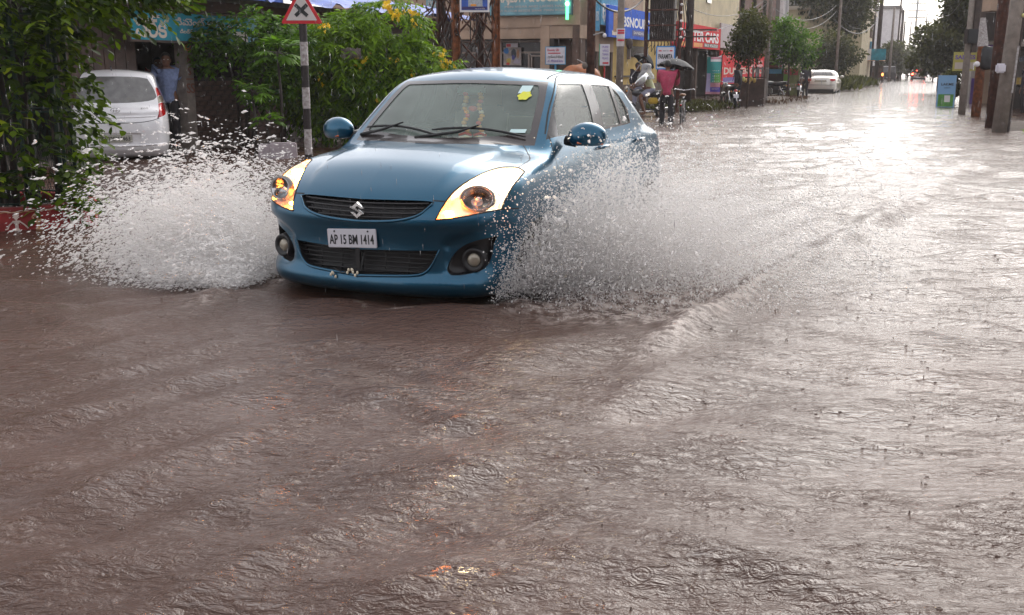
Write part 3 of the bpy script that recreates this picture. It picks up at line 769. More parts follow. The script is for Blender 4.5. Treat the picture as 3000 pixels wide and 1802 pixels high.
    for x in (-.115, .115): MB().lathe([(.0055, 0), (.005, .004), (.001, .005)], 10, Matrix.Translation((x, -.006, .042)) @ Matrix.Rotation(PI/2, 4, 'X')).build('bolt', M_ink, pl)
    MB().box((1.945, -.02, .425), (.012, .03, .15)).build('plate_bracket', M_blackplastic, car)
    # charm of shells tied under the bumper
    ch = thing('charm', None, None, (1.968, -.06, .335)); ch.parent = car
    rr = random.Random(3)
    for k in range(11):
        y = rr.uniform(-.11, -.06) if k < 4 else rr.uniform(.0, .085)
        MB().ball((rr.uniform(0, .02), -y if False else y-.02, rr.uniform(-.035, .025)), (.008, .007, .011), 8, 6).build('shell', mat('cream shell', (.75, .66, .5), .3) if k == 0 else bpy.data.materials['cream shell'], ch, True)
    MB().tube([(0, -.12, .02), (.005, -.06, -.005), (.005, .0, .0), (0, .07, .02), (-.02, .08, .1)], .004, 5).build('string', M_ink, ch)
    # mirrors
    for s in (1, -1):
        mb = MB(); Mm = Matrix.Translation((.66, .955*s, 1.085)) @ Matrix.Rotation(R(8)*s, 4, 'Z')
        mb.ball((0, 0, 0), (.086, .13, .09), 20, 14)
        mb.v = [tuple(Mm @ Vector((x if x > -.04 else -.04, y, z if z > -.06 else -.06))) for x, y, z in mb.v]
        mm = mb.build('wing_mirror', M_paint, car, True)
        MB().tube([(.64, .80*s, 1.055), (.655, .88*s, 1.04)], [.035, .03], 8).build('mirror_arm', M_blackplastic, mm, True)
        MB().tube([(.735, .91*s, 1.045), (.715, 1.0*s, 1.042), (.665, 1.062*s, 1.04)], .008, 6).build('indicator_strip', mat('orange lens', (.55, .12, .03), .2, coat=1) if s == 1 else bpy.data.materials['orange lens'], mm, True)
        g = MB().ball((.618, .955*s, 1.085), (.004, .1, .068), 16, 8); g.build('mirror_glass', M_chrome, mm, True)
        for x, dr in ((-.05, doors['L' if s > 0 else 'R'][0]), (-.95, doors['L' if s > 0 else 'R'][1])):
            yy = sdf_y(sdf, x, .965)*s
            MB().tube([(x-.09, yy-.005*s, .965), (x-.07, yy+.03*s, .967), (x+.05, yy+.034*s, .967), (x+.08, yy-.004*s, .965)], [.011, .013, .013, .01], 8).build('handle', M_paint, dr, True)
    # wipers on the windscreen
    def wsx(y, z): return march(np.array([[-.3, abs(y), z]]), np.array([[1., 0, 0]]), sdf, 3)[0][0]
    def on_ws(y, z, h=.02): x = wsx(y, z); return (x+h*.6, y, z+h*.8)
    for y0, y1, y2 in ((-.40, -.62, .02), (.20, -.05, .60)):
        wp = MB()
        zz = lambda y, b: 1.075+b
        pts = []
        for k in range(9):
            t = k/8; y = y1+(y2-y1)*t; z = 1.085+.05*math.sin(PI*(.15+.8*t))*.9-.02*t
            pts.append(on_ws(y, z, .016))
        wp.tube(pts, [.006]+[.009]*7+[.005], 6)
        wp.tube([on_ws(y0-.25 if y0 < 0 else y0-.35, 1.062, .008), on_ws(y0-.05, 1.085, .03), on_ws((y1+y2)/2, 1.135 if y0 < 0 else 1.128, .032)], [.012, .010, .006], 6)
        wp.build('wiper', M_ink, car, True)
    # wheels, floor, cabin
    for x in (1.235, -1.2):
        for s in (1, -1): wheel(car, (x, .745*s, .29), .29, .18, s)
    MB().box((0, 0, .30), (3.1, 1.25, .12)).build('floor_pan', M_blackplastic, car)
    MB().box((1.5, 0, .5), (.5, 1.0, .5)).build('engine_block', M_blackplastic, car)
    dash = MB()
    dp = [(.98, .93), (.72, .985), (.56, .97), (.50, .88), (.52, .60), (.98, .60)]
    dash.prism([(x, z) for x, z in dp], 1.26, Matrix(((1, 0, 0, 0), (0, 0, -1, .63), (0, 1, 0, 0), (0, 0, 0, 1))))
    dash.build('dashboard', M_dash, car)
    for y in (-.36, .36):
        st = MB().bevbox((-.18, y, .62), (.5, .48, .16), .05)
        st.M = Matrix.Translation((-.46, y, .92)) @ Matrix.Rotation(R(-14), 4, 'Y'); st.bevbox((0, 0, 0), (.14, .46, .62), .05)
        so = st.at(Matrix()).build('seat', M_seat, car, True)
        MB().bevbox((-.60, y, 1.29), (.10, .27, .19), .04).build('headrest', M_seat, so, True)
    MB().bevbox((-1.12, 0, .82), (.16, 1.2, .6), .05).build('rear_seat', M_seat, car, True)
    sw = MB().lathe([(.185+.016*math.cos(a), .016*math.sin(a)) for a in np.linspace(0, 2*PI, 9)], 28, Matrix.Translation((.40, -.36, .95)) @ Matrix.Rotation(R(-65), 4, 'Y'))
    sw.tube([(.40, -.36, .95), (.55, -.36, .88)], .03, 8); sw.tube([(.41, -.53, .95), (.43, -.36, .94), (.41, -.19, .95)], .018, 6)
    sw.build('steering_wheel', M_blackplastic, car, True)
    MB().bevbox((.36, -.03, 1.365), (.03, .22, .06), .012).build('inside_mirror', mat('mint sticker', (.5, .85, .75), .4), car, True)
    MB().box((.245, -.03, 1.405), (.03, .02, .06)).build('mirror_stalk', M_blackplastic, car)
    # garlands hung from the mirror
    cols = [mat('marigold', (.85, .42, .06), .6), mat('red bead', (.7, .03, .03), .5), mat('white bead', (.8, .75, .62), .5), mat('green ribbon', (.05, .4, .25), .6)]
    gl = thing('garland', None, None, (.40, .0, 1.34)); gl.parent = car
    for y in (-.055, .06):
        for k in range(12):
            c = cols[0] if (k+int(y > 0)) % 3 else (cols[2] if k % 2 else cols[1])
            MB().ball((.01*math.sin(k), y+.012*math.sin(k*1.3), -.025*k), (.017, .022, .015), 8, 6).build('bead', c, gl, True)
        MB().tube([(0, y, .02), (0, y, -.32)], .003, 5).build('thread', M_ink, gl)
        for j, c in enumerate((1, 2, 3)):
            MB().tube([(.01, y-.05, -.285-.022*j), (.015, y, -.272-.022*j), (.01, y+.05, -.285-.022*j)], .010, 6).build('ribbon', cols[c], gl, True)
    MB().ball((.02, .01, -.10), (.02, .035, .02), 10, 7).build('bow', cols[1], gl, True)
    # stickers on the glass
    def stick(y, z, wd, ht, m, shape='rect'):
        n = [(-1, -1), (1, -1), (1, 1), (-1, 1)] if shape == 'rect' else [(math.cos(a)*(1+.12*math.cos(6*a)), math.sin(a)*(1+.12*math.cos(6*a))) for a in np.linspace(0, 2*PI, 24, endpoint=False)]
        P = []
        for a, b in n:
            yy, zz = y+a*wd/2, z+b*ht/2; x = wsx(yy, zz); P.append((x+.003, yy, zz+.003))
        MB().add(P, [tuple(range(len(P)))]).build('sticker', m, car)
    stick(.455, 1.335, .085, .055, mat('yellow sticker', (.62, .62, .02), .5), 'star')
    stick(.44, 1.375, .075, .05, mat('pale sticker', (.5, .66, .66), .5))
    stick(.53, 1.115, .10, .022, bpy.data.materials['pale sticker'])
    # aerial base on the roof
    MB().ball((-.95, 0, 1.475), (.07, .04, .02), 10, 6).build('roof_aerial', M_blackplastic, car, True)
    bm.free()
    return car
hero = hero_car()
# ------------------------------------------------------------------ buildings
M_plaster = mat('beige plaster', (.36, .25, .18), .85, noise=.18, nscale=1.5, bump=.15)
M_yellow = mat('yellow wall paint', (.42, .28, .07), .8, noise=.2, nscale=1.2, bump=.1)
M_cream = mat('cream wall paint', (.5, .42, .27), .8, noise=.15, nscale=1.)
M_brown = mat('brown weathered wall', (.10, .06, .045), .9, noise=.35, nscale=2, bump=.3)
M_brick = mat('brown plastered brick', (.13, .065, .05), .9, noise=.25, nscale=1.2, bump=.3)
M_greywall = mat('grey concrete wall', (.22, .20, .19), .9, noise=.2, nscale=1., bump=.2)
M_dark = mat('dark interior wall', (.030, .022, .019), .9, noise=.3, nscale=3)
M_white = mat('white wall paint', (.72, .68, .68), .7, noise=.08, nscale=2)
M_wood = mat('dark plank wood', (.055, .030, .022), .7, noise=.35, nscale=6)
M_conc = mat('rough concrete', (.17, .14, .12), .9, noise=.25, nscale=7, bump=.5, bscale=40)
M_tarp = mat('blue tarpaulin', (.055, .11, .42), .45, noise=.25, nscale=5, bump=.4, bscale=9)
M_teal = mat('teal signboard', (.03, .24, .32), .7, spec=.12, noise=.25, nscale=3)
M_tealpale = mat('pale teal signboard', (.17, .32, .37), .7, spec=.12, noise=.18, nscale=3)
M_cyan = mat('light blue signboard', (.10, .30, .48), .7, spec=.12, noise=.2, nscale=3)
M_blue = mat('bright blue signboard', (.03, .12, .60), .7, spec=.12, noise=.08, nscale=4)
M_red = mat('red signboard', (.62, .025, .035), .7, spec=.12, noise=.08, nscale=4)
M_cream_ink = mat('cream lettering', (.62, .52, .44), .6)
M_white_ink = mat('white lettering', (.80, .78, .78), .5)
M_pink_ink = mat('faded pink lettering', (.50, .40, .36), .6)
M_red_ink = mat('red lettering', (.55, .03, .05), .5)
M_purple_ink = mat('purple lettering', (.16, .08, .42), .5)
M_orange_ink = mat('orange lettering', (.75, .28, .04), .5)
M_metal = mat('grey window metal', (.30, .24, .21), .5, .4)
M_win = mat('dark window glass', (.018, .016, .018), .08, coat=.5)
M_led = mat('green light strip', (.1, .8, .3), .4, emit=(.12, 1, .35), estr=1.6)
M_led2 = mat('green lamp', (.1, .8, .3), .4, emit=(.3, 1, .55), estr=4.)
M_paper = mat('white paper board', (.66, .63, .68), .5, noise=.06, nscale=5)
M_orange = mat('orange tarpaulin', (.30, .09, .022), .6, noise=.2, nscale=6, bump=.3, bscale=8)

def bay_wall(mb, x0, x1, z0, z1, y0, y1): mb.box(((x0+x1)/2, (y0+y1)/2, (z0+z1)/2), (x1-x0, y1-y0, z1-z0))
def signboard(parent_loc, rz, w, h, m, name, label, cat='signboard', depth=.06, frame=None):
    t = thing(name, label, cat, parent_loc, rz)
    MB().box((0, 0, 0), (w, depth, h)).build('board', m, t)
    if frame:
        f = MB(); q = .035
        f.box((0, -.01, h/2+q/2), (w+2*q, depth+.02, q)); f.box((0, -.01, -h/2-q/2), (w+2*q, depth+.02, q))
        f.box((-w/2-q/2, -.01, 0), (q, depth+.02, h)); f.box((w/2+q/2, -.01, 0), (q, depth+.02, h)); f.build('frame', frame, t)
    t['depth'] = depth
    return t
def write(t, s, m, x, z, w, h, bold=0., name='lettering', y=None):
    return lettering(s, m, t, x, (y if y is not None else -t['depth']/2-.004), z, w, h, .002, bold=bold, name=name)
def panel(t, x, z, w, h, m, name='panel', y=None):
    return MB().box((0, 0, 0), (w, .006, h)).build(name, m, t, loc=(x, (y if y is not None else -t['depth']/2-.004), z))
def P2(o, s, inw=0., z=0.): return (o[0]+E2.x*s+N2.x*inw, o[1]+E2.y*s+N2.y*inw, z)

# --- A: low shop row on the left, parallel to the street
A0 = (-5.5, 17.6)
def sA(u): k = kx(u); return (k*A0[1]-A0[0])/(.3714-.9285*k)
shop = thing('shop_row', 'low dark shop row with concrete pillars behind the silver hatchback and bushes', 'building', (A0[0], A0[1], 0), RZ)
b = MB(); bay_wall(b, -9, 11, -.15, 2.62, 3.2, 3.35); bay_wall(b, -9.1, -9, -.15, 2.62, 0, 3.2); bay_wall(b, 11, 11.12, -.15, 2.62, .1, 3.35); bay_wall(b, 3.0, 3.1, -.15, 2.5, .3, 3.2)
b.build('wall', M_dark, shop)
b = MB(); bay_wall(b, -9.1, 11.1, 2.50, 2.60, .05, 3.4); b.build('roof', M_conc, shop)
b = MB(); bay_wall(b, -9, 11, 2.32, 2.5, .0, .14); b.build('lintel', mat('dark red brown beam', (.08, .032, .022), .8, noise=.3, nscale=4), shop)
b = MB(); bay_wall(b, -9, 11, -.14, .06, -.1, 3.2); b.build('floor', M_conc, shop)
pil = None
for k, x in enumerate((-4.5, 0.0, 3.1, 6.3, 9.6)):
    b = MB().box((0, 0, 1.1), (.21, .20, 2.5)); b.box((0, .0, 2.25), (.26, .24, .12)); b.box((0, 0, .1), (.25, .24, .3))
    p_ = b.build('pillar', M_conc, shop, loc=(x, -.02, 0))
    if k == 1: pil = p_
# carved and painted marks on the near pillar
for z, s_, m_ in ((1.72, '@', M_orange_ink), (1.52, '8', mat('rust mark', (.16, .05, .03), .8)), (1.33, 'S', bpy.data.materials['rust mark']), (1.05, 'SS', bpy.data.materials['rust mark'])):
    lettering(s_, m_, pil, 0, -.105, z, None, .13 if z > 1.1 else .16, .004, name='painted_mark')
MB().box((0, -.103, 1.2), (.18, .006, .02)).build('painted_mark', bpy.data.materials['rust mark'], pil)
# plank shutters left of the opening, brick infill right of the pillar
x = sA(150)
while x < sA(392)-.02:
    MB().box((x+.12, .12, 1.15), (.215, .03, 2.3)).build('plank', M_wood, shop); x += .232
bm_ = None
M_brk = mat('sooty brick', (.07, .038, .030), .9, noise=.4, nscale=9, bump=.3)
br = MB().box((0, 0, 0), (.225, .09, .075)); brick_me = None
for r_ in range(13):
    for c_ in range(12):
        x = .28+c_*.236+(r_ % 2)*.118
        if x > 3.0: continue
        if brick_me is None:
            o = br.build('brick', M_brk, shop); brick_me = o.data
        else:
            o = bpy.data.objects.new('brick', brick_me); C.objects.link(o); o.parent = shop
        o.location = (x, .1+rng.uniform(-.006, .006), .1+r_*.085)
b = MB(); bay_wall(b, .12, 3.0, -.1, 1.22, .15, .22); b.build('mortar_wall', M_dark, shop)
# corrugated shutters further on
for x0, x1 in ((3.25, 6.15), (6.45, 9.45)):
    b = MB(); n = 40
    pts = [(x0+(x1-x0), 0), ]
    z = np.linspace(.05, 2.3, 46)
    V = []; F = []
    for i, zz in enumerate(z):
        yy = .14+.018*(i % 2); V += [(x0, yy, zz), (x1, yy, zz)]
        if i: F.append((2*i-2, 2*i-1, 2*i+1, 2*i))
    b.add(V, F).build('rolling_shutter', mat('shutter steel', (.09, .07, .065), .5, .5) if x0 < 4 else bpy.data.materials['shutter steel'], shop)
# blue tarpaulin over the eave
V = []; F = []; nx_, ny_ = 70, 8
for i in range(nx_):
    for j in range(ny_):
        s_ = -3.2+14.4*i/(nx_-1); t_ = j/(ny_-1)
        sag = .05*math.sin(s_*3.1+1.3*t_)*t_+.035*math.sin(s_*7.7+t_*4)+.04*rng.uniform(-1, 1)*t_
        V.append((s_, 1.0-1.75*t_+(.05*math.sin(s_*5) if j == ny_-1 else 0), 2.98-.42*t_+sag))
        if i and j: F.append(((i-1)*ny_+j-1, (i-1)*ny_+j, i*ny_+j, i*ny_+j-1))
tp = MB().add(V, F).build('tarpaulin', M_tarp, None, True, loc=(A0[0], A0[1], 0)); tp.rotation_euler = (0, 0, RZ)
tag(tp, 'faded blue tarpaulin sagging over the eave of the low shop row', 'tarpaulin')
# Telugu signboard
x0, x1 = sA(362), sA(735); zt, zb = zat(42, 17.7), zat(122, 17.7)
sg = signboard(P2(A0, (x0+x1)/2, -.16, (zt+zb)/2), RZ, x1-x0, zt-zb, M_teal, 'shop_sign', 'teal hand painted board with cream Telugu letters above the dark shop', frame=M_wood)
W_, H_ = x1-x0, zt-zb
write(sg, 'పెర్క', M_cream_ink, -W_*.355, -.01, W_*.22, H_*.80, bold=.02)
write(sg, 'సిమెంట్ ఐరన్ షాపు', M_pink_ink, W_*.10, H_*.20, W_*.56, H_*.34, bold=.012)
write(sg, 'డీలర్స్ మరియు సప్లయర్స్', M_cream_ink, W_*.05, -H_*.14, W_*.40, H_*.16, bold=.01)
write(sg, 'మెయిన్ రోడ్', M_cream_ink, W_*.05, -H_*.34, W_*.24, H_*.14, bold=.01)
panel(sg, W_*.345, -H_*.26, W_*.125, H_*.40, mat('pasted paper', (.48, .42, .38), .7), 'paper_patch')
panel(sg, W_*.46, -.0, W_*.08, H_*.98, M_tealpale, 'paper_patch')
# --- B: roofs showing over the tarpaulin
bb = thing('white_building', 'white upper storey with a deep blue band seen over the tarpaulin roof', 'building', (-8.2, 27, 0), RZ)
MB().box((0, 2, 2.2), (8.5, 4, 4.7)).build('wall', M_white, bb)
MB().box((-2.6, -.06, 3.42), (2.6, .1, .95)).build('blue_band', M_blue, bb)
MB().box((3.4, -.06, 3.3), (1.3, .1, .8)).build('blue_band', M_tarp, bb)
# --- C: beige corner block, its end wall facing the junction
C1 = (2.2, 34.5); RZ2 = RZ-PI/2
def sC(u): k = kx(u); return (C1[1]*k-C1[0])/(.9285+.3714*k)
def PC(s, inw, z): return (C1[0]+.9285*s+.3714*inw, C1[1]-.3714*s+.9285*inw, z)
bc = thing('beige_building', 'beige plastered corner building with a pale teal fascia board and dark ground floor windows', 'building', (C1[0], C1[1], 0), RZ2)
zf = zat(81, 35.3); zf2 = zat(73, 34.7)
b = MB(); bay_wall(b, -9.5, sC(1582), zf, 6.5, 0, 8); bay_wall(b, sC(1582), 0, zf2, 6.5, 0, 8); b.build('upper_wall', M_plaster, bc)
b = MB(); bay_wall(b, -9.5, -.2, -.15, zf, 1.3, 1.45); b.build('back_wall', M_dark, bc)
b = MB(); bay_wall(b, sC(1582), sC(1608), -.15, zf2, .02, .9); b.build('pillar', M_plaster, bc)
b = MB(); bay_wall(b, -9.5, -9.2, -.15, zf, .02, 1.3); b.build('pillar', M_plaster, bc)
b = MB(); bay_wall(b, sC(1610), -.02, -.15, zf2, .55, .7); b.build('side_wall', M_brown, bc)
b = MB(); bay_wall(b, -.24, -.02, -.15, zf2, .0, .55); b.build('pillar', M_brown, bc)
for nm, (u0, u1, v0, v1) in dict(window=(1290, 1580, 86, 190)).items():
    wn = MB(); bay_wall(wn, sC(u0), sC(u1), zat(v1+40, 35.5), zf-.02, .9, .93); wn = wn.build('window', M_win, bc)
    for v in (120, 153):
        f = MB(); bay_wall(f, sC(u0), sC(u1), zat(v, 35.5)-.03, zat(v, 35.5)+.03, .84, .9); f.build('mullion', M_metal, wn)
    for u in (1305, 1440, 1523):
        f = MB(); bay_wall(f, sC(u)-.03, sC(u)+.03, zat(v1+40, 35.5), zat(153 if u > 1500 else 86, 35.5), .83, .895); f.build('mullion', M_metal, wn)
    f = MB(); a0, a1 = sC(1530), sC(1578); zt_ = zat(161, 35.5)
    bay_wall(f, a0, a1, zt_-.05, zt_, .80, .89); bay_wall(f, a0, a0+.05, 0, zt_-.05, .80, .89); bay_wall(f, a1-.05, a1, 0, zt_-.05, .80, .89); f.build('door_frame', M_metal, wn)
x0, x1 = sC(1432), sC(1674); zb = zat(42, 35); zt = zat(-45, 35)
sg = signboard(PC((x0+x1)/2, -.08, (zt+zb)/2), RZ2, x1-x0, zt-zb, M_tealpale, 'fascia_sign', 'wide pale teal fascia board with cream block letters on the beige building', depth=.12, frame=mat('fascia trim', (.06, .15, .17), .5))
W_, H_ = x1-x0, zt-zb; zm = (zt+zb)/2
write(sg, 'IE MAJESTY & SOCIETY', M_cream_ink, 0, zat(-4, 35)-zm, W_*.94, .40, bold=.03)
write(sg, 'MEN WEAR AND LADIES HALL', M_pink_ink, W_*.08, zat(19, 35)-zm, W_*.72, .075)
write(sg, 'FIRST FLOOR BESIDE BANK MAIN ROAD', M_pink_ink, W_*.02, zat(31, 35)-zm, W_*.86, .07)
o = MB().box((0, 0, 0), (.09, .03, 1.2)).build('light_strip', M_led, sg, loc=(W_*.462, -.08, zat(4, 35)-zm))
MB().ball((0, 0, 0), .07, 10, 7).build('green_lamp', M_led2, sg, True, loc=(W_*.465, -.12, zat(14, 35)-zm))
sg = signboard(PC(sC(1273), -.06, zat(5, 37)), RZ2, .46, zat(-38, 37)-zat(48, 37), M_tealpale, 'small_sign', 'narrow faded teal board hung behind the rusty lattice mast')
write(sg, 'SREE', M_pink_ink, 0, -.1, .34, .2)
pst = thing('poster', 'torn film poster in blue green and orange pasted on the shop window', 'poster', PC(sC(1476), .78, zat(164, 35.2)), RZ2); pst['depth'] = .01
pw, ph = sC(1503)-sC(1450), zat(138, 35.2)-zat(192, 35.2)
MB().box((0, 0, 0), (pw, .01, ph)).build('sheet', mat('poster paper', (.32, .27, .25), .7, noise=.3, nscale=6), pst)
pr = random.Random(9)
for (x, z, w_, h_, c) in ((-.33, .3, .3, .35, (.03, .16, .42)), (.1, .15, .3, .55, (.02, .03, .05)), (.32, .1, .16, .5, (.35, .16, .07)), (-.2, -.25, .3, .4, (.45, .33, .07)), (-.25, -.42, .2, .14, (.55, .04, .03)), (.25, -.3, .4, .25, (.35, .30, .36)), (.05, -.05, .2, .3, (.03, .03, .22))):
    q = MB(); n = 7; q.prism([(w_*pw*.5*(1+pr.uniform(-.3, .3))*math.cos(2*PI*k/n), h_*ph*.5*(1+pr.uniform(-.3, .3))*math.sin(2*PI*k/n)) for k in range(n)], .004, Matrix.Rotation(PI/2, 4, 'X'))
    q.build('print', mat('poster print', c, .6), pst, loc=(x*pw, -.007-.0015*pr.random(), z*ph))
sm = signboard(PC(sC(1474), .80, zat(131, 35.2)), RZ2, sC(1492)-sC(1457), .14, M_paper, 'small_sign', 'small white and red board over the film poster', depth=.02)
panel(sm, -.12, 0, .16, .10, M_red_ink, 'red_spot')
# --- D: street front going away from the corner
def sD(u): k = kx(u); return (k*C1[1]-C1[0])/(.3714-.9285*k)
def PD(s, inw, z): return P2(C1, s, inw, z)
def yD(s): return C1[1]+.9285*s
bd = thing('yellow_building', 'yellow painted shop building with blue signs beside the beige corner block', 'building', (C1[0], C1[1], 0), RZ)
b = MB(); bay_wall(b, .05, 3.9, 2.35, 6.5, 0, 6); b.build('upper_wall', M_plaster, bd)
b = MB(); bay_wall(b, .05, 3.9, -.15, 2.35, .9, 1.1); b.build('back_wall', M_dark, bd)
b = MB(); bay_wall(b, 3.9, 13.2, -.15, 3.0, 0, 6); b.build('wall', M_yellow, bd)
b = MB(); bay_wall(b, 3.9, 13.2, 3.0, 8., .05, 6); b.build('upper_wall', M_cream, bd)
for x in (.2, 2.0, 3.75): MB().box((x, .1, 1.1), (.22, .22, 2.5)).build('pillar', M_brown, bd)
b = MB(); bay_wall(b, 1.7, 3.85, 1.95, 2.5, -.03, .0); b.build('plaster_patch', M_plaster, bd)
w_ = MB(); bay_wall(w_, sD(1838), sD(1895), zat(165, 39), zat(132, 39), -.04, .0); w_ = w_.build('window', M_win, bd)
f = MB(); bay_wall(f, sD(1838)-.12, sD(1838), zat(165, 39)-.1, zat(130, 39), -.12, .0); f.build('shutter', M_greywall, w_)
w_ = MB(); bay_wall(w_, sD(1925), sD(1965), .1, zat(140, 43), -.03, .0); w_.build('doorway', M_dark, bd)
f = MB(); bay_wall(f, sD(1800), sD(1905), zat(226, 38), zat(222, 38), -.06, .0); f.build('iron_bar', M_ink, bd)
f = MB(); bay_wall(f, sD(1795), sD(1960), -.1, zat(250, 38), -.07, .0); f.build('lower_wall', M_brown, bd)
# its signs
vs_ = thing('vertical_sign', 'narrow upright blue and cream board jutting from the corner', 'signboard', PD(.35, -.45, zat(20, 34.5)), RZ2); vs_['depth'] = .06
MB().box((0, 0, 0), (.10, .05, 1.5)).build('board', M_cream, vs_, loc=(-.07, 0, 0)); MB().box((0, 0, 0), (.13, .05, 1.5)).build('board', M_cyan, vs_, loc=(.05, 0, 0))
write(vs_, 'XEROX', M_white_ink, .05, -.28, .10, .3)
MB().ball((0, 0, 0), .06, 10, 7).build('green_lamp', M_led2, vs_, True, loc=(-.22, -.1, .25))
def street_sign(u0, u1, v0, v1, m, label, out=.12, name='shop_sign'):
    a, b_ = sD(u0), sD(u1); Y = yD(a); zt, zb = zat(v0, Y), zat(v1, Y)
    t = signboard(PD((a+b_)/2, -out, (zt+zb)/2), RZ, b_-a, zt-zb, m, name, label, depth=.10)
    t['w'] = b_-a; t['h'] = zt-zb
    return t
s1_ = street_sign(1739, 1792, -35, 72, M_cyan, 'light blue board with two rows of white letters left of the bright blue banner', .18)
write(s1_, 'BEST', M_white_ink, 0, .62*s1_['h']/2-.5, s1_['w']*.8, .5); write(s1_, 'DESIGN', M_white_ink, 0, -.12*s1_['h'], s1_['w']*.84, .5, bold=.02); write(s1_, 'WORKS', M_white_ink, 0, -.36*s1_['h'], s1_['w']*.8, .22)
s2_ = street_sign(1752, 1886, 14, 108, M_blue, 'bright blue banner with large white letters and an orange figure', .30)
W_, H_ = s2_['w'], s2_['h']
write(s2_, 'BSNOUPTS', M_white_ink, W_*.12, H_*.05, W_*.66, H_*.34, bold=.03)
panel(s2_, -W_*.36, -.02, W_*.10, H_*.62, mat('brown print', (.30, .14, .05), .6), 'print'); panel(s2_, -W_*.36, -H_*.36, W_*.14, H_*.14, M_cream_ink, 'print'); panel(s2_, -W_*.36, H_*.33, W_*.10, H_*.06, M_white_ink, 'print')
panel(s2_, W_*.44, -H_*.06, W_*.06, H_*.30, M_orange_ink, 'print')
panel(s2_, W_*.14, -H_*.29, W_*.30, H_*.20, mat('navy panel', (.015, .03, .22), .5), 'panel'); write(s2_, 'SANDAL', M_white_ink, W_*.14, -H_*.28, W_*.24, H_*.09, y=-.062)
panel(s2_, W_*.40, -H_*.36, W_*.16, H_*.2, M_cyan, 'panel')
# --- E: red car-service shop
be = thing('car_service_shop', 'cream fronted two storey shop under the long red sign', 'building', (*PD(13.3, 0, 0)[:2], 0), RZ)
b = MB(); bay_wall(b, 0, 16.4, 2.35, 8.5, 0, 7); b.build('upper_wall', M_cream, be)
b = MB(); bay_wall(b, 0, 16.4, -.15, 2.35, 1.2, 1.4); b.build('back_wall', M_dark, be)
for x in (.2, 5.2, 10.2, 16.1): MB().box((x, .15, 1.1), (.3, .3, 2.5)).build('pillar', M_brown, be)
for x in (3.2, 7.4): MB().box((x, -.03, 5.3), (1.1, .06, 1.4)).build('window', M_win, be)
s3_ = street_sign(1962, 2090, 62, 136, M_red, 'long red sign with tall white letters above the car service shop', .25)
W_, H_ = s3_['w'], s3_['h']
write(s3_, 'DUSTER CARS', M_white_ink, -W_*.0, H_*.02, W_*.90, H_*.46, bold=.03)
panel(s3_, W_*.26, -H_*.34, W_*.36, H_*.17, mat('olive strip', (.05, .06, .04), .5), 'strip'); write(s3_, '863 456350', M_white_ink, W_*.26, -H_*.34, W_*.33, H_*.13, y=-.06)
panel(s3_, -W_*.06, -H_*.36, W_*.20, H_*.18, M_orange_ink, 'strip'); panel(s3_, -W_*.40, -H_*.36, W_*.14, H_*.18, M_orange_ink, 'strip')
write(s3_, 'SINCE 96', M_pink_ink, W_*.34, H_*.38, W_*.2, H_*.08)
s4_ = street_sign(2091, 2152, 67, 140, mat('blank grey banner', (.42, .36, .36), .6, noise=.08, nscale=2), 'blank grey hoarding right of the red sign', .25, 'hoarding')
MB().box((0, 0, 0), (.5, .02, .12)).build('tear', M_dark, s4_, loc=(.5, -.055, -.62))
s5_ = street_sign(2080, 2212, 148, 248, M_red, 'red lower banner with white letters behind the parked motorbike', .5)
W_, H_ = s5_['w'], s5_['h']
panel(s5_, -.0, -H_*.10, W_*.98, H_*.26, M_red, 'band'); write(s5_, 'DUSTER CARS', M_cream_ink, W_*.02, -H_*.10, W_*.92, H_*.21, bold=.03, y=-.06)
write(s5_, 'కార్ సర్వీస్', M_pink_ink, -W_*.22, H_*.33, W_*.36, H_*.08); write(s5_, 'TEL : 90 44 11', M_white_ink, W_*.30, H_*.22, W_*.3, H_*.1, bold=.01); write(s5_, 'SALES & WASH', M_white_ink, W_*.28, H_*.08, W_*.36, H_*.1, bold=.01)
panel(s5_, -W_*.2, -H_*.38, W_*.5, H_*.17, mat('violet strip', (.10, .06, .30), .5), 'strip')
# --- F: tall brown building
bf = thing('brown_building', 'tall brown plastered building beyond the red shop signs', 'building', (*PD(30, .3, 0)[:2], 0), RZ)
b = MB(); bay_wall(b, 0, 17, -.15, 15, 0, 9); b.build('wall', M_brick, bf)
for x in (2.5, 7, 11.5):
    for z in (5.2, 8.8, 12.3): 
        w_ = MB().box((x, -.02, z), (1.3, .06, 1.5)).build('window', M_win, bf); MB().box((x, -.1, z-.82), (1.6, .2, .1)).build('sill', M_greywall, w_)
b = MB(); bay_wall(b, -.2, 17.2, 3.6, 3.75, -1.0, .0); b.build('ledge', M_greywall, bf)
# white stair house beyond
bg_ = thing('white_house', 'narrow white house with tall white columns between trees and brown wall', 'building', (kx(2282)*84, 84, 0), RZ)
MB().box((0, 2, 4.2), (3., 4, 8.6)).build('wall', M_greywall, bg_)
for x in (-1.4, -.75, 1.4): MB().box((x, -.15, 5.4), (.28, .28, 6.2)).build('column', M_white, bg_)
MB().box((-1.1, -.3, 4.2), (1.1, .5, 1.4)).build('balcony', M_white, bg_); MB().box((.3, -.05, 6.4), (1.1, .1, 3)).build('window', M_win, bg_)
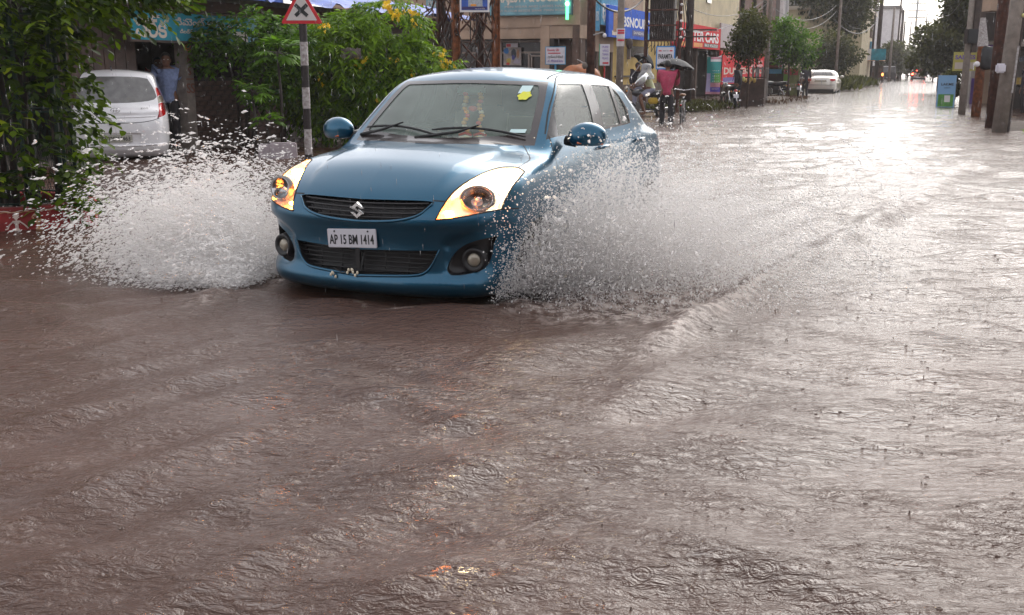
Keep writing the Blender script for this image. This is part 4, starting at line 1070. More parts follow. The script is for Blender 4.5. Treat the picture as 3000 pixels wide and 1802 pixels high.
# far left of the street
bh = thing('cream_building', 'cream painted three storey house with brown slit windows far up the street', 'building', (kx(2542)*100, 100, 0), RZ)
b = MB(); bay_wall(b, -12, 4.2, -.15, 6.3, 0, 8); b.build('wall', M_cream, bh)
b = MB(); bay_wall(b, -12.2, 4.5, 6.3, 6.6, -.3, 8.2); b.build('cornice', mat('pale cornice', (.6, .52, .42), .7), bh)
for x in (-.6, .9, 2.4): 
    w_ = MB().box((x, -.02, 5.1), (.55, .08, 1.7)).build('window', M_brown, bh); MB().box((x, -.08, 5.98), (.8, .16, .12)).build('lintel', M_cream, w_)
MB().box((1, -.1, 3.2), (2.2, .14, 1.4)).build('sign', M_cyan, bh); MB().box((.8, -.7, 2.2), (4.4, 1.4, .14)).build('awning', M_orange_ink, bh)
bi = thing('grey_building', 'grey flat roofed block behind the cream house far up the street', 'building', (kx(2560)*118, 118, 0), RZ)
MB().box((-2, 5, 4.4), (16, 9, 9.1)).build('wall', M_greywall, bi); MB().box((-2, 5, 9.1), (16.6, 9.6, .5)).build('parapet', M_conc, bi)
for x in (-7, -3.5, 0, 3.5): MB().box((x, .48, 6.6), (1.4, .1, 1.6)).build('window', M_win, bi)
MB().box((-3, 3, 10.2), (2.2, 2.2, 1.8)).build('water_tank', M_ink, bi)
bj = thing('pale_building', 'pale narrow building half hidden by trees at the end of the street', 'building', (kx(2625)*150, 150, 0), RZ)
MB().box((0, 4, 4.6), (14, 8, 9.4)).build('wall', M_white, bj); MB().box((0, 4, 9.5), (14.5, 8.5, .4)).build('parapet', M_greywall, bj)
for x in (-4.5, -1.5, 1.5, 4.5):
    for z in (3.4, 6.6): MB().box((x, -.02, z), (1.3, .1, 1.5)).build('window', M_win, bj)
# --- right side of the street
RR = RZ+PI
def right_at(u, Y, off=0.): return (kx(u)*Y+.9285*off, Y-.3714*off)
x, y = xat(2846, 43), 43
bk = thing('purple_trim_shop', 'pale grey shop with a purple framed sign and violet posters on the right', 'building', (x, y, 0), RZ2)
zt = zat(150, 43)
MB().box((4.2, 3, zt/2-.07), (8.4, 6, zt+.15)).build('wall', mat('pale grey shop wall', (.40, .36, .34), .85, noise=.15, nscale=2), bk)
MB().box((4.2, 3, zt+.09), (8.8, 6.6, .16)).build('roof', M_conc, bk)
MB().box((.62, -.08, zt+.62), (1.15, .1, .8)).build('sign', M_white, bk)
pf = mat('purple trim', (.16, .05, .25), .6)
f = MB(); f.box((.62, -.12, zt+1.06), (1.3, .1, .14)); f.box((.62, -.12, zt+.2), (1.3, .1, .10)); f.box((1.2, -.12, zt+.63), (.1, .1, .8)); f.box((.35, -.12, zt+.63), (.1, .1, .8)); f.build('purple_frame', pf, bk)
for u in (2862, 2912): MB().box(((u-2846)*43*1.0267/3000*1.06, -.06, (zat(232, 43)+zat(300, 43))/2), (.42, .06, 1.0)).build('poster', mat('violet blue poster', (.12, .06, .26), .6, spec=.15, noise=.3, nscale=2) if u < 2900 else bpy.data.materials['violet blue poster'], bk)
for u in (2887, 2938): MB().box(((u-2846)*43*1.0267/3000*1.06, -.1, zt/2), (.28, .2, zt+.1)).build('pillar', M_plaster if u < 2900 else M_white, bk)
x, y = right_at(2935, 36)
bl = thing('dark_shop', 'dark maroon shop with a deep overhanging roof at the right edge', 'building', (x+1.5, y, 0), RR)
MB().box((-4, 3, 1.2), (9, 5, 2.8)).build('wall', mat('maroon wall', (.10, .025, .022), .8, noise=.3, nscale=2), bl)
MB().box((-3, 1.2, 3.3), (10.5, 6, 1.5)).build('roof', M_dark, bl); MB().box((-3, 2.5, 5.6), (10.5, 5, 3.0)).build('upper_wall', M_brick, bl)
MB().box((-2.0, -.5, .95), (3., .9, .22)).build('counter', M_yellow, bl); MB().box((-2, -.5, .4), (2.8, .8, .8)).build('counter_front', M_dark, bl)
bm2 = thing('right_block', 'brown tree screened block further along the right side', 'building', (*right_at(2790, 95, 6), 0), RR)
MB().box((0, 4, 3.5), (22, 8, 7.2)).build('wall', M_brown, bm2); MB().box((0, 4, 7.2), (22.6, 8.6, .3)).build('parapet', M_conc, bm2)
for x_ in (-8, -4, 0, 4, 8): MB().box((x_, -.03, 4.6), (1.4, .1, 1.5)).build('window', M_win, bm2)
# --- unseen corner blocks, added to give the car paint dark reflections
for lb, nm, loc, rz, w_, h_, m_ in (('unseen grey two storey block added on the near right for dark reflections', 'added_corner_block', (9.5, 7.5, 0), RR, 10, 7.5, M_greywall), ('unseen brown shop block added behind the photographer for dark reflections', 'added_shop_block', (-3, -13.2, 0), PI+.05, 30, 6.5, M_brown)):
    t = thing(nm, lb, 'building', loc, rz); MB().box((0, 2.5, h_/2-.1), (w_, 5, h_)).build('wall', m_, t); MB().box((0, 2.3, h_), (w_+.5, 5.6, .3)).build('roof', M_conc, t)
    for x in np.arange(-w_/2+1.6, w_/2-1, 2.9):
        MB().box((x, -.02, 1.2), (2.2, .08, 2.3)).build('rolling_shutter', bpy.data.materials['shutter steel'], t); MB().box((x, -.02, 4.6), (1.4, .1, 1.5)).build('window', M_win, t)
    MB().box((0, -.6, 2.75), (w_, 1.3, .14)).build('awning', M_tarp, t)
# ------------------------------------------------------------------ vegetation
def leaf_mat(name, dark, light, tip=None):
    m = bpy.data.materials.new(name); m.use_nodes = True
    t = m.node_tree; L = t.links; b = t.nodes['Principled BSDF']; out = t.nodes['Material Output']
    a = t.nodes.new('ShaderNodeAttribute'); a.attribute_name = 'tint'
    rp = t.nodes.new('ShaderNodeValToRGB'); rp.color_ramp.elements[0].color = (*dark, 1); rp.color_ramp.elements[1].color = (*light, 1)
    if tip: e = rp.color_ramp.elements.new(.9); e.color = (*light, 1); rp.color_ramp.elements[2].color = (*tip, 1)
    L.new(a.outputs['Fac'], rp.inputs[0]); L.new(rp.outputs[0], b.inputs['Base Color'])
    b.inputs['Roughness'].default_value = .5; b.inputs['Specular IOR Level'].default_value = .22
    tr = t.nodes.new('ShaderNodeBsdfTranslucent'); L.new(rp.outputs[0], tr.inputs[0])
    mx = t.nodes.new('ShaderNodeMixShader'); mx.inputs[0].default_value = .45
    L.new(b.outputs[0], mx.inputs[1]); L.new(tr.outputs[0], mx.inputs[2]); L.new(mx.outputs[0], out.inputs[0])
    return m
LEAF = {  # templates: x along the leaf, y across, z up; unit length
    'oval': ([(0, 0, 0), (.3, .19, .03), (.3, -.19, .03), (.68, .25, .02), (.68, -.25, .02), (1, 0, -.12), (.5, 0, -.03)], [(0, 6, 1), (0, 2, 6), (1, 6, 3), (2, 4, 6), (3, 6, 5), (6, 4, 5)]),
    'slim': ([(0, 0, 0), (.5, .135, .02), (.5, -.135, .02), (1, 0, -.15)], [(0, 2, 1), (1, 2, 3)]),
    'blob': ([(0, 0, 0), (.5, .32, .08), (.5, -.32, .05), (1, .05, -.1)], [(0, 2, 1), (1, 2, 3)]),
}
def leaves_mesh(name, P, D, size, tint, kind='oval', roll=.6, g=None):
    """one mesh of many leaves at P pointing along D"""
    g = g or nr
    P = np.asarray(P, float); n = len(P); D = np.asarray(D, float); D = D/np.maximum(np.linalg.norm(D, axis=1), 1e-6)[:, None]
    up = np.tile([0, 0, 1.], (n, 1))+g.normal(0, roll, (n, 3))
    Y = np.cross(up, D); Y /= np.maximum(np.linalg.norm(Y, axis=1), 1e-6)[:, None]; Z = np.cross(D, Y)
    tv, tf = LEAF[kind]; tv = np.array(tv); k = len(tv)
    s = np.asarray(size)*np.ones(n)
    V = P[:, None]+s[:, None, None]*(tv[None, :, 0:1]*D[:, None]+tv[None, :, 1:2]*Y[:, None]+tv[None, :, 2:3]*Z[:, None])
    F = (np.array(tf)[None]+(np.arange(n)*k)[:, None, None]).reshape(-1, 3)
    me = bpy.data.meshes.new(name); me.vertices.add(n*k); me.vertices.foreach_set('co', V.astype(np.float32).ravel())
    me.loops.add(F.size); me.loops.foreach_set('vertex_index', F.astype(np.int32).ravel()); me.polygons.add(len(F))
    me.polygons.foreach_set('loop_start', np.arange(0, F.size, 3, dtype=np.int32)); me.polygons.foreach_set('loop_total', np.full(len(F), 3, dtype=np.int32))
    me.update(calc_edges=True)
    at = me.attributes.new('tint', 'FLOAT', 'POINT'); at.data.foreach_set('value', np.repeat(np.clip(tint, 0, 1), k).astype(np.float32))
    return me
def sprigs(centres, outdirs, n_leaf, size, spread, droop=.3, g=None):
    """leaves set along short drooping twigs; returns positions, directions, tint per leaf"""
    g = g or nr; P = []; D = []; T = []
    for c, o in zip(centres, outdirs):
        o = np.array(o)+g.normal(0, .35, 3); o /= np.linalg.norm(o)+1e-6
        k = int(g.integers(max(2, n_leaf-2), n_leaf+3)); L = spread*g.uniform(.6, 1.3); tn = g.beta(1.6, 2.2)
        side = np.cross(o, [0, 0, 1.]); side /= np.linalg.norm(side)+1e-6
        for j in range(k):
            t = (j+.3)/k; p = np.array(c)+o*L*t+np.array([0, 0, -droop*L*t*t])
            d = o*.7+side*(.9 if j % 2 else -.9)+np.array([0, 0, -droop*.9])+g.normal(0, .25, 3)
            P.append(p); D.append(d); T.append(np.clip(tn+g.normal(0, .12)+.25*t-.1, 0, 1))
    return np.array(P), np.array(D), np.array(T)
M_bark = mat('bark', (.075, .05, .038), .9, noise=.35, nscale=12, bump=.5, bscale=25)
M_stem = mat('dark wet stem', (.03, .02, .016), .7, noise=.3, nscale=15)
M_leaf_y = leaf_mat('yellow green leaves', (.010, .030, .003), (.17, .27, .008), (.42, .46, .02))
M_leaf_g = leaf_mat('mid green leaves', (.014, .05, .006), (.15, .31, .015))
M_leaf_b = leaf_mat('bright feathery leaves', (.022, .08, .005), (.26, .43, .012))
M_leaf_d = leaf_mat('dark green leaves', (.026, .032, .009), (.115, .125, .03))
M_flower = mat('yellow petals', (.88, .60, .015), .6, noise=.15, nscale=30)
M_grass = leaf_mat('wet grass', (.02, .045, .01), (.11, .17, .03))

def blob_points(c, r, n, g, inner=.35):
    d = g.normal(0, 1, (n, 3)); d /= np.linalg.norm(d, axis=1)[:, None]
    q = g.uniform(inner, 1, n)**.6
    return np.array(c)+d*q[:, None]*np.array(r), d
def tree(label, base, h, blobs, mat_, nleaf, lsize, trunk_r=.07, g=None, kind='blob', group=None, lean=(0, 0), name='tree', tint0=0.):
    """trunk and limbs reaching into several leaf clumps"""
    g = g or nr
    t = thing(name, label, 'tree', (base[0], base[1], -.15), 0, group)
    b = MB(); top = (lean[0], lean[1], h*.55)
    b.tube([(0, 0, 0), (lean[0]*.3+.03, lean[1]*.3, h*.3), top], [trunk_r, trunk_r*.8, trunk_r*.6], 8)
    P = []; D = []; T = []
    tot = sum(r[0]*r[1]*r[2] for _, r in blobs)
    for c, r in blobs:
        b.tube([top, (top[0]*.5+c[0]*.5, top[1]*.5+c[1]*.5, top[2]*.45+c[2]*.55), c], [trunk_r*.5, trunk_r*.35, trunk_r*.15], 5)
        n = max(30, int(nleaf*r[0]*r[1]*r[2]/tot))
        p, d = blob_points(c, r, n, g)
        p = p+d*(g.random(len(p))**4)[:, None]*.55*min(r)   # loose outer sprays
        keep = vnoise(p[:, 0]*2.6/max(r)*2+c[0], p[:, 2]*2.6/max(r)*2+p[:, 1]*1.3, 7) > .40   # gaps
        p, d = p[keep], d[keep]
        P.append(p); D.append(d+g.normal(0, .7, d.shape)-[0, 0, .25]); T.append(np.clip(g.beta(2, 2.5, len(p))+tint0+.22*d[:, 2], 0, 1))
    b.build('trunk', M_bark, t, True)
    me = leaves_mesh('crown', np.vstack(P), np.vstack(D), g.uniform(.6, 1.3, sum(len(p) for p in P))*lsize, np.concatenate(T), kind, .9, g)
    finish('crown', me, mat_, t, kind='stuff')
    return t
# --- planter with guarded tree, left foreground
PX, PY = -4.56, 9.35
pt = thing('planter', 'round red painted masonry planter ring with white dancing figures, half under water', 'planter', (PX, PY, 0))
M_redwall = mat('red oxide paint', (.26, .018, .018), .75, noise=.35, nscale=5, bump=.25, bscale=30)
MB().lathe([(.70, -.15), (.705, .19), (.69, .205), (.60, .205), (.58, .19), (.58, .02), (.001, .02)], 48).build('ring', M_redwall, pt, 'auto')
MB().lathe([(.58, .10), (.3, .13), (.001, .14)], 24).build('soil', mat('wet soil', (.03, .018, .012), .9, bump=.6), pt, True)
M_chalk = mat('whitewash figures', (.56, .45, .40), .8, noise=.2, nscale=20)
M_chalk2 = mat('ochre figures', (.50, .27, .13), .8, noise=.2, nscale=20)
def on_ring(a, z, q=.712): return (q*math.cos(a), q*math.sin(a), z)
def painted(strokes, a0, m, nm='painted_figure'):
    b = MB()
    for pts, wd in strokes:
        for (x0, z0), (x1, z1) in zip(pts, pts[1:]):
            L = math.hypot(x1-x0, z1-z0)+1e-6; nx, nz = -(z1-z0)/L*wd/2, (x1-x0)/L*wd/2
            k = max(1, int(L/.02))
            for i in range(k):
                t0, t1 = i/k-.05, (i+1)/k+.05
                p = [(x0+(x1-x0)*t, z0+(z1-z0)*t) for t in (t0, t1)]
                b.quad(*[on_ring(a0+x/.7, z) for x, z in ((p[0][0]-nx, p[0][1]-nz), (p[1][0]-nx, p[1][1]-nz), (p[1][0]+nx, p[1][1]+nz), (p[0][0]+nx, p[0][1]+nz))])
    return b.build(nm, m, pt)
def disc_st(x, z, r): return [([(x+r*.5*math.cos(a), z+r*.5*math.sin(a)) for a in np.linspace(0, 2*PI, 9)], r)]
for (u, m_, pose) in ((120, M_chalk, 0), (186, M_chalk2, 1), (55, M_chalk2, 2), (5, M_chalk, 0), (236, M_chalk, 1)):
    # angle on the ring that shows at this column
    xx = np.clip((kx(u)*8.75-PX)/.71, -1, .97); a0 = -math.acos(xx)
    st = disc_st(0, .135, .028)+[([(0, .115), (0, .085)], .012), ([(-.028, .09), (.028, .09)], .016), ([(-.02, .08), (.02, .08)], .02), ([(-.012, .06), (.012, .06)], .024), ([(0, .07), (0, .02)], .026), ([(-.02, .012), (.02, .012)], .03)]
    if pose == 0: st += [([(.025, .09), (.06, .06), (.085, .028)], .011), ([(-.025, .09), (-.058, .06), (-.07, .03), (-.09, .025)], .011)]
    if pose == 1: st += [([(.025, .09), (.05, .06), (.065, .03)], .011), ([(-.025, .09), (-.05, .06), (-.055, .03), (-.09, .022)], .012)]
    if pose == 2: st += [([(.02, .10), (.05, .085), (.055, .06), (.03, .035)], .011), ([(-.02, .09), (-.045, .12), (-.02, .15)], .010)]
    painted(st, a0, m_)
wv = [(x, .178+.008*math.sin(x*26)+.004*math.sin(x*61)) for x in np.linspace(-.75, .75, 60)]
painted([(wv, .008)], -1.4, M_chalk, 'painted_border')
painted([([(x, .163+.01*abs(math.sin(x*40))) for x in np.linspace(-.7, .7, 90)], .005)], -1.4, M_chalk2, 'painted_border')
# guard: uprights and chain mesh
tg = thing('tree_guard', 'dark green wire mesh tree guard with posts standing in the red planter', 'tree guard', (PX, PY, .1))
M_wire = mat('green wire', (.012, .035, .028), .5, .3)
GR_ = .545
for k in range(10):
    a = 2*PI*k/10+.35; MB().tube([(GR_*math.cos(a), GR_*math.sin(a), 0), (GR_*math.cos(a), GR_*math.sin(a), 1.75)], .018, 6).build('post', M_wire, tg)
for z in (.12, .9, 1.72): MB().lathe([(GR_-.008, z-.008), (GR_+.008, z-.008), (GR_+.008, z+.008), (GR_-.008, z+.008), (GR_-.008, z-.008)], 32).build('hoop', M_wire, tg)
b = MB(); nw = 52
for k in range(nw):
    for s_ in (1, -1):
        pts = []
        for i in range(15):
            z = .1+1.6*i/14; a = 2*PI*k/nw+s_*(i*.5)*2*PI/nw*1.0
            pts.append((GR_*math.cos(a), GR_*math.sin(a), z))
        b.tube(pts, .0026, 3, False)
mesh_o = b.build('wire_mesh', M_wire, tg); mesh_o['kind'] = 'stuff'
# the tree in it
g = np.random.default_rng(3)
pl_t = thing('leafy_tree', 'bushy yellow green tree growing out of the red planter at the left edge', 'tree', (PX, PY, .1))
b = MB()
for k in range(9):
    a = g.uniform(0, 6.28); r_ = g.uniform(.1, .42); x0, y0 = r_*math.cos(a), r_*math.sin(a)
    b2 = MB().tube([(x0, y0, 0), (x0*1.05+g.normal(0, .04), y0*1.05, .7), (x0*1.1+g.normal(0, .1), y0*1.1, 1.5), (x0*1.2+g.normal(0, .2), y0, 2.5)], [.035, .03, .022, .012], 6)
    b2.build('trunk', M_stem, pl_t, True)
Cn = []; On = []
def add_c(n, x0, x1, y0, y1, z0, z1, out=None):
    for _ in range(n):
        x, y, z = g.uniform(x0, x1), g.uniform(y0, y1), g.uniform(z0, z1)
        Cn.append((x, y, z)); d = np.array([x, y, 0]); d = d/(np.linalg.norm(d)+.1); On.append(tuple(d+np.array(out if out is not None else (0, -.3, .1))))
for _ in range(300):     # shell outside the guard, front and sides
    a = g.uniform(-PI, .5); z = g.uniform(.25, 2.0) if g.random() > .12 else g.uniform(.15, .4); r_ = g.uniform(.46, .66)
    Cn.append((r_*math.cos(a), r_*math.sin(a), z)); On.append((math.cos(a), math.sin(a)*.8, .15))
add_c(150, -.8, .45, -.5, .5, 1.0, 1.9); add_c(330, -1.2, .9, -.6, .8, 1.55, 2.4)
add_c(190, .2, 1.3, -.5, .7, 1.75, 2.4, (.6, -.2, -.1)); add_c(90, .9, 1.55, -.4, .6, 1.85, 2.4, (.7, -.1, -.2))
add_c(22, .5, .75, -.5, 0, .1, .45, (1, -.2, .1)); add_c(26, .5, .8, -.4, .2, .5, 1.2, (1, -.2, -.1))
P_, D_, T_ = sprigs(Cn, On, 7, 1, .26, .55, g)
Tz = T_*(.25+.75*g.random(len(T_)))
sz = g.uniform(.06, .125, len(P_))
# the 300 nearest big leaves are single parts, the rest one part
order = np.argsort(P_[:, 1]-.15*(T_)); front = order[:260]; rest = order[260:]
me = leaves_mesh('foliage', P_[rest], D_[rest], sz[rest], Tz[rest], 'oval', .5, g); finish('foliage', me, M_leaf_y, pl_t, kind='stuff')
lm = [leaves_mesh('leaf', [[0, 0, 0]], [[1, 0, 0]], [1.], [t], 'oval', 0, g) for t in (.25, .5, .75, .95)]
for q in lm: q.materials.append(M_leaf_y)
for i in front:
    o = bpy.data.objects.new('leaf', lm[min(3, int(T_[i]*4))]); C.objects.link(o); o.parent = pl_t
    o.location = P_[i]; o.rotation_euler = Vector(D_[i]).to_track_quat('X', 'Z').to_euler(); s_ = sz[i]*1.1; o.scale = (s_, s_, s_)
# --- flowering bush behind the sign post
g = np.random.default_rng(8)
FX, FY = -2.75, 19.0
fb = thing('flowering_bush', 'big green bush with yellow trumpet flowers behind the warning sign', 'bush', (FX, FY, -.1))
for k in range(7):
    a = g.uniform(0, 6.28); MB().tube([(.2*math.cos(a), .2*math.sin(a), 0), (.5*math.cos(a), .4*math.sin(a), .9), (.9*math.cos(a)+g.normal(0, .2), .6*math.sin(a), 1.9)], [.04, .03, .012], 6).build('trunk', M_stem, fb, True)
blobs = [((-.9, 0, 1.5), (.75, .6, .7)), ((-.1, -.1, 1.55), (.8, .65, .8)), ((.75, -.1, 1.45), (.75, .6, .62)), ((1.35, 0, 1.25), (.55, .5, .55)), ((-.4, .1, 2.1), (.6, .5, .36)), ((.5, .1, 2.25), (.7, .5, .42)), ((-.2, -.1, .75), (1.0, .5, .45)), ((.9, 0, .85), (.7, .4, .3))]
Cn = []; On = []
for c, r in blobs:
    p, d = blob_points(c, r, int(330*r[0]*r[2]/.4), g, .45); Cn += list(p); On += list(d*[1, 1, .6]+[0, -.25, -.1])
P_, D_, T_ = sprigs(Cn, On, 10, 1, .28, .75, g)
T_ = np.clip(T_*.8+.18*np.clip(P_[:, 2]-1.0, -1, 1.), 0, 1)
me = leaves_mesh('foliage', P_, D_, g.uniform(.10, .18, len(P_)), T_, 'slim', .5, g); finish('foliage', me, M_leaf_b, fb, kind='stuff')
fl_me = None
fl = MB()
for k in range(6):
    a = 2*PI*k/6; fl.at(Matrix.Rotation(a, 4, 'Z')).add([(0, 0, 0), (.028, .014, .022), (.05, 0, .018), (.028, -.014, .022)], [(0, 3, 2, 1)])
fl.at(Matrix()).ball((0, 0, .0), (.012, .012, .02), 6, 4)
spots = [(.95, -.25, 2.42, 9), (1.02, -.3, 2.2, 7), (1.55, -.3, 1.72, 9), (1.6, -.25, 1.55, 7), (.2, -.62, 1.62, 6), (.12, -.65, 1.5, 5), (-.55, -.6, 2.18, 4), (.55, -.4, 2.5, 12), (.75, -.4, 2.35, 8), (1.3, -.5, 1.3, 4), (.35, -.62, .95, 3), (-.6, -.62, 1.28, 4), (1.75, -.3, 1.32, 4), (.65, -.6, 1.62, 3), (1.0, -.5, 1.42, 3), (.9, -.5, 1.0, 3)]
for x, y, z, n in spots:
    for k in range(n):
        if fl_me is None: o = fl.build('flower', M_flower, fb); fl_me = o.data
        else: o = bpy.data.objects.new('flower', fl_me); C.objects.link(o); o.parent = fb
        o.location = (x+g.normal(0, .07), y+g.normal(0, .06), z+g.normal(0, .06)); o.rotation_euler = (g.uniform(.6, 2), g.uniform(-.5, .5), g.uniform(0, 6)); s_ = g.uniform(.8, 1.25); o.scale = (s_, s_, s_)
# broad leaved bush in front of the signboard
bb_ = thing('broad_leaved_bush', 'mid green bush of broad leaves between the dark shop and the warning sign', 'bush', (xat(690, 17.6), 17.9, -.1))
for k in range(5):
    a = g.uniform(0, 6.28); MB().tube([(.1*math.cos(a), .1*math.sin(a), 0), (.3*math.cos(a), .3*math.sin(a), 1.1), (.7*math.cos(a), .4*math.sin(a), 2.1)], [.03, .024, .01], 6).build('trunk', M_stem, bb_, True)
blobs = [((-.5, -.1, 1.95), (.45, .35, .32)), ((.2, 0, 2.05), (.7, .45, .38)), ((.65, .1, 1.75), (.6, .45, .5)), ((-.55, -.1, 1.62), (.40, .3, .16)), ((.4, 0, 1.2), (.45, .35, .4))]
Cn = []; On = []
for c, r in blobs:
    p, d = blob_points(c, r, int(340*r[0]*r[2]/.3), g, .4); Cn += list(p); On += list(d*[1, 1, .6]+[0, -.3, 0])
P_, D_, T_ = sprigs(Cn, On, 5, 1, .16, .4, g)
me = leaves_mesh('foliage', P_, D_, g.uniform(.06, .12, len(P_)), T_, 'oval', .5, g); finish('foliage', me, M_leaf_g, bb_, kind='stuff')
# palmate rosettes (papaya like) in front of the bushes
def rosette(label, x, y, z, n, L):
    t = thing('papaya_plant', label, 'plant', (x, y, -.1))
    MB().tube([(0, 0, 0), (.03, 0, z*.6), (0, 0, z+.1)], [.03, .025, .018], 7).build('stem', M_stem, t, True)
    for k in range(n):
        a = -2.6+4.0*k/max(1, n-1)+g.normal(0, .2); el = g.uniform(-.35, .75); d = np.array([math.cos(a)*math.cos(el), math.sin(a)*math.cos(el)*.8, math.sin(el)])
        hub = np.array([0, 0, z+.1])+d*L*.45
        b = MB().tube([(0, 0, z+.1), tuple(hub)], .006, 4)
        st = b.build('leaf_stalk', M_stem, t)
        side = np.cross(d, [0, 0, 1]); side /= np.linalg.norm(side)+1e-6
        Ds = [d*math.cos(q)+side*math.sin(q)-np.array([0, 0, .25]) for q in np.linspace(-2.1, 2.1, 11)]
        me = leaves_mesh('leaf', np.tile(hub, (11, 1)), Ds, L*g.uniform(.5, .62, 11)*np.cos(np.linspace(-1, 1, 11)), np.full(11, g.uniform(.35, .95)), 'slim', .15, g)
        finish('leaf', me, M_leaf_g, t)
rosette('papaya plant with fan leaves left of the striped sign post, the tallest of three', xat(815, 16.9), 16.9, 1.62, 13, .52)
rosette('papaya plant with fan leaves beside the dark wall, in the middle of three', xat(735, 16.7), 16.7, 1.0, 9, .40)
rosette('lowest papaya plant with fan leaves over the pale kerb stones', xat(772, 16.4), 16.4, .60, 8, .36)
# --- trees along the street
g = np.random.default_rng(21)
def street_tree(label, u, Y, top_v, w_px, bot_v, m=M_leaf_d, n=5200, ls=.13, tr=.06, group=None, dens=1., tint0=0.):
    x = xat(u, Y); zt, zb = zat(top_v, Y), zat(bot_v, Y); w_ = w_px*Y*1.0267/3000; h = zt+.15
    bl = []; k = max(5, int(7*dens))
    for i in range(k):
        a = 2*PI*i/k+g.uniform(-.3, .3); q = g.uniform(.18, .34)*w_; zz = zb+(zt-zb)*g.uniform(.25, .8)+.15
        bl.append(((q*math.cos(a), q*math.sin(a), zz), (w_*g.uniform(.2, .3), w_*.26, (zt-zb)*g.uniform(.17, .27))))
    bl += [((0, 0, zb+.15+(zt-zb)*.8), (w_*.25, w_*.25, (zt-zb)*.22)), ((0, 0, zb+.15+(zt-zb)*.45), (w_*.36, w_*.33, (zt-zb)*.33))]
    return tree(label, (x, Y), h, bl, m, n, ls, tr, g, 'blob', group, (0, 0), 'tree', tint0)
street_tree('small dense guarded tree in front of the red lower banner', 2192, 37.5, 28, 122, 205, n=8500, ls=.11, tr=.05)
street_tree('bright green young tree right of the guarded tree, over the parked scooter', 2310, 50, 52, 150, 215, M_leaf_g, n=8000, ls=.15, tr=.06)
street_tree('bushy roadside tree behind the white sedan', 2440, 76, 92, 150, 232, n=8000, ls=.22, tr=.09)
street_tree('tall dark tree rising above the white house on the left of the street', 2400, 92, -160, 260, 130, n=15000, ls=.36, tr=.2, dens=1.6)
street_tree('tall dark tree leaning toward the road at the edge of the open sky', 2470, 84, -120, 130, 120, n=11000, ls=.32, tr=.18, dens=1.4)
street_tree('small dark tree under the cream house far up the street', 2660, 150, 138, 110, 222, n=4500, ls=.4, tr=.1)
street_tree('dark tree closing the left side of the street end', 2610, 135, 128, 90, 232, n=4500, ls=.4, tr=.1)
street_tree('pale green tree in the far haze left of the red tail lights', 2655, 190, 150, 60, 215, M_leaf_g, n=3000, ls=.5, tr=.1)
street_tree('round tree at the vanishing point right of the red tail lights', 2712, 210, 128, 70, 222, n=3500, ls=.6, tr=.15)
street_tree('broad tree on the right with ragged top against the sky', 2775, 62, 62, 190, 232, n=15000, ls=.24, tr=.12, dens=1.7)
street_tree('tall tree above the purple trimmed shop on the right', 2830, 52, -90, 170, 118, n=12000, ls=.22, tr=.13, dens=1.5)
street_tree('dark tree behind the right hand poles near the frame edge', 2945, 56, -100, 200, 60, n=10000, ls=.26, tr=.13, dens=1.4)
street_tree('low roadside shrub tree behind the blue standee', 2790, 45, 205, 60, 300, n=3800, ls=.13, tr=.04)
street_tree('far tree in the haze on the right kerb of the street', 2735, 120, 150, 80, 228, n=4500, ls=.36, tr=.1)
# --- low banks, weeds and grass
M_mud = mat('wet earth', (.055, .036, .024), .85, noise=.3, nscale=4, bump=.5, bscale=12)
def bank(name, cx, cy, L, W, h, rz):
    V = []; F = []; n, k = 22, 9
    for i in range(n):
        for j in range(k):
            a, b_ = i/(n-1)*2-1, j/(k-1)*2-1; q = max(0, (1-a*a))*max(0, (1-b_*b_))
            V.append((a*L/2, b_*W/2, -.15+(h+.15)*q**.4+.03*rng.uniform(-1, 1)*q))
            if i and j: F.append(((i-1)*k+j-1, i*k+j-1, i*k+j, (i-1)*k+j))
    o = MB().add(V, F).build(name, M_mud, None, True, loc=(cx, cy, 0), kind='structure'); o.rotation_euler = (0, 0, rz); return o
def weeds(label, cx, cy, L, W, n, h, rz, m=M_grass):
    P = np.stack([g.uniform(-L/2, L/2, n), g.normal(0, W/4, n), np.full(n, .02)], 1)
    D = g.normal(0, .5, (n, 3))+[0, 0, 1.1]
    c, s = math.cos(rz), math.sin(rz); P2_ = np.stack([P[:, 0]*c-P[:, 1]*s, P[:, 0]*s+P[:, 1]*c, P[:, 2]], 1)
    me = leaves_mesh('weeds', P2_, D, g.uniform(.4, 1, n)*h, g.beta(1.6, 2, n), 'slim', .5, g)
    o = finish('weeds', me, m, None, loc=(cx, cy, 0)); tag(o, label, 'weeds', None, 'stuff'); return o
bank('earth_bank', 6.1, 36.4, 5.5, 2.2, .10, RZ); weeds('strip of wet weeds and grass along the bank behind the man with the umbrella', 6.2, 36.3, 5.0, 1.9, 3800, .32, RZ, leaf_mat('dull weeds', (.035, .028, .012), (.11, .125, .03)))
bank('earth_bank', 11.0, 44.5, 10, 2.4, .22, RZ); weeds('dry brown litter and weeds along the bank under the young trees', 11.3, 44.6, 9, 1.6, 1600, .25, RZ, leaf_mat('dry weeds', (.05, .025, .015), (.13, .08, .05)))
bank('earth_bank', 12.3, 24.5, 5, 2., .14, RZ); weeds('tuft of bright grass at the foot of the right hand concrete pole', 11.6, 22.4, 1.2, .7, 500, .16, RZ, M_leaf_b)
bank('earth_bank', 25, 78, 30, 3.0, .25, RZ); weeds('dark undergrowth along the left kerb beyond the white sedan', 25, 78.5, 28, 2.4, 3000, 1.0, RZ, M_leaf_d)
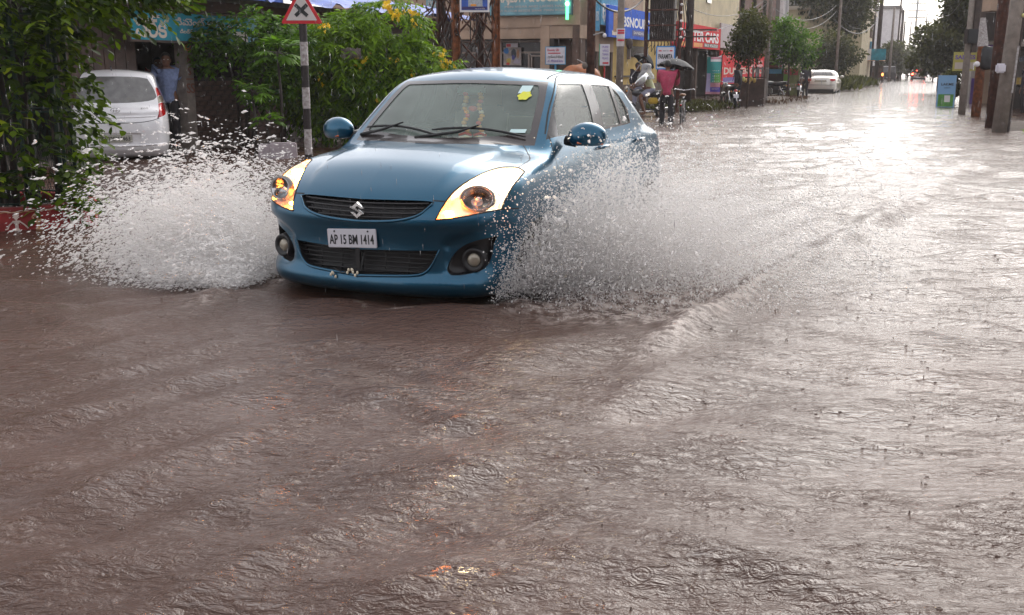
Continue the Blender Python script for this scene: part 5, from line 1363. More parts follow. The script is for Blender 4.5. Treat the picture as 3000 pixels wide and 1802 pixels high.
# ------------------------------------------------------------------ street furniture
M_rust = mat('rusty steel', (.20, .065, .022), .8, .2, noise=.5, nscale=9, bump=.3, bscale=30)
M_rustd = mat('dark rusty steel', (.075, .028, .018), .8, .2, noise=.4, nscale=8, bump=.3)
M_pole = mat('weathered concrete pole', (.26, .22, .19), .85, noise=.2, nscale=6, bump=.25)
M_poled = mat('dark wet pole', (.05, .033, .027), .7, noise=.3, nscale=6)
M_blackp = mat('black pole paint', (.018, .012, .012), .5, noise=.3, nscale=20)
M_whitep = mat('worn white pole paint', (.50, .47, .46), .6, col2=(.22, .18, .17), nscale=22)
M_signred = mat('warning red sheeting', (.55, .008, .02), .4, noise=.12, nscale=10)
M_signwhite = mat('warning sign white', (.55, .50, .48), .45, noise=.06, nscale=8)
M_steel = mat('galvanised steel', (.35, .34, .34), .5, .7)
# warning sign: red triangle, black cross
X0, Y0 = xat(905, 15.6, 467), 15.6
ws = thing('warning_sign', 'red triangular crossroads sign with a black cross on a black and white striped post', 'road sign', (X0, Y0, -.15))
zs = zat(66, Y0)+.15
bands = [(0, .42, 1)]
cuts = [467, 452, 378, 318, 256, 192, 123, 60]
zc_ = [zat(v, Y0)+.15 for v in cuts]; zc_[0] = 0
for k, (a, b_) in enumerate(zip(zc_, zc_[1:]+[zs+.5])):
    MB().lathe([(.058, a), (.058, b_)], 14).build('post_band', M_blackp if k % 2 == 0 else M_whitep, ws, True)
def tri(s, r):  # rounded triangle pointing up, side s
    P = []; R_ = s/math.sqrt(3)
    for k in range(3):
        a = PI/2+2*PI*k/3; c = ((R_-2*r)*math.cos(a), (R_-2*r)*math.sin(a))
        for q in np.linspace(-PI/3, PI/3, 5): P.append((c[0]+r*math.cos(a+q), c[1]+r*math.sin(a+q)))
    return P
S_ = .615; zc = zs+S_/(2*math.sqrt(3))-.02
Mf = Matrix.Translation((0, -.065, zc)) @ Matrix.Rotation(PI/2, 4, 'X')
MB().prism(tri(S_, .02), .012, Matrix.Translation((0, -.06, zc)) @ Matrix.Rotation(PI/2, 4, 'X')).build('red_plate', M_signred, ws)
MB().prism(tri(S_*.74, .006), .004, Matrix.Translation((0, -.0725, zc)) @ Matrix.Rotation(PI/2, 4, 'X')).build('white_field', M_signwhite, ws)
for s_ in (1, -1):
    q = MB().at(Matrix.Translation((0, -.0785-.0022*(s_ > 0), zc+.012)) @ Matrix.Rotation(s_*R(42), 4, 'Y')); q.box((0, 0, 0), (.235, .004, .052)); q.build('cross_bar', M_ink, ws)
MB().box((0, -.05, zc), (.04, .03, .3)).build('bracket', M_steel, ws)
# pale kerb stones under the papaya plants
for (u, v, w_, h_, lb) in ((768, 452, .24, .24, 'smaller pale lilac kerb stone on the left of the pair'), (818, 447, .42, .26, 'larger pale lilac kerb stone on the right of the pair')):
    x = xat(u, 16.2); o = MB().bevbox((0, 0, 0), (w_, .18, h_), .02, .15).build('kerb_stone', mat('pale stone', (.42, .36, .38), .85, noise=.15, nscale=12) if u < 800 else bpy.data.materials['pale stone'], None, loc=(x, 16.2, h_/2-.02)); tag(o, lb, 'kerb stone', 'pale kerb stones')
# heap of pale plastic sheets and rubble behind the bush
M_sheet = mat('crumpled plastic sheet', (.50, .44, .42), .35, col2=(.16, .12, .11), nscale=5, bump=1., bscale=14, detail=8)
gp = np.random.default_rng(4)
def crumple(label, x, y, z, sx, sy, rx, rz):
    V = []; F = []; n = 34
    for i in range(n):
        for j in range(n):
            a, b_ = i/(n-1)-.5, j/(n-1)-.5
            hh_ = .16*(vnoise(np.array(a*9+x), np.array(b_*9+y), 5)-.5)+.10*(vnoise(np.array(a*21), np.array(b_*21+x), 6)-.5)
            V.append((a*sx, b_*sy, float(hh_)))
            if i and j: F.append(((i-1)*n+j-1, i*n+j-1, i*n+j, (i-1)*n+j))
    o = MB().add(V, F).build('plastic_sheet', M_sheet, None, loc=(x, y, z)); o.rotation_euler = (rx, 0, rz); tag(o, label, 'plastic sheet')
crumple('white plastic sheeting slumped against the bush next to the blue car roof', xat(1115, 21), 21.0, .95, 1.2, 1.7, R(62), .35)
crumple('crumpled pale plastic heap low behind the bush trunks', xat(1010, 20.6), 20.6, .38, 1.1, .8, R(58), -.2)
crumple('brownish plastic sheeting spread beside the car mirror', xat(955, 20.2), 20.2, .12, 1.6, .9, R(35), .1)
crumple('scrap of white plastic caught in the flowering bush', xat(1030, 18.3), 18.3, 1.62, .34, .2, R(60), .2)
b = MB()
for k in range(60):
    b.box((gp.normal(0, .7), gp.normal(0, .3), abs(gp.normal(0, .2))), (gp.uniform(.05, .2), gp.uniform(.05, .15), gp.uniform(.04, .12)), gp.uniform(0, 3))
o = b.build('rubble', M_brk, None, loc=(xat(1000, 20.9), 20.9, 0)); tag(o, 'heap of dark brick rubble under the plastic sheets', 'rubble', None, 'stuff')
# lattice mast with braces, poster and dry creepers
Lx, Ly = xat(1372, 23.0), 23.0
lm_ = thing('lattice_mast', 'rusty steel lattice mast with crossed braces and dry creepers hanging on it', 'mast', (Lx, Ly, -.15), R(24))
hw = .46
for sx, sy in ((-1, -1), (1, -1), (1, 1), (-1, 1)):
    q = MB(); q.box((0, 0, 3.), (.15, .012, 6.)); q.box((-.07, 0, 3.), (.014, .11, 6.)); q.box((.07, 0, 3.), (.014, .11, 6.))
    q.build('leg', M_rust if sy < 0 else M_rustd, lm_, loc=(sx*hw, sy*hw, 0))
def brace(a, b_): MB().tube([a, b_], .022, 4).build('brace', M_rustd if rng.random() < .5 else M_poled, lm_)
for k in range(6):
    z0, z1 = .3+.95*k, 1.25+.95*k
    for (p, q) in (((-hw, -hw), (hw, -hw)), ((hw, -hw), (hw, hw)), ((-hw, hw), (hw, hw)), ((-hw, -hw), (-hw, hw))):
        brace((p[0], p[1]-.03, z0), (q[0], q[1]-.03, z1)); brace((q[0], q[1]+.03, z0), (p[0], p[1]+.03, z1))
for k in range(46):
    a = gp.uniform(0, 4); s_ = int(a); t_ = a-s_; cs = [(-hw, -hw), (hw, -hw), (hw, hw), (-hw, hw), (-hw, -hw)]
    x = cs[s_][0]*(1-t_)+cs[s_+1][0]*t_; y = cs[s_][1]*(1-t_)+cs[s_+1][1]*t_
    zt = gp.uniform(2.4, 4.2); L = gp.uniform(.4, 1.4); pts = [(x+gp.normal(0, .05)-(.12*j if k < 14 else 0), y-.05+gp.normal(0, .05), zt-L*j/5) for j in range(6)]
    MB().tube(pts, [.012, .016, .012, .02, .01, .004], 5).build('creeper', M_stem if k % 3 else M_rustd, lm_)
dl = leaf_mat('dry leaves', (.05, .022, .014), (.16, .075, .04))
n = 420; P_ = np.stack([gp.uniform(-1.5, .5, n), gp.uniform(-.5, .4, n), 3.2+gp.normal(0, .45, n)-.5*gp.random(n)], 1)
finish('dry_foliage', leaves_mesh('dry_foliage', P_, gp.normal(0, .3, (n, 3))-[0, 0, 1], gp.uniform(.05, .15, n), gp.random(n), 'slim', .5, gp), dl, lm_, kind='stuff')
zb = zat(36, 22.4); t = signboard((xat(1392, 22.4), 22.35, zb+.45), R(-4), .62, .9, M_white, 'poster_board', 'white framed blue poster fixed high on the lattice mast', depth=.03)
panel(t, 0, .0, .55, .82, mat('blue poster', (.03, .09, .40), .4, noise=.2, nscale=6), 'print'); panel(t, .02, -.21, .30, .26, mat('pale print', (.36, .38, .42), .5, noise=.2, nscale=20), 'print', -.021); panel(t, 0, -.37, .52, .06, mat('navy print', (.03, .02, .12), .5), 'print', -.021)
write(t, 'N A V Y A', M_white_ink, .12, -.385, .2, .02, y=-.026)
panel(t, -.02, -.31, .12, .04, M_orange_ink, 'print', -.026)
# poles
def pole(label, u, Y, r, h, m, cat='utility pole', z0=-.15, r2=None, lean=0, name='pole', sq=False):
    t = thing(name, label, cat, (xat(u, Y), Y, z0))
    if sq:
        q = MB(); q.box((0, 0, h/2), (r*2, r*1.5, h), .3, .75); q.build('shaft', m, t)
    else: MB().tube([(0, 0, 0), (lean*.5, 0, h/2), (lean, 0, h)], [r, (r+(r2 or r*.8))/2, r2 or r*.8], 12).build('shaft', m, t, True)
    return t
p = pole('dark rust red pole in front of the beige building corner', 1730, 27, .115, 7.5, M_rustd)
MB().tube([(.05, -.1, 2.35), (.28, -.15, 2.42), (.34, -.15, 2.36)], .02, 6).build('bracket', M_steel, p); MB().ball((.33, -.15, 2.34), (.05, .05, .06), 8, 6).build('insulator', M_white, p, True)
MB().tube([(-.1, -.1, 1.62), (-.35, -.12, 1.75)], .012, 5).build('wire_end', M_steel, p); MB().ball((-.16, -.12, 1.6), (.07, .06, .09), 8, 6).build('cable_coil', M_conc, p, True)
p = pole('grey concrete pole with pasted red and white notices left of the rider', 1816, 29.5, .105, 7.5, M_pole)
for va, vb, m_ in ((84, 112, M_paper), (112, 136, mat('pale notice', (.55, .50, .48), .6))):
    za, zb_ = zat(va, 29.5)+.15, zat(vb, 29.5)+.15
    MB().lathe([(.116 if va < 100 else .112, zb_), (.116 if va < 100 else .112, za)], 14).build('notice', m_, p, True)
for v in (90, 97, 118): 
    z = zat(v, 29.5)+.15; q = MB()
    for k in range(7): a = -PI/2-.75+1.5*k/6; q.box((.119*math.cos(a), .119*math.sin(a), z), (.008, .03, .05), a)
    q.build('red_print', M_red_ink, p)
MB().ball((.25, 0, 2.2), (.10, .08, .15), 8, 6).build('hanging_bag', M_poled, p, True)
# transformer structure between two poles
tf = thing('transformer', 'tall dark ribbed transformer cabinet on the rusty pole frame over the street', 'transformer', (xat(1938, 34), 34, -.15), RZ2+.1)
z0_, z1_ = zat(120, 34)+.15, zat(-60, 34)+.15
MB().box((0, 0, (z0_+z1_)/2), (.78, .5, z1_-z0_)).build('tank', mat('dark transformer steel', (.055, .042, .038), .6, .3, noise=.3, nscale=5), tf)
for k in range(12): MB().box((-.36+.065*k, -.30, (z0_+z1_)/2), (.022, .12, (z1_-z0_)*.94)).build('fin', M_poled, tf)
for z in np.linspace(z0_, z1_, 5): MB().box((0, -.33, z), (.98, .07, .05)).build('rail', M_rustd, tf)
for x in (-.52, .56): MB().tube([(x, -.1, 0), (x, -.1, 6)], .06, 8).build('leg', M_rustd, tf)
for k in range(7): MB().ball((.62, -.32, z0_+.25*k+.1), (.05, .05, .04), 8, 6).build('insulator', M_white, tf, True)
for k in range(8): MB().tube([(-.4+.1*k, -.32, z0_), (-.42+.12*k, -.35, z0_-.25-.1*(k % 3)), (-.3+.1*k, -.3, z0_-.12)], .014, 5).build('cable', M_ink, tf)
p = pole('thick dark pole with crossarms in front of the red sign', 2016, 36.5, .14, 8, M_poled)
for z in (zat(88, 36.5), zat(108, 36.5)): MB().box((-.05, -.15, z+.15), (1.9, .05, .05)).build('crossarm', M_poled, p)
for k in range(9): MB().tube([(-.6+.05*k, -.12, zat(-20, 36.5)), (-.55+.06*k+.05*math.sin(k), -.15, zat(60, 36.5)), (-.5+.02*k, -.12, zat(150, 36.5)+.2*math.sin(k*2))], .016, 5).build('cable', M_ink, p)
for k in range(5): MB().ball((-.62, -.2, zat(10+26*k, 36.5)), (.07, .06, .10), 8, 6).build('insulator', M_white if k % 2 else M_redlens, p, True)
pole('thin grey pole rising beside the young guarded tree', 2247, 46, .085, 12, M_pole, r2=.07)
pole('slim pale pole in front of the tree behind the white sedan', 2450, 66, .09, 11, M_pole, r2=.08)
pole('tall dark pole nearest the open sky on the left kerb', 2568, 96, .20, 13, M_poled)
pole('second thin dark pole just left of the tall dark pole', 2552, 100, .12, 7.5, M_poled)
t = thing('pole_sign', 'small teal and white sign box on the tall dark pole', 'signboard', (xat(2566, 95), 95, zat(160, 95)), RZ2); MB().box((.1, 0, 0), (1.3, .2, 1.0)).build('board', M_teal, t); MB().box((-.65, -.02, 0), (.3, .2, 1.0)).build('board', M_white, t)
for u, Y, tv, r_, lb in ((2606, 120, 20, .15, 'grey pole with a plain top against the sky'), (2624, 135, -10, .14, 'hazy pole with many crossarms, left one of two'), (2633, 140, 30, .20, 'hazy thick creeper clad pole, right one of two'), (2640, 150, 62, .12, 'short hazy pole behind the creeper clad pole')):
    pole(lb, u, Y, r_, zat(tv, Y)+.15, M_pole if u == 2606 else M_poled)
pole('distant thin T-topped pole over the vanishing point', 2658, 230, .16, zat(64, 230)+.15, M_pole); pole('distant thin pole right of the vanishing point', 2702, 230, .16, zat(40, 230)+.15, M_pole)
t = pole('distant lattice pylon faint in the sky at the street end', 2672, 320, .35, zat(-60, 320)+.15, mat('hazy pylon steel', (.3, .3, .3), .6))
for v in (8, 30, 50): MB().box((0, 0, zat(v, 320)), (5.5, .3, .3)).build('crossarm', M_pole, t)
for k in range(1, 4): MB().box((0, 0, zat(64, 230)-.3), (2.2, .2, .2)).build('crossarm', M_pole, bpy.data.objects['pole.010'] if False else t) if False else None
# right-hand poles
pole('thin blue grey pole above the right trees', 2753, 66, .10, 10, M_pole)
p = pole('slim concrete pole standing in the water left of the rusty pole', 2830, 32.4, .11, 6, M_pole, r2=.085)
MB().bevbox((-.02, -.2, zat(107, 32.4)+.15), (.34, .3, .42), .03).build('meter_box', M_ink, p); MB().box((.12, -.1, zat(20, 32.4)), (.15, .15, 2.4)).build('conduit', M_poled, p)
p = pole('rusty pole with a white band and a dark barrel transformer', 2872, 30.6, .135, 6, M_rust, r2=.11)
zb_, zt_ = zat(136, 30.6)+.15, zat(52, 30.6)+.15
MB().lathe([(.145, zb_), (.14, zt_)], 14).build('white_band', M_whitep, p, True); MB().lathe([(.15, zt_), (.145, zt_+2)], 14).build('dark_sleeve', M_poled, p, True)
za, zc2 = zat(205, 30.6)+.15, zat(138, 30.6)+.15
MB().at(Matrix.Translation((.12, -.12, 0))).lathe([(.02, za), (.17, za+.03), (.19, za+.1), (.19, zc2-.08), (.15, zc2), (.02, zc2+.02)], 16).build('transformer_barrel', M_ink, p, True)
MB().ball((-.2, -.2, zat(188, 30.6)+.15), (.09, .06, .08), 8, 6).build('insulator', M_white, p, True)
for k in range(8): MB().bevbox((.30+.035*(k % 2), -.15, za+.08+.085*k), (.1, .1, .06), .01).build('clamp', M_ink, p)
pole('dark rusty pole close behind the pale concrete pole on the right', 2920, 24.6, .135, 6.5, M_rustd, r2=.12)
p = pole('pale grey concrete pole standing in the flood at the right edge', 2946, 22.9, .16, 6.5, M_pole, r2=.13, lean=.24, sq=False)
MB().tube([(.16, -.08, .1), (.22, -.08, 2.3), (.24, -.06, 4.5)], .03, 6).build('conduit', M_poled, p); MB().tube([(.13, -.12, 1.0), (.165, -.12, 2.0)], .028, 6).build('white_pipe', M_whitep, p)
MB().bevbox((-.18, -.15, zat(200, 22.9)+.15), (.2, .12, .2), .03).build('wrapped_box', M_paper, p); MB().ball((.19, -.16, zat(46, 22.9)+.15), .045, 8, 6).build('small_lamp', mat('yellow lamp', (.6, .55, .2), .3), p, True)
p = thing('dark_canopy', 'dark sagging canopy cloth hung between the right hand poles', 'canopy', (xat(2905, 27), 27, zat(80, 27)))
MB().prism([(-.30, .34), (.52, .36), (.40, -.34), (-.16, -.34)], .5, Matrix.Rotation(PI/2, 4, 'X')).build('cloth', M_dark, p); MB().box((.1, .1, .55), (.7, .5, .3)).build('top_frame', M_plaster, p)
# boards standing along the kerbs
def standee(label, u, v, Y, w_, h_, m, rz=RZ2, name='standee', z=None):
    t = thing(name, label, 'standee', (xat(u, Y, v), Y, 0 if z is None else z), rz); t['depth'] = .05
    MB().box((0, 0, h_/2), (w_, .05, h_)).build('board', m, t); return t
t = standee('light blue standee board with a green and white picture on the right kerb', 2768, 313, 38.4, .62, 1.14, mat('pale blue board', (.20, .38, .60), .45))
panel(t, 0, .24, .52, .44, mat('green print', (.08, .26, .04), .5, noise=.3, nscale=8), 'print'); panel(t, .05, .30, .2, .24, M_white, 'print', -.032); write(t, 'LAKME', M_ink, .02, .82, .42, .09, bold=.02); write(t, 'salon', M_ink, .02, .70, .2, .05)
for x in (-.3, .3): MB().box((x, .03, .55), (.04, .06, 1.3)).build('leg', M_ink, t)
t = standee('yellow board with purple letters hung behind the slim pole', 2826, 190, 41, .85, .72, mat('yellow board', (.50, .44, .10), .5), name='hanging_board', z=zat(208, 41))
write(t, 'SAREES', M_purple_ink, 0, .52, .72, .16, bold=.03); panel(t, 0, .20, .7, .25, M_cream_ink, 'panel')
t = standee('small blue board at the foot of the right shop', 2925, 300, 40, .5, .40, mat('deep blue board', (.03, .06, .22), .5)); 
t = standee('white signboard with a red heading and Telugu lines on a blue post', 1627, 190, 29.0, .52, .44, M_paper, R(-6), 'signboard', zat(187, 29))
write(t, 'Beside SBI', M_red_ink, -.06, .37, .32, .065, bold=.012); panel(t, -.03, .285, .34, .026, M_red_ink, 'arrow'); write(t, 'నాగార్జున హాస్పిటల్', M_ink, 0, .19, .42, .07); write(t, 'డా. శ్రీనివాస్ రావు', M_purple_ink, 0, .08, .42, .07)
f = MB(); q = .02; f.box((0, 0, .44+q/2), (.56, .06, q)); f.box((0, 0, -q/2), (.56, .06, q)); f.box((-.27, 0, .22), (q, .06, .44)); f.box((.27, 0, .22), (q, .06, .44)); f.build('frame', M_cyan, t)
MB().tube([(0, .03, 0), (0, .03, -1.75)], .03, 6).build('post', M_cyan, t)
t = standee('narrow upright white board with purple lettering and a red bar by the dark pole', 1771, 192, 30.5, .28, .60, M_paper, R(-10), 'signboard', zat(192, 30.5))
for k in range(4): write(t, ['PURE', 'VEG', 'TIFFIN', 'MEALS'][k], M_purple_ink, .02, .52-.105*k, .17, .06)
panel(t, .03, .07, .17, .05, M_red_ink, 'red_bar'); MB().box((-.15, 0, .3), (.025, .055, .62)).build('edge', mat('green edge', (.05, .3, .16), .5), t); MB().tube([(0, .03, 0), (0, .03, -1.75)], .025, 6).build('post', M_redlens, t)
t = standee('white board in a bright blue frame behind the umbrella', 1949, 190, 33.0, .52, .64, M_paper, R(-12), 'signboard', zat(200, 33))
f = MB(); q = .035; f.box((0, 0, .64+q/2), (.59, .06, q)); f.box((0, 0, -q/2), (.59, .06, q)); f.box((-.2775, 0, .32), (q, .06, .64)); f.box((.2775, 0, .32), (q, .06, .64)); f.build('frame', mat('sky blue frame', (.05, .25, .62), .5), t)
write(t, 'PARAMITA', M_ink, 0, .36, .44, .15, bold=.03); write(t, 'WAY TO', M_ink, 0, .53, .18, .045)
for s_ in (-1, 1): panel(t, s_*.17, .53, .09, .035, M_red_ink, 'arrow')
MB().tube([(0, .03, 0), (0, .03, -1.75)], .03, 6).build('post', M_cyan, t)
# flapping banner
V = []; F = []; n, k = 18, 8; Yb = 36.8; bw, bh_ = .52, 1.35
for i in range(n):
    for j in range(k):
        a, b_ = j/(k-1), i/(n-1); V.append(((a-.5)*bw*(1-.05*math.sin(PI*b_)), .06*math.sin(a*5+b_*3), b_*bh_-(.10*math.sin(PI*a) if i == n-1 else 0)))
        if i and j: F.append(((i-1)*k+j-1, (i-1)*k+j, i*k+j, i*k+j-1))
bn = thing('banner', 'upright printed banner in teal green lilac and violet tied by the bank of weeds', 'banner', (xat(2091, Yb), Yb, zat(276, Yb)), RZ2)
me = bpy.data.meshes.new('cloth'); me.from_pydata(V, [], F); 
mats_b = [mat('banner teal', (.05, .32, .30), .6), mat('banner lilac', (.42, .36, .55), .6), mat('banner green', (.12, .36, .08), .6), mat('banner violet', (.10, .07, .42), .6), mat('banner pink', (.55, .25, .30), .6), M_white_ink]
for p_ in me.polygons:
    c = p_.center; a, b_ = c.x/bw+.5, c.z/bh_
    q = 1 if a < .32 and b_ < .55 else 0
    if a >= .32: q = 3 if b_ < .2 else (4 if b_ < .28 else (2 if b_ < .55 and a > .6 else (0 if b_ < .8 else 4)))
    if b_ > .93 or (.82 < b_ < .87 and a > .3) : q = 5
    if b_ < .03: q = 4
    p_.material_index = q
finish('cloth', me, mats_b, bn, True)
for k_ in range(5): lettering('a b c d'[:7], M_pink_ink if k_ % 2 else M_white_ink, bn, .09, -.075, .45+.09*k_, .22, .035)
lettering('FERTILITY', M_pink_ink, bn, .10, -.075, .18, .24, .05)
for x in (-.27, .27): MB().tube([(x, .02, -1.1), (x, .02, 1.38)], .016, 6).build('stake', M_wood, bn)
# small boards by the far scooters
t = standee('green and red faded board at the kerb before the white sedan', 2308, 282, 52.5, 1.05, 1.42, mat('faded green board', (.20, .22, .08), .6, noise=.3, nscale=4)); panel(t, .08, 1.22, .7, .30, mat('faded red print', (.36, .06, .06), .6, noise=.3, nscale=6), 'print'); panel(t, -.2, .95, .35, .35, mat('lime print', (.18, .36, .05), .6), 'print'); write(t, 'FOOD COURT', M_pink_ink, .1, .55, .7, .22)
t = standee('dark kiosk frame with a small blue panel beside the faded green board', 2268, 282, 52, .8, 1.7, M_dark); panel(t, 0, 1.25, .6, .22, M_cyan, 'print'); panel(t, 0, 1.5, .62, .12, mat('dull red strip', (.2, .03, .03), .6), 'print')
MB().box((0, 0, 1.78), (1.0, .7, .1)).build('roof', M_wood, t)
# orange sheet and yellow bags by the poles
V = []; F = []; n = 16
for i in range(n):
    for j in range(n):
        a, b_ = i/(n-1)-.5, j/(n-1)-.5; V.append((a*1.3, b_*1.0, .45*max(0, 1-4*a*a)**.5*(max(0, 1-4*b_*b_)**.5)+.02*math.sin(a*17+b_*9)))
        if i and j: F.append(((i-1)*n+j-1, i*n+j-1, i*n+j, (i-1)*n+j))
o = MB().add(V, F).build('orange_cover', M_orange, None, True, loc=(xat(1700, 31.5), 31.5, 1.06)); tag(o, 'orange tarpaulin covering a cart between the white board and the dark pole', 'tarpaulin')
c_ = thing('covered_cart', 'dark wooden cart under the orange tarpaulin', 'cart', (xat(1700, 31.5), 31.5, -.1)); MB().box((0, 0, 1.05), (1.25, .95, .2)).build('tray', M_wood, c_)
for x, y in ((-.5, -.4), (.5, -.4), (.5, .4), (-.5, .4)): MB().tube([(x, y, 0), (x, y, .95)], .03, 6).build('leg', M_wood, c_)
for k in range(5):
    u = 2180+8*k; o = MB().ball((0, 0, 0), (.06, .05, .09), 9, 6).build('yellow_bag', M_yellow if k else mat('pale yellow bag', (.6, .56, .18), .5), None, True, loc=(xat(u, 39.5), 39.5+.1*(k % 2), zat(232+4*(k % 3), 39.5))); tag(o, ['paler cream yellow bag at the left end of the row on the stall', 'yellow bag second from the left on the stall', 'yellow bag in the middle of the row on the stall', 'yellow bag fourth along the row on the stall', 'yellow bag at the right end of the row on the stall'][k], 'bag', 'yellow bags on the stall')
stl = thing('stall', 'dark wooden stall under the guarded tree with bags hung on it', 'stall', (xat(2200, 40), 40, -.1), RZ2); MB().box((0, .2, .55), (1.1, .5, 1.1)).build('counter', M_wood, stl)
for x in (-.5, .5): MB().tube([(x, .1, 0), (x, .1, 1.75)], .03, 6).build('post', M_wood, stl)
MB().box((0, .1, 1.15), (1.1, .06, .05)).build('rail', M_wood, stl)
tgd = thing('iron_tree_guard', 'square grey iron guard round the young tree trunk', 'tree guard', (xat(2228, 41), 41, -.15), .3)
for a in range(8): MB().box((.3*math.cos(a*PI/4), .3*math.sin(a*PI/4), .8), (.07, .03, 1.6), a*PI/4+PI/2).build('bar', M_greywall, tgd)
for z in (.4, 1.5): MB().lathe([(.31, z), (.33, z), (.33, z+.06), (.31, z+.06), (.31, z)], 16).build('hoop', M_greywall, tgd)
# overhead wires
def wire(a, b_, sag, lb, r_=.012):
    a, b_ = Vector(a), Vector(b_); pts = [a.lerp(b_, t)-Vector((0, 0, sag*4*t*(1-t))) for t in np.linspace(0, 1, 17)]
    o = MB().tube(pts, r_, 4).build('overhead_wire', M_ink, None); tag(o, lb, 'wire', 'overhead wires')
W = lambda u, v, Y: (xat(u, Y, v), Y, zat(v, Y))
wire(W(2016, 20, 36.5), W(2247, -5, 46), .5, 'grey wire from the thick dark pole over the red sign, upper of two')
wire(W(2016, 92, 36.5), W(2247, 10, 46), .35, 'grey wire from the crossarm rising past the young guarded tree')
wire(W(2247, 30, 46), W(2450, 34, 66), .9, 'lower slack wire across the dark tall tree')
wire(W(2247, 8, 46), W(2450, 16, 66), .8, 'upper slack wire across the dark tall tree')
wire(W(2450, 30, 66), W(2568, 40, 96), 1.2, 'slack wire from the slim pale pole to the tall dark pole')
wire(W(2450, 62, 66), W(2568, 62, 96), .9, 'low wire bundle from the slim pale pole to the tall dark pole', .03)
wire(W(2568, 10, 96), W(2606, 26, 120), .6, 'wire from the tall dark pole to the plain grey pole')
wire(W(1730, -15, 27), W(1900, -22, 34), .5, 'black cable looping over the bright blue banner', .03)
wire(W(2753, 20, 66), W(2830, -20, 32.4), .6, 'wire over the right hand trees')
# ------------------------------------------------------------------ other vehicles
M_silver = mat('silver paint', (.86, .84, .85), .3, .05, coat=1., noise=.05, nscale=3)
M_sedan = mat('champagne white paint', (.62, .58, .52), .3, .3, coat=1.)
M_tint = mat('tinted car glass', (.05, .046, .045), .06, coat=.6)
M_greyglass = mat('wet grey car glass', (.16, .155, .15), .18, coat=.6, noise=.2, nscale=9)
M_darkpaint = mat('dark van paint', (.03, .03, .035), .3, coat=1.)
M_redcar = mat('car paint lightened for glare', (.42, .36, .33), .35, .1, coat=1.)  # base colour lightened to hold the glare on the far car
M_taillit = mat('lit tail lamp', (1, .05, .02), .3, emit=(1., .06, .03), estr=14)
M_orangelit = mat('lit orange lamp', (1, .3, .05), .3, emit=(1., .25, .05), estr=4)
def car_shape(L, W, H, hood_z, belt, ws0, ws1, rw1, rw0, tail, tum=.34, rear_round=.10, rcr=.05):
    """parameters for a generic car shell; rw1 / rw0: back window top and foot"""
    h = L/2; k = W/1.695
    d = dict(HERO); c = d.copy()
    c['xf'] = pchip([0, .3*k, .5*k, .65*k, .75*k, .85*k, .95*k], [h, h-.02, h-.06, h-.12, h-.18, h-.27, h-.4])
    c['xr'] = pchip([0, .4*k, .6*k, .75*k, .85*k, .95*k], [-h, -h+.02, -h+.06, -h+rear_round*1.2, -h+rear_round*2, -h+.34])
    c['gr'] = pchip([.15, .25, .35, .55, .75, .95, 1.1], [.14, .06, 0, 0, .015, .04, .08])
    c['zc'] = pchip([-h-.1, -h+.05, -h+.3, rw0, 0, ws0, ws0+.3, h-.3, h-.08, h], [tail-.05, tail-.02, tail, tail+.01, belt+.03, belt, belt-.03, hood_z+.03, hood_z-.05, hood_z-.1])
    c['side'] = pchip([.15, .25, .4, .6, .75, .88, .96, 1.04, 1.12], [.90, .945, .985, 1.0, .995, .98, .96, .93, .88])
    c['W'] = pchip([-h, -h+.4, 0, h-.4, h], [W/2-.05, W/2-.01, W/2, W/2, W/2-.02])
    c['ws'] = pchip([.9, belt, belt+(H-belt)*.55, H-.08, H+.02], [ws0+.17, ws0, ws0-(ws0-ws1)*.55, ws1, ws1-.25])
    c['rw'] = pchip([.85, belt+.03, belt+(H-belt)*.55, H-.08, H+.02], [rw0-.12, rw0, rw0+(rw1-rw0)*.5, rw1, rw1+.25])
    c['zr'] = pchip([rw1-.2, rw1, (rw1+ws1)/2, ws1, ws1+.2], [H-.06, H-.025, H, H-.03, H-.07])
    c['yg0'] = W/2-.05; c['tum'] = tum; c['rcr'] = rcr
    return c
def rear_car(name, label, cat, loc, rz, shape, paint, feats, res=(60, 26, 56), group=None, glassm=None):
    """car seen from behind: feats give cut outlines in (y, z) at the back, half side"""
    car = thing(name, label, cat, loc, rz, group)
    sdf = lambda P: car_sdf(P, shape)
    bm, lay = half_mesh(sdf, na=res[0], nc=res[1], nt=res[2])
    code = 1; parts = []
    for nm, P, m, d, off in feats:
        back = [(march(np.array([[-.3, abs(y), z]]), np.array([[-1., 0, 0]]), sdf, 3)[0][0], y, z) for y, z in P] if d != 'side' else [(x, sdf_y(sdf, x, z), z) for x, z in P]
        dd = (-1, 0, .15) if d == 'back' else ((-.8, .6, .1) if d == 'corner' else ((0, 1, .1)))
        cut(bm, lay, back, code, dd, over=(0,) if nm != 'window' or True else (0,), smooth=1, corner=45, pick=(lambda c: c.x < -.6) if d != 'side' else None)
        parts.append((nm, code, m, d, off)); code += 1
    body = skin('body', region(bm, lay, 0), paint, car)
    for nm, cd, m, d, off in parts:
        if d == 'back':
            vf = region(bm, lay, cd)
            if off < 0: recess(nm, vf, (-off, 0, 0), m, car)
            else: skin(nm, vf, m, car)
        else:
            for w in 'LR':
                vf = region(bm, lay, cd, w)
                if vf[0]: skin(nm, vf, m, car)
    bm.free()
    return car, sdf
def rx(sdf, y, z): return march(np.array([[-.3, abs(y), z]]), np.array([[-1., 0, 0]]), sdf, 3)[0][0]
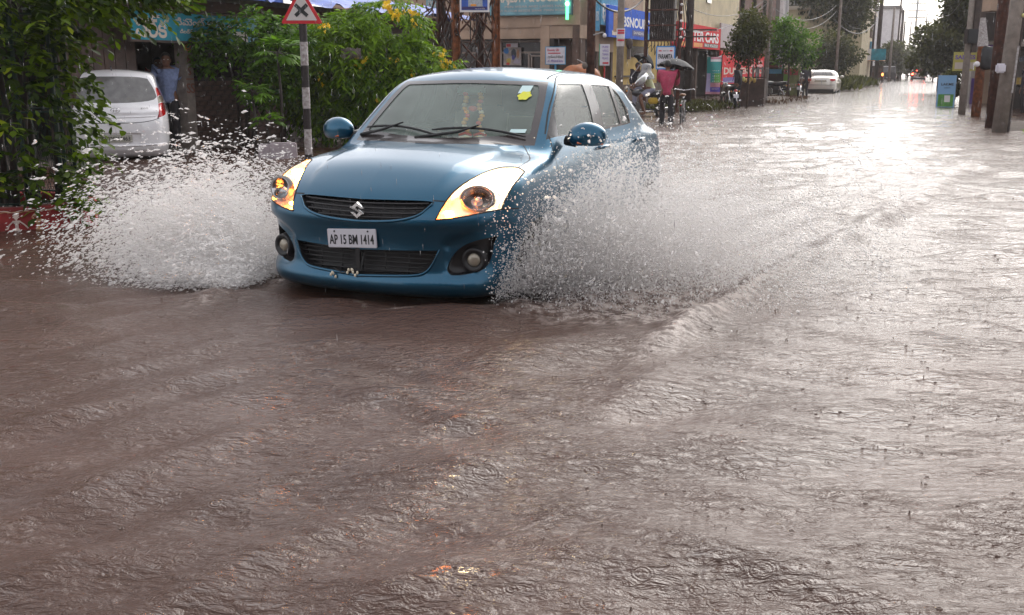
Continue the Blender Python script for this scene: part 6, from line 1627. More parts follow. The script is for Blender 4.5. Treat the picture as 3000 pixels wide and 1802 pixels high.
# silver hatchback, seen from behind on the left
SH = car_shape(3.5, 1.55, 1.50, .86, .93, 1.1, .45, -1.42, -1.62, .93, tum=.30, rear_round=.09, rcr=.06)
win = [(-.04, 1.385), (.35, 1.38), (.50, 1.35), (.585, 1.20), (.615, 1.08), (.56, 1.03), (.3, 1.0), (-.04, .995)]
lampA = [(.60, 1.22), (.665, 1.18), (.70, 1.08), (.625, 1.08)]; lampB = [(.625, 1.075), (.70, 1.075), (.715, .985), (.63, .985)]; lampC = [(.63, .98), (.715, .98), (.735, .86), (.715, .80), (.60, .77), (.635, .86)]
HX, HY = xat(322, 15.4)+1.75*math.cos(R(108)), 15.4+1.75*math.sin(R(108))
hb, hs_ = rear_car('parked_car', 'silver hatchback parked with its back to the road beside the dark shop', 'car', (HX, HY, -.13), 0, SH, M_silver,
    [('back_window', win, M_greyglass, 'back', 0), ('tail_lamp', lampA, M_redlens, 'back', 0), ('lamp_panel', lampB, M_foglens, 'back', 0), ('tail_lamp', lampC, M_redlens, 'back', 0),
     ('plate_recess', [(-.04, .565), (.33, .565), (.36, .55), (.345, .40), (-.04, .40)], M_silver, 'back', -.03),
     ('side_window', [(.6, 1.0), (.3, 1.36), (-1.1, 1.36), (-1.3, 1.2), (-1.25, 1.02)], M_tint, 'side', 0)], (60, 34, 70))
hb.rotation_euler = (0, 0, R(108))
def strip_on(car, sdf, pts, r_, m, name, push=.0): 
    MB().tube([(rx(sdf, y, z)-push, y, z) for y, z in pts], r_, 5).build(name, m, car, True)
strip_on(hb, hs_, [(y, .71-.0+.05*(abs(y)/.6)**4) for y in np.linspace(-.63, .63, 21)], .005, M_gap, 'hatch_gap')
strip_on(hb, hs_, [(-.61, .76), (-.66, .9)], .005, M_gap, 'hatch_gap'); strip_on(hb, hs_, [(.61, .76), (.66, .9)], .005, M_gap, 'hatch_gap')
strip_on(hb, hs_, [(y, .375+.02*(abs(y)/.7)**3) for y in np.linspace(-.72, .72, 21)], .016, M_silver, 'bumper_lip', .0)
strip_on(hb, hs_, [(y, .79+.02*(abs(y)/.7)**3) for y in np.linspace(-.58, .58, 15)], .01, M_silver, 'hatch_crease')
b = MB(); q = rx(hs_, 0, .88)
b.at(Matrix.Translation((q-.006, -.02, .895)) @ Matrix.Rotation(-PI/2, 4, 'Y') @ Matrix.Rotation(PI/2, 4, 'Z'))
b.lathe([(.060+.006*math.cos(a), .006*math.sin(a)) for a in np.linspace(0, 2*PI, 7)], 24, Matrix.Diagonal((1.0, .58, 1, 1)))
for x in (-.022, .022): b.tube([(x-.010, -.026, 0), (x+.010, .026, 0)], .007, 5)
b.tube([(-.026, -.004, 0), (.026, .006, 0)], .006, 5); b.build('emblem', M_chrome, hb, True)
pt_ = thing('number_plate', None, None, (rx(hs_, .0, .48)+.012, 0, .482)); pt_.parent = hb; pt_.rotation_euler = (0, 0, -PI/2)
MB().bevbox((0, 0, 0), (.46, .012, .11), .004).build('plate', mat('dull number plate', (.42, .40, .34), .5), pt_, 'auto'); lettering('TS02EX4463', M_ink, pt_, 0, -.008, 0, .40, .062, .001, bold=.01)
lettering('eon', M_chrome, hb, rx(hs_, .42, .9)-.004, -.43, .92, .10, .02, .003, (0, 0, -PI/2), 'badge')
MB().ball((rx(hs_, 0, .79)-.004, 0, .80), (.01, .014, .014), 8, 6).build('hatch_lock', M_ink, hb, True)
MB().box((rx(hs_, 0, .7)-.005, 0, .695), (.02, .16, .02)).build('latch', M_ink, hb)
for x in (1.1, -1.15):
    for s in (1, -1): wheel(hb, (x, .66*s, .26), .26, .16, s)
MB().box((-.3, 0, .4), (2.6, 1.2, .25)).build('floor_pan', M_blackplastic, hb); MB().box((-.2, 0, .85), (2.0, 1.1, .5)).build('seats', M_ink, hb)
MB().tube([(-1.35, 0, 1.48), (-1.52, 0, 1.53)], .012, 6).build('roof_aerial', M_ink, hb)
# white sedan further up
SS = car_shape(4.4, 1.72, 1.46, .85, .98, 1.15, .30, -1.15, -1.62, 1.06, tum=.36)
wn = [(-.04, 1.36), (.42, 1.35), (.50, 1.32), (.60, 1.15), (.585, 1.12), (-.04, 1.125)]
tl_ = [(.55, .965), (.70, .96), (.79, .94), (.80, .84), (.70, .80), (.58, .81), (.50, .87)]
sd, ss_ = rear_car('white_sedan', 'white saloon parked on the left kerb facing up the street', 'car', (18.6, 62.5, -.13), RZ, SS, M_sedan,
    [('back_window', wn, M_greyglass, 'back', 0), ('tail_lamp', tl_, M_redlens, 'corner', 0), ('side_window', [(1.0, 1.03), (.35, 1.36), (-.9, 1.36), (-1.35, 1.1), (-1.2, 1.04)], M_tint, 'side', 0),
     ('plate_recess', [(-.04, .88), (.32, .88), (.35, .76), (-.04, .76)], M_foglens, 'back', 0)], (40, 18, 44))
strip_on(sd, ss_, [(y, .905) for y in np.linspace(-.36, .36, 9)], .02, M_chrome, 'chrome_bar'); strip_on(sd, ss_, [(y, .60) for y in np.linspace(-.78, .78, 15)], .012, M_gap, 'bumper_gap')
MB().box((-2.1, 0, .26), (.2, 1.5, .2)).build('lower_bumper', M_blackplastic, sd)
for x in (1.3, -1.3):
    for s in (1, -1): wheel(sd, (x, .74*s, .30), .30, .2, s)
MB().box((-.2, 0, .5), (3, 1.3, .4)).build('floor_pan', M_blackplastic, sd); MB().tube([(-1.0, 0, 1.44), (-1.2, 0, 1.62)], .015, 6).build('roof_aerial', M_ink, sd)
for s in (1, -1): MB().ball((.75, .95*s, 1.05), (.08, .12, .08), 10, 7).build('wing_mirror', M_sedan, sd, True)
# dark car with white roof parked ahead of it
c2 = copy_tree(sd, (21.2, 74.5, -.13), RZ+.25, 'second pale saloon half hidden behind the white saloon under the trees')
c2.name = 'parked_saloon'; sd['group'] = c2['group'] = 'cars parked on the left kerb'
def boxy(name, label, cat, loc, rz, L, W, H, paint, roofm, glass, lamp, belt=.95, group=None):
    t = thing(name, label, cat, loc, rz, group)
    MB().bevbox((0, 0, (belt+.3)/2+.05), (L, W, belt-.2), .1).build('body', paint, t, 'auto')
    cb = MB(); hb_ = H-belt
    V = [(-L*.47, -W*.46, belt-.05), (L*.30, -W*.46, belt-.05), (L*.30, W*.46, belt-.05), (-L*.47, W*.46, belt-.05), (-L*.42, -W*.40, H-.08), (L*.12, -W*.40, H-.08), (L*.12, W*.40, H-.08), (-L*.42, W*.40, H-.08)]
    cb.add(V, [(3, 2, 1, 0), (4, 5, 6, 7), (0, 1, 5, 4), (1, 2, 6, 5), (2, 3, 7, 6), (3, 0, 4, 7)]); cb.build('windows', glass, t)
    MB().bevbox((-L*.15, 0, H-.04), (L*.56, W*.84, .1), .04).build('roof', roofm, t, 'auto')
    for s in (1, -1):
        MB().tube([(-L*.475, s*W*.455, belt-.05), (-L*.425, s*W*.40, H-.06)], .05, 6).build('pillar', paint, t)
        MB().bevbox((-L*.5, s*W*.40, belt-.12), (.08, W*.16, .18), .02).build('tail_lamp', lamp, t)
        for x in (L*.3, -L*.3): wheel(t, (x, s*W*.42, .3), .3, .2, s)
    MB().box((-L*.5, 0, .5), (.04, .5, .12)).build('number_plate', M_plate, t); MB().bevbox((-L*.5, 0, .38), (.14, W*.96, .22), .05).build('bumper', M_blackplastic, t)
    return t
boxy('dark_van', 'dark estate car parked on the left far up the street', 'car', (xat(2606, 128), 128, -.15), RZ, 4.0, 1.7, 1.85, M_darkpaint, M_silver, M_tint, M_ink, 1.05)
rc = boxy('tail_lit_car', 'car driving away with bright red tail lamps at the end of the street', 'car', (xat(2692, 132), 132, -.15), RZ, 4.2, 1.75, 1.5, M_redcar, M_redcar, M_tint, M_taillit, .92)
MB().box((-1.85, 0, 1.38), (.1, .5, .12)).build('brake_lamp', M_taillit, rc)
mo = thing('far_motorbike', 'motorbike with a lit red lamp beside the car driving away', 'motorbike', (xat(2676, 126), 126, -.15), RZ); MB().ball((-.8, 0, .95), (.1, .16, .13), 8, 6).build('tail_lamp', M_taillit, mo, True); MB().bevbox((-.2, 0, .75), (1.3, .3, .35), .08).build('body', M_ink, mo)
for x in (-.65, .65): MB().lathe([(.2, -.06), (.3, -.05), (.3, .05), (.2, .06)], 16, Matrix.Translation((x, 0, .3)) @ Matrix.Rotation(PI/2, 4, 'X')).build('wheel', M_rubber, mo, True)
ar = thing('auto_rickshaw', 'brown and yellow three wheeled rickshaw parked far up on the left', 'rickshaw', (xat(2572, 112), 112, -.15), RZ)
MB().bevbox((0, 0, .75), (2.4, 1.3, .9), .12).build('body', M_rustd, ar, 'auto'); MB().bevbox((-.1, 0, 1.72), (2.2, 1.25, .25), .1).build('roof', M_wood, ar, 'auto')
for x, y in ((-1.1, -.55), (-1.1, .55), (.9, -.5), (.9, .5)): MB().tube([(x, y, 1.1), (x, y, 1.7)], .04, 6).build('post', M_ink, ar)
MB().box((-1.05, 0, 1.3), (.05, 1.0, .6)).build('back_curtain', M_brown, ar); MB().ball((-1.2, -.55, .95), (.06, .1, .16), 8, 6).build('tail_lamp', M_orangelit, ar, True)
for x, y in ((-.75, -.55), (-.75, .55), (1.0, 0)): MB().lathe([(.15, -.07), (.24, -.06), (.24, .06), (.15, .07)], 16, Matrix.Translation((x, y, .24)) @ Matrix.Rotation(PI/2, 4, 'X')).build('wheel', M_rubber, ar, True)
# two-wheelers
def tyre(t, x, r_, w_=.05, name='wheel', spokes=0, z=None, m=None):
    z = r_ if z is None else z
    Mx = Matrix.Translation((x, 0, z)) @ Matrix.Rotation(PI/2, 4, 'X')
    b = MB().lathe([(r_-w_+w_*.5*math.cos(a)+w_*.5, w_*.5*math.sin(a)) for a in np.linspace(0, 2*PI, 9)], 28, Mx)
    o = b.build(name, m or M_rubber, t, True)
    rm = MB().lathe([(r_-w_, -.012), (r_-w_+.012, -.012), (r_-w_+.012, .012), (r_-w_, .012), (r_-w_, -.012)], 28, Mx); rm.lathe([(.001, -.05), (.035, -.05), (.035, .05), (.001, .05)], 10, Mx)
    for k in range(spokes): a = 2*PI*k/spokes; rm.tube([(x+.03*math.cos(a), .02*(-1)**k, z+.03*math.sin(a)), (x+(r_-w_)*math.cos(a), 0, z+(r_-w_)*math.sin(a))], .0028, 3)
    rm.build('rim', M_steel, o); return o
def motorbike(label, loc, rz, accent, scale=1., name='motorbike'):
    t = thing(name, label, 'motorbike', loc, rz)
    tyre(t, .63, .30, .09, spokes=10); tyre(t, -.63, .30, .10, spokes=10)
    for s in (1, -1):
        MB().tube([(.63, s*.07, .30), (.50, s*.07, .75), (.42, s*.06, .98)], [.022, .024, .028], 7).build('fork', M_steel, t, True)
        MB().tube([(-.63, s*.12, .30), (-.45, s*.13, .68)], [.03, .035], 7).build('shock_absorber', M_chrome, t, True)
        MB().tube([(-.63, s*.06, .30), (-.05, s*.07, .36)], .02, 6).build('swing_arm', M_ink, t, True)
    MB().tube([(.42, 0, .95), (.1, 0, .70), (-.05, 0, .42), (.15, 0, .35), (.38, 0, .6)], .025, 6).build('frame', M_ink, t, True)
    b = MB(); b.lathe([(.001, -.26), (.09, -.24), (.145, -.08), (.14, .1), (.07, .22), (.001, .24)], 16, Matrix.Translation((.12, 0, .82)) @ Matrix.Rotation(PI/2, 4, 'Y') @ Matrix.Diagonal((.8, 1, 1, 1))); b.build('fuel_tank', M_darkpaint, t, True)
    MB().tube([(-.05, 0, .80), (-.35, 0, .78), (-.75, 0, .86)], [.10, .12, .07], 8).build('seat', M_blackplastic, t, True)
    MB().bevbox((.08, 0, .46), (.30, .22, .28), .04).build('engine', mat('engine alloy', (.16, .155, .15), .4, .7) if 'engine alloy' not in bpy.data.materials else bpy.data.materials['engine alloy'], t, 'auto')
    MB().tube([(.2, -.12, .45), (.1, -.14, .25), (-.4, -.16, .30), (-.85, -.17, .40)], [.02, .022, .04, .045], 8).build('exhaust', M_chrome, t, True)
    MB().tube([(.30, .36, 1.02), (.40, .25, 1.06), (.43, 0, 1.0), (.40, -.25, 1.06), (.30, -.36, 1.02)], .014, 6).build('handlebar', M_chrome, t, True)
    for s in (1, -1):
        MB().tube([(.38, s*.24, 1.06), (.37, s*.28, 1.22)], .007, 5).build('mirror_stalk', M_ink, t); MB().ball((.37, s*.29, 1.25), (.012, .055, .038), 8, 6).build('mirror', M_chrome, t, True)
        MB().ball((.5, s*.15, .88), (.03, .03, .025), 8, 6).build('indicator', M_orange_ink, t, True); MB().ball((-.78, s*.14, .72), (.03, .03, .025), 8, 6).build('indicator', M_orange_ink, t, True)
    MB().ball((.52, 0, .92), (.075, .095, .095), 12, 8).build('headlamp', M_foglens, t, True); MB().ball((-.86, 0, .74), (.03, .07, .05), 8, 6).build('tail_lamp', M_redlens, t, True)
    MB().tube([(.80, 0, .52), (.63, 0, .64), (.42, 0, .58)], [.04, .055, .05], 6).build('front_mudguard', M_ink, t, True); MB().tube([(-.40, 0, .64), (-.65, 0, .66), (-.9, 0, .56)], [.05, .06, .05], 6).build('rear_mudguard', M_ink, t, True)
    MB().box((-.93, 0, .56), (.01, .18, .13)).build('number_plate', M_plate, t)
    MB().bevbox((-.28, 0, .60), (.3, .24, .18), .04).build('side_panel', accent, t, 'auto')
    t.scale = (scale,)*3
    return t
M_yel = mat('yellow tank decal', (.55, .36, .02), .4, coat=.5)
RBX, RBY = xat(1888, 31.0), 31.0
rb = motorbike('black motorbike with a yellow panel ridden through the flood by the man in pale yellow', (RBX, RBY, -.15), PI-.12, M_yel)
pb = motorbike('dark motorbike parked with its back to the road by the printed banner', (xat(2138, 38.0), 38.0, -.13), R(95), M_darkpaint)
sc1 = motorbike('dark scooter like bike parked beside the faded green board', (xat(2338, 53), 53, -.13), R(80), M_darkpaint, 1.0, 'parked_motorbike')
fb2 = motorbike('motorbike parked in shade behind the dark kiosk', (xat(2262, 50.5), 50.5, -.13), R(150), M_darkpaint, 1., 'parked_motorbike')
# bicycle pushed by the man in pink
BX, BY = xat(2005, 27.4), 27.4
bi_ = thing('bicycle', 'old black roadster bicycle wheeled through the water under the umbrella', 'bicycle', (BX, BY, -.15), R(77))
for x, nm in ((.53, 'front_wheel'), (-.53, 'rear_wheel')): tyre(bi_, x, .34, .032, nm, 20)
fr = [((-.53, .34), (-.12, .30)), ((-.12, .30), (-.25, .80)), ((-.53, .34), (-.23, .72)), ((-.12, .30), (.36, .70)), ((-.22, .74), (.34, .80)), ((.34, .86), (.42, .62))]
b = MB()
for (x0, z0), (x1, z1) in fr: b.tube([(x0, 0, z0), (x1, 0, z1)], .016, 6)
for s in (1, -1): b.tube([(.40, s*.03, .62), (.53, s*.05, .34)], .012, 6)
b.build('frame', M_ink, bi_, True)
MB().tube([(.22, .27, .98), (.34, .24, 1.0), (.37, 0, .96), (.34, -.24, 1.0), (.22, -.27, .98)], .012, 6).build('handlebar', M_chrome, bi_, True)
MB().ball((-.27, 0, .86), (.14, .09, .04), 12, 7).build('saddle', mat('tan saddle', (.22, .11, .05), .6), bi_, True); MB().tube([(-.25, 0, .78), (-.26, 0, .85)], .014, 6).build('seat_post', M_chrome, bi_)
for x in (.53, -.53): MB().tube([(x+.37*math.cos(a), 0, .34+.37*math.sin(a)) for a in np.linspace(.2, 2.9, 12)], .02, 6).build('mudguard', M_ink, bi_, True)
MB().tube([(-.12, -.08, .30), (-.02, -.09, .16)], .01, 5).build('crank', M_chrome, bi_); MB().box((0, -.12, .15), (.09, .08, .02)).build('pedal', M_ink, bi_)
cr = MB()
for y in (-.07, 0, .07): cr.tube([(-.35, y, .74), (-.85, y, .74)], .006, 4)
for y in (-.06, .06): cr.tube([(-.80, y, .74), (-.53, y*.8, .36)], .006, 4)
cr.build('carrier', M_chrome, bi_); MB().ball((-.9, 0, .62), (.02, .03, .03), 8, 6).build('reflector', M_redlens, bi_, True)
# ------------------------------------------------------------------ people
M_skin = mat('brown skin', (.17, .075, .042), .55); M_hair = mat('black hair', (.012, .010, .010), .6)
M_pinkshirt = mat('pink shirt', (.42, .045, .10), .75, noise=.18, nscale=9, bump=.4, bscale=14)
M_blackcloth = mat('black trousers', (.018, .015, .018), .8, noise=.2, nscale=9)
M_yellowshirt = mat('pale yellow shirt', (.55, .56, .34), .7, noise=.12, nscale=9, bump=.4, bscale=14)
M_blueshirt = mat('pale blue checked shirt', (.20, .25, .42), .75, noise=.2, nscale=22, bump=.4, bscale=14)
M_greycloth = mat('grey shorts', (.26, .26, .33), .8, noise=.15, nscale=8, bump=.4, bscale=14)
M_umb = mat('black umbrella cloth', (.016, .018, .024), .65, spec=.2)
M_plastic = clear_mat('rain cape plastic', (.80, .80, .82), .12, .30, (.8, .8, .82), 8)
M_darkshirt = mat('dark shirt', (.035, .03, .04), .8, noise=.2, nscale=8); M_redshirt = mat('red shirt', (.30, .02, .03), .8)
M_eye = mat('eye white', (.6, .58, .55), .3); M_lip = mat('lips', (.16, .05, .04), .5)
def skinned(name, V, Ed, Rr, m, parent, root=0, sub=1):
    me = bpy.data.meshes.new(name); me.from_pydata([tuple(v) for v in V], Ed, [])
    o = bpy.data.objects.new(name, me); C.objects.link(o)
    o.modifiers.new('s', 'SKIN'); o.modifiers.new('u', 'SUBSURF').levels = sub; o.modifiers['u'].render_levels = sub
    for i, d in enumerate(me.skin_vertices[0].data):
        r_ = Rr[i]; d.radius = r_ if isinstance(r_, tuple) else (r_, r_); d.use_root = (i == root)
    dg = bpy.context.evaluated_depsgraph_get(); dg.update()
    m2 = bpy.data.meshes.new_from_object(o.evaluated_get(dg)); bpy.data.objects.remove(o); bpy.data.meshes.remove(me); m2.name = name
    return finish(name, m2, m, parent, True)
def limbs(J, chain, rad):
    V = [Vector(J[k]) if isinstance(k, str) else Vector(k) for k in chain]; return V, [(i, i+1) for i in range(len(V)-1)], rad
def person(label, loc, rz, J, shirt, legs, short=False, hair=M_hair, sleeve=.75, name='person', untuck=.0, dress=True):
    """J: joints in metres facing +x, left is +y. keys: pelvis chest neck head Ls Le Lw Rs Re Rw Lh Lk La Lt Rh Rk Ra Rt"""
    t = thing(name, label, 'person', loc, rz); v = {k: Vector(q) for k, q in J.items()}
    # body: one continuous figure
    names = ['pelvis', 'belly', 'chest', 'neck', 'skull0', 'Ls', 'Le', 'Lw', 'Lp', 'Rs', 'Re', 'Rw', 'Rp', 'Lh', 'Lk', 'Lc', 'La', 'Lt', 'Rh', 'Rk', 'Rc', 'Ra', 'Rt']
    v['belly'] = v['pelvis'].lerp(v['chest'], .5); v['skull0'] = v['neck'].lerp(v['head'], .6)
    for s in 'LR':
        v[s+'c'] = v[s+'k'].lerp(v[s+'a'], .35); v[s+'p'] = v[s+'w']+(v[s+'w']-v[s+'e']).normalized()*.07
    ix = {n: i for i, n in enumerate(names)}
    Ed = [('pelvis', 'belly'), ('belly', 'chest'), ('chest', 'neck'), ('neck', 'skull0')]
    for s in 'LR': Ed += [('chest', s+'s'), (s+'s', s+'e'), (s+'e', s+'w'), (s+'w', s+'p'), ('pelvis', s+'h'), (s+'h', s+'k'), (s+'k', s+'c'), (s+'c', s+'a'), (s+'a', s+'t')]
    rad = dict(pelvis=(.13, .11), belly=(.12, .095), chest=(.135, .105), neck=.055, skull0=.06)
    for s in 'LR': rad.update({s+'s': .058, s+'e': .042, s+'w': .028, s+'p': .034, s+'h': .085, s+'k': .058, s+'c': .056, s+'a': .037, s+'t': .035})
    skinned('body', [v[n] for n in names], [(ix[a], ix[b_]) for a, b_ in Ed], [rad[n] for n in names], M_skin, t)
    # hands: palm knuckle chains
    for s, sg in (('L', 1), ('R', -1)):
        d = (v[s+'w']-v[s+'e']).normalized(); sd_ = d.cross(Vector((0, 0, 1))); sd_ = sd_.normalized() if sd_.length > .1 else Vector((1, 0, 0)); dn = d.cross(sd_).normalized()
        p0 = v[s+'w']+d*.05; V = [p0]; Ee = []; Rr = [.026]
        for k, L in enumerate((.055, .065, .062, .05)):
            b0 = p0+d*.045+sd_*(.018*(k-1.5)); b1 = b0+d*L*.55+dn*.012; b2 = b1+d*L*.3+dn*.03
            n0 = len(V); V += [b0, b1, b2]; Ee += [(0, n0), (n0, n0+1), (n0+1, n0+2)]; Rr += [.011, .0095, .008]
        n0 = len(V); V += [p0+sd_*.035*sg+d*.01, p0+sd_*.045*sg+d*.045+dn*.02]; Ee += [(0, n0), (n0, n0+1)]; Rr += [.011, .009]
        skinned('hand', V, Ee, Rr, M_skin, t)
    # head
    f = v.get('face', Vector((1, 0, 0))).normalized(); h = v['head']; up = Vector((0, 0, 1)); lf = up.cross(f).normalized(); up = f.cross(lf)
    Mh = Matrix.Translation(h) @ Matrix((f, lf, up)).transposed().to_4x4()
    b = MB().at(Mh); b.ball((0, 0, .01), (.092, .074, .115), 16, 12); b.ball((.02, 0, -.055), (.066, .056, .062), 14, 9)
    b.at(Mh @ Matrix.Translation((.088, 0, -.012))).ball((0, 0, 0), (.022, .015, .026), 8, 6)
    for s in (1, -1): b.at(Mh @ Matrix.Translation((-.005, .076*s, 0))).ball((0, 0, 0), (.02, .012, .032), 8, 6)
    hd = b.at(Matrix()).build('head', M_skin, t, True)
    for s in (1, -1): MB().at(Mh).ball((.080, .030*s, .018), (.011, .014, .008), 8, 6).build('eye', M_eye, hd, True)
    MB().at(Mh).ball((.080, 0, -.065), (.012, .024, .008), 8, 6).build('mouth', M_lip, hd, True)
    if hair:
        q = MB().at(Mh); q.ball((-.012, 0, .03), (.096, .083, .108), 16, 12); q.v = [p if (Mh.inverted() @ Vector(p)).x < .05+.9*max(0, (Mh.inverted() @ Vector(p)).z-.06) and (Mh.inverted() @ Vector(p)).z > -.06 else tuple(Mh @ ((Mh.inverted() @ Vector(p))*.8)) for p in q.v]
        q.build('hair', hair, hd, True)
    # clothes follow the body
    up_ = ['pelvis', 'belly', 'chest', 'Ls', 'Rs']; vs_ = [v['pelvis']-Vector((0, 0, untuck))+(v['pelvis']-v['belly']).normalized()*.02, v['pelvis'], v['belly'], v['chest'], v['chest'].lerp(v['neck'], .6), v['Ls'], v['Ls'].lerp(v['Le'], min(1, sleeve*1.05)), v['Rs'], v['Rs'].lerp(v['Re'], min(1, sleeve*1.05))]
    ee = [(0, 1), (1, 2), (2, 3), (3, 4), (3, 5), (5, 6), (3, 7), (7, 8)]; rr_ = [(.172, .142), (.168, .138), (.158, .128), (.172, .136), .098, .098, .072, .098, .072]
    if sleeve > 1.05:
        for s, j in (('L', 6), ('R', 8)):
            vs_.append(v[s+'e'].lerp(v[s+'w'], sleeve-1)); ee.append((j, len(vs_)-1)); rr_.append(.05)
    skinned('shirt', vs_, ee, rr_, shirt, t, 2)
    q = .5 if short else .97
    vs_ = [v['pelvis']+Vector((0, 0, .03)), v['pelvis']]; ee = [(0, 1)]; rr_ = [(.155, .125), (.158, .128)]
    for s in 'LR':
        n0 = len(vs_)
        if short: vs_ += [v[s+'h'], v[s+'h'].lerp(v[s+'k'], .85)]; ee += [(1, n0), (n0, n0+1)]; rr_ += [.105, .088]
        else: vs_ += [v[s+'h'], v[s+'k'], v[s+'k'].lerp(v[s+'a'], .95)]; ee += [(1, n0), (n0, n0+1), (n0+1, n0+2)]; rr_ += [.102, .080, .066]
    skinned('shorts' if short else 'trousers', vs_, ee, rr_, legs, t, 1)
    if not short:
        for s in 'LR': MB().tube([v[s+'a']+Vector((-.06, 0, -.03)), v[s+'a']+Vector((.03, 0, -.035)), v[s+'t']+Vector((.03, 0, -.01))], [.036, .042, .03], 8).build('sandal', M_ink, t, True)
    return t
def stand(h=1.65, stride=0., **kw):
    k = h/1.65
    J = dict(pelvis=(0, 0, .92*k), chest=(0, 0, 1.26*k), neck=(.0, 0, 1.42*k), head=(.02, 0, 1.535*k), Ls=(0, .19*k, 1.37*k), Le=(-.02, .24*k, 1.09*k), Lw=(.06, .25*k, .86*k), Rs=(0, -.19*k, 1.37*k), Re=(-.02, -.24*k, 1.09*k), Rw=(.06, -.25*k, .86*k),
             Lh=(0, .095*k, .88*k), Lk=(.04+stride*.5, .10*k, .48*k), La=(stride*.5-.02, .10*k, .07), Lt=(stride*.5+.12, .11*k, .035), Rh=(0, -.095*k, .88*k), Rk=(.04-stride*.3, -.10*k, .48*k), Ra=(-stride*.6-.04, -.10*k, .07), Rt=(-stride*.6+.10, -.11*k, .035))
    J.update(kw); return J
# man in pink, seen from behind, wheeling the bicycle, umbrella raised
PKX, PKY = xat(1951, 26.3, 364), 26.3
person('man in a loose pink shirt and black trousers wading away under a black umbrella', (PKX, PKY, -.15), R(84), stand(1.72, .22, Re=(.12, -.26, 1.18), Rw=(.30, -.20, 1.08), Le=(.12, .20, 1.20), Lw=(.16, .02, 1.40), face=(1, .1, -.1)), M_pinkshirt, M_blackcloth, sleeve=1.6, untuck=.10)
um = thing('umbrella', 'open black umbrella with white highlights held over the man in pink', 'umbrella', (PKX+.26, PKY+.42, zat(197, 26.5)), 0)
n = 8; b = MB(); Rr_ = .50
V = [(0, 0, .215)]; F = []
for i in range(1, 7):
    for j in range(n*4):
        a = 2*PI*j/(n*4); q = i/6; sc_ = 1-.045*q*abs(math.sin(a*n/2))
        V.append((Rr_*q*sc_*math.cos(a), Rr_*q*sc_*math.sin(a), .215-.235*q**1.8+.03*q*q*abs(math.sin(a*n/2))))
m_ = n*4
for j in range(m_): F.append((0, 1+j, 1+(j+1) % m_))
for i in range(5):
    for j in range(m_): F.append((1+i*m_+j, 1+(i+1)*m_+j, 1+(i+1)*m_+(j+1) % m_, 1+i*m_+(j+1) % m_))
b.add(V, F).build('canopy', M_umb, um, True)
for j in range(n): a = 2*PI*j/n; MB().tube([(Rr_*q*math.cos(a), Rr_*q*math.sin(a), .205-.235*q**1.8) for q in (.02, .35, .7, 1.0)], .005, 4).build('rib', M_chrome, um)
MB().tube([(0, 0, .27), (-.08, 0, -.30), (-.12, 0, -.62)], .008, 6).build('shaft', M_chrome, um); um.rotation_euler = (R(-4), R(9), .2)
# rider in pale yellow
person('rider in a pale yellow shirt and grey shorts with a clear rain hood', (RBX, RBY, -.15), PI-.12,
    dict(pelvis=(-.22, 0, .93), chest=(-.10, 0, 1.24), neck=(-.05, 0, 1.40), head=(-.01, 0, 1.51), Ls=(-.07, .19, 1.34), Le=(.10, .28, 1.15), Lw=(.30, .33, 1.06), Rs=(-.07, -.19, 1.34), Re=(.10, -.28, 1.15), Rw=(.30, -.33, 1.06),
         Lh=(-.18, .10, .90), Lk=(.12, .24, .72), La=(-.05, .27, .24), Lt=(.10, .28, .22), Rh=(-.18, -.10, .90), Rk=(.12, -.24, .72), Ra=(-.05, -.27, .24), Rt=(.10, -.28, .22), face=(1, 0, 0)), M_yellowshirt, M_greycloth, True, sleeve=.95)
hd = thing('rain_hood', 'clear plastic rain hood over the head and shoulders of the motorbike rider', 'rain hood', (RBX, RBY, -.15), PI-.12)
b = MB(); b.lathe([(.26, 1.22), (.24, 1.34), (.16, 1.44), (.15, 1.53), (.15, 1.63), (.11, 1.67), (.001, 1.68)], 18, Matrix.Translation((-.05, 0, 0))); b.build('hood', M_plastic, hd, True)
for s in (1, -1): MB().tube([(-.08, .20*s, 1.34), (.10, .28*s, 1.14), (.26, .33*s, 1.05)], [.11, .13, .07], 9).build('cape_sleeve', M_plastic, hd, True)
# man in the shop opening
MX, MY = xat(488, 17.5), 17.5
person('man in a pale blue checked shirt standing in the dark shop opening with a stick', (MX, MY, .06), R(-78), stand(1.55, .04, Le=(-.04, .27, 1.06), Lw=(.02, .30, .82), Re=(-.02, -.26, 1.05), face=(1, .15, -.05)), M_blueshirt, M_blackcloth, sleeve=.8, untuck=.12)
o = MB().tube([(.0, 0, 0), (.03, .0, .5), (.06, .02, .95)], .014, 6).build('walking_stick', mat('pale stick', (.40, .33, .36), .6), None, True, loc=(xat(524, 17.9), 17.9, -.02)); tag(o, 'pale stick leaning down beside the man in the blue checked shirt', 'stick')
person('man in a red shirt almost hidden in the dark shop behind the blue shirt', (xat(458, 19.2), 19.3, .06), R(-70), stand(1.5), M_redshirt, M_blackcloth, sleeve=.8)
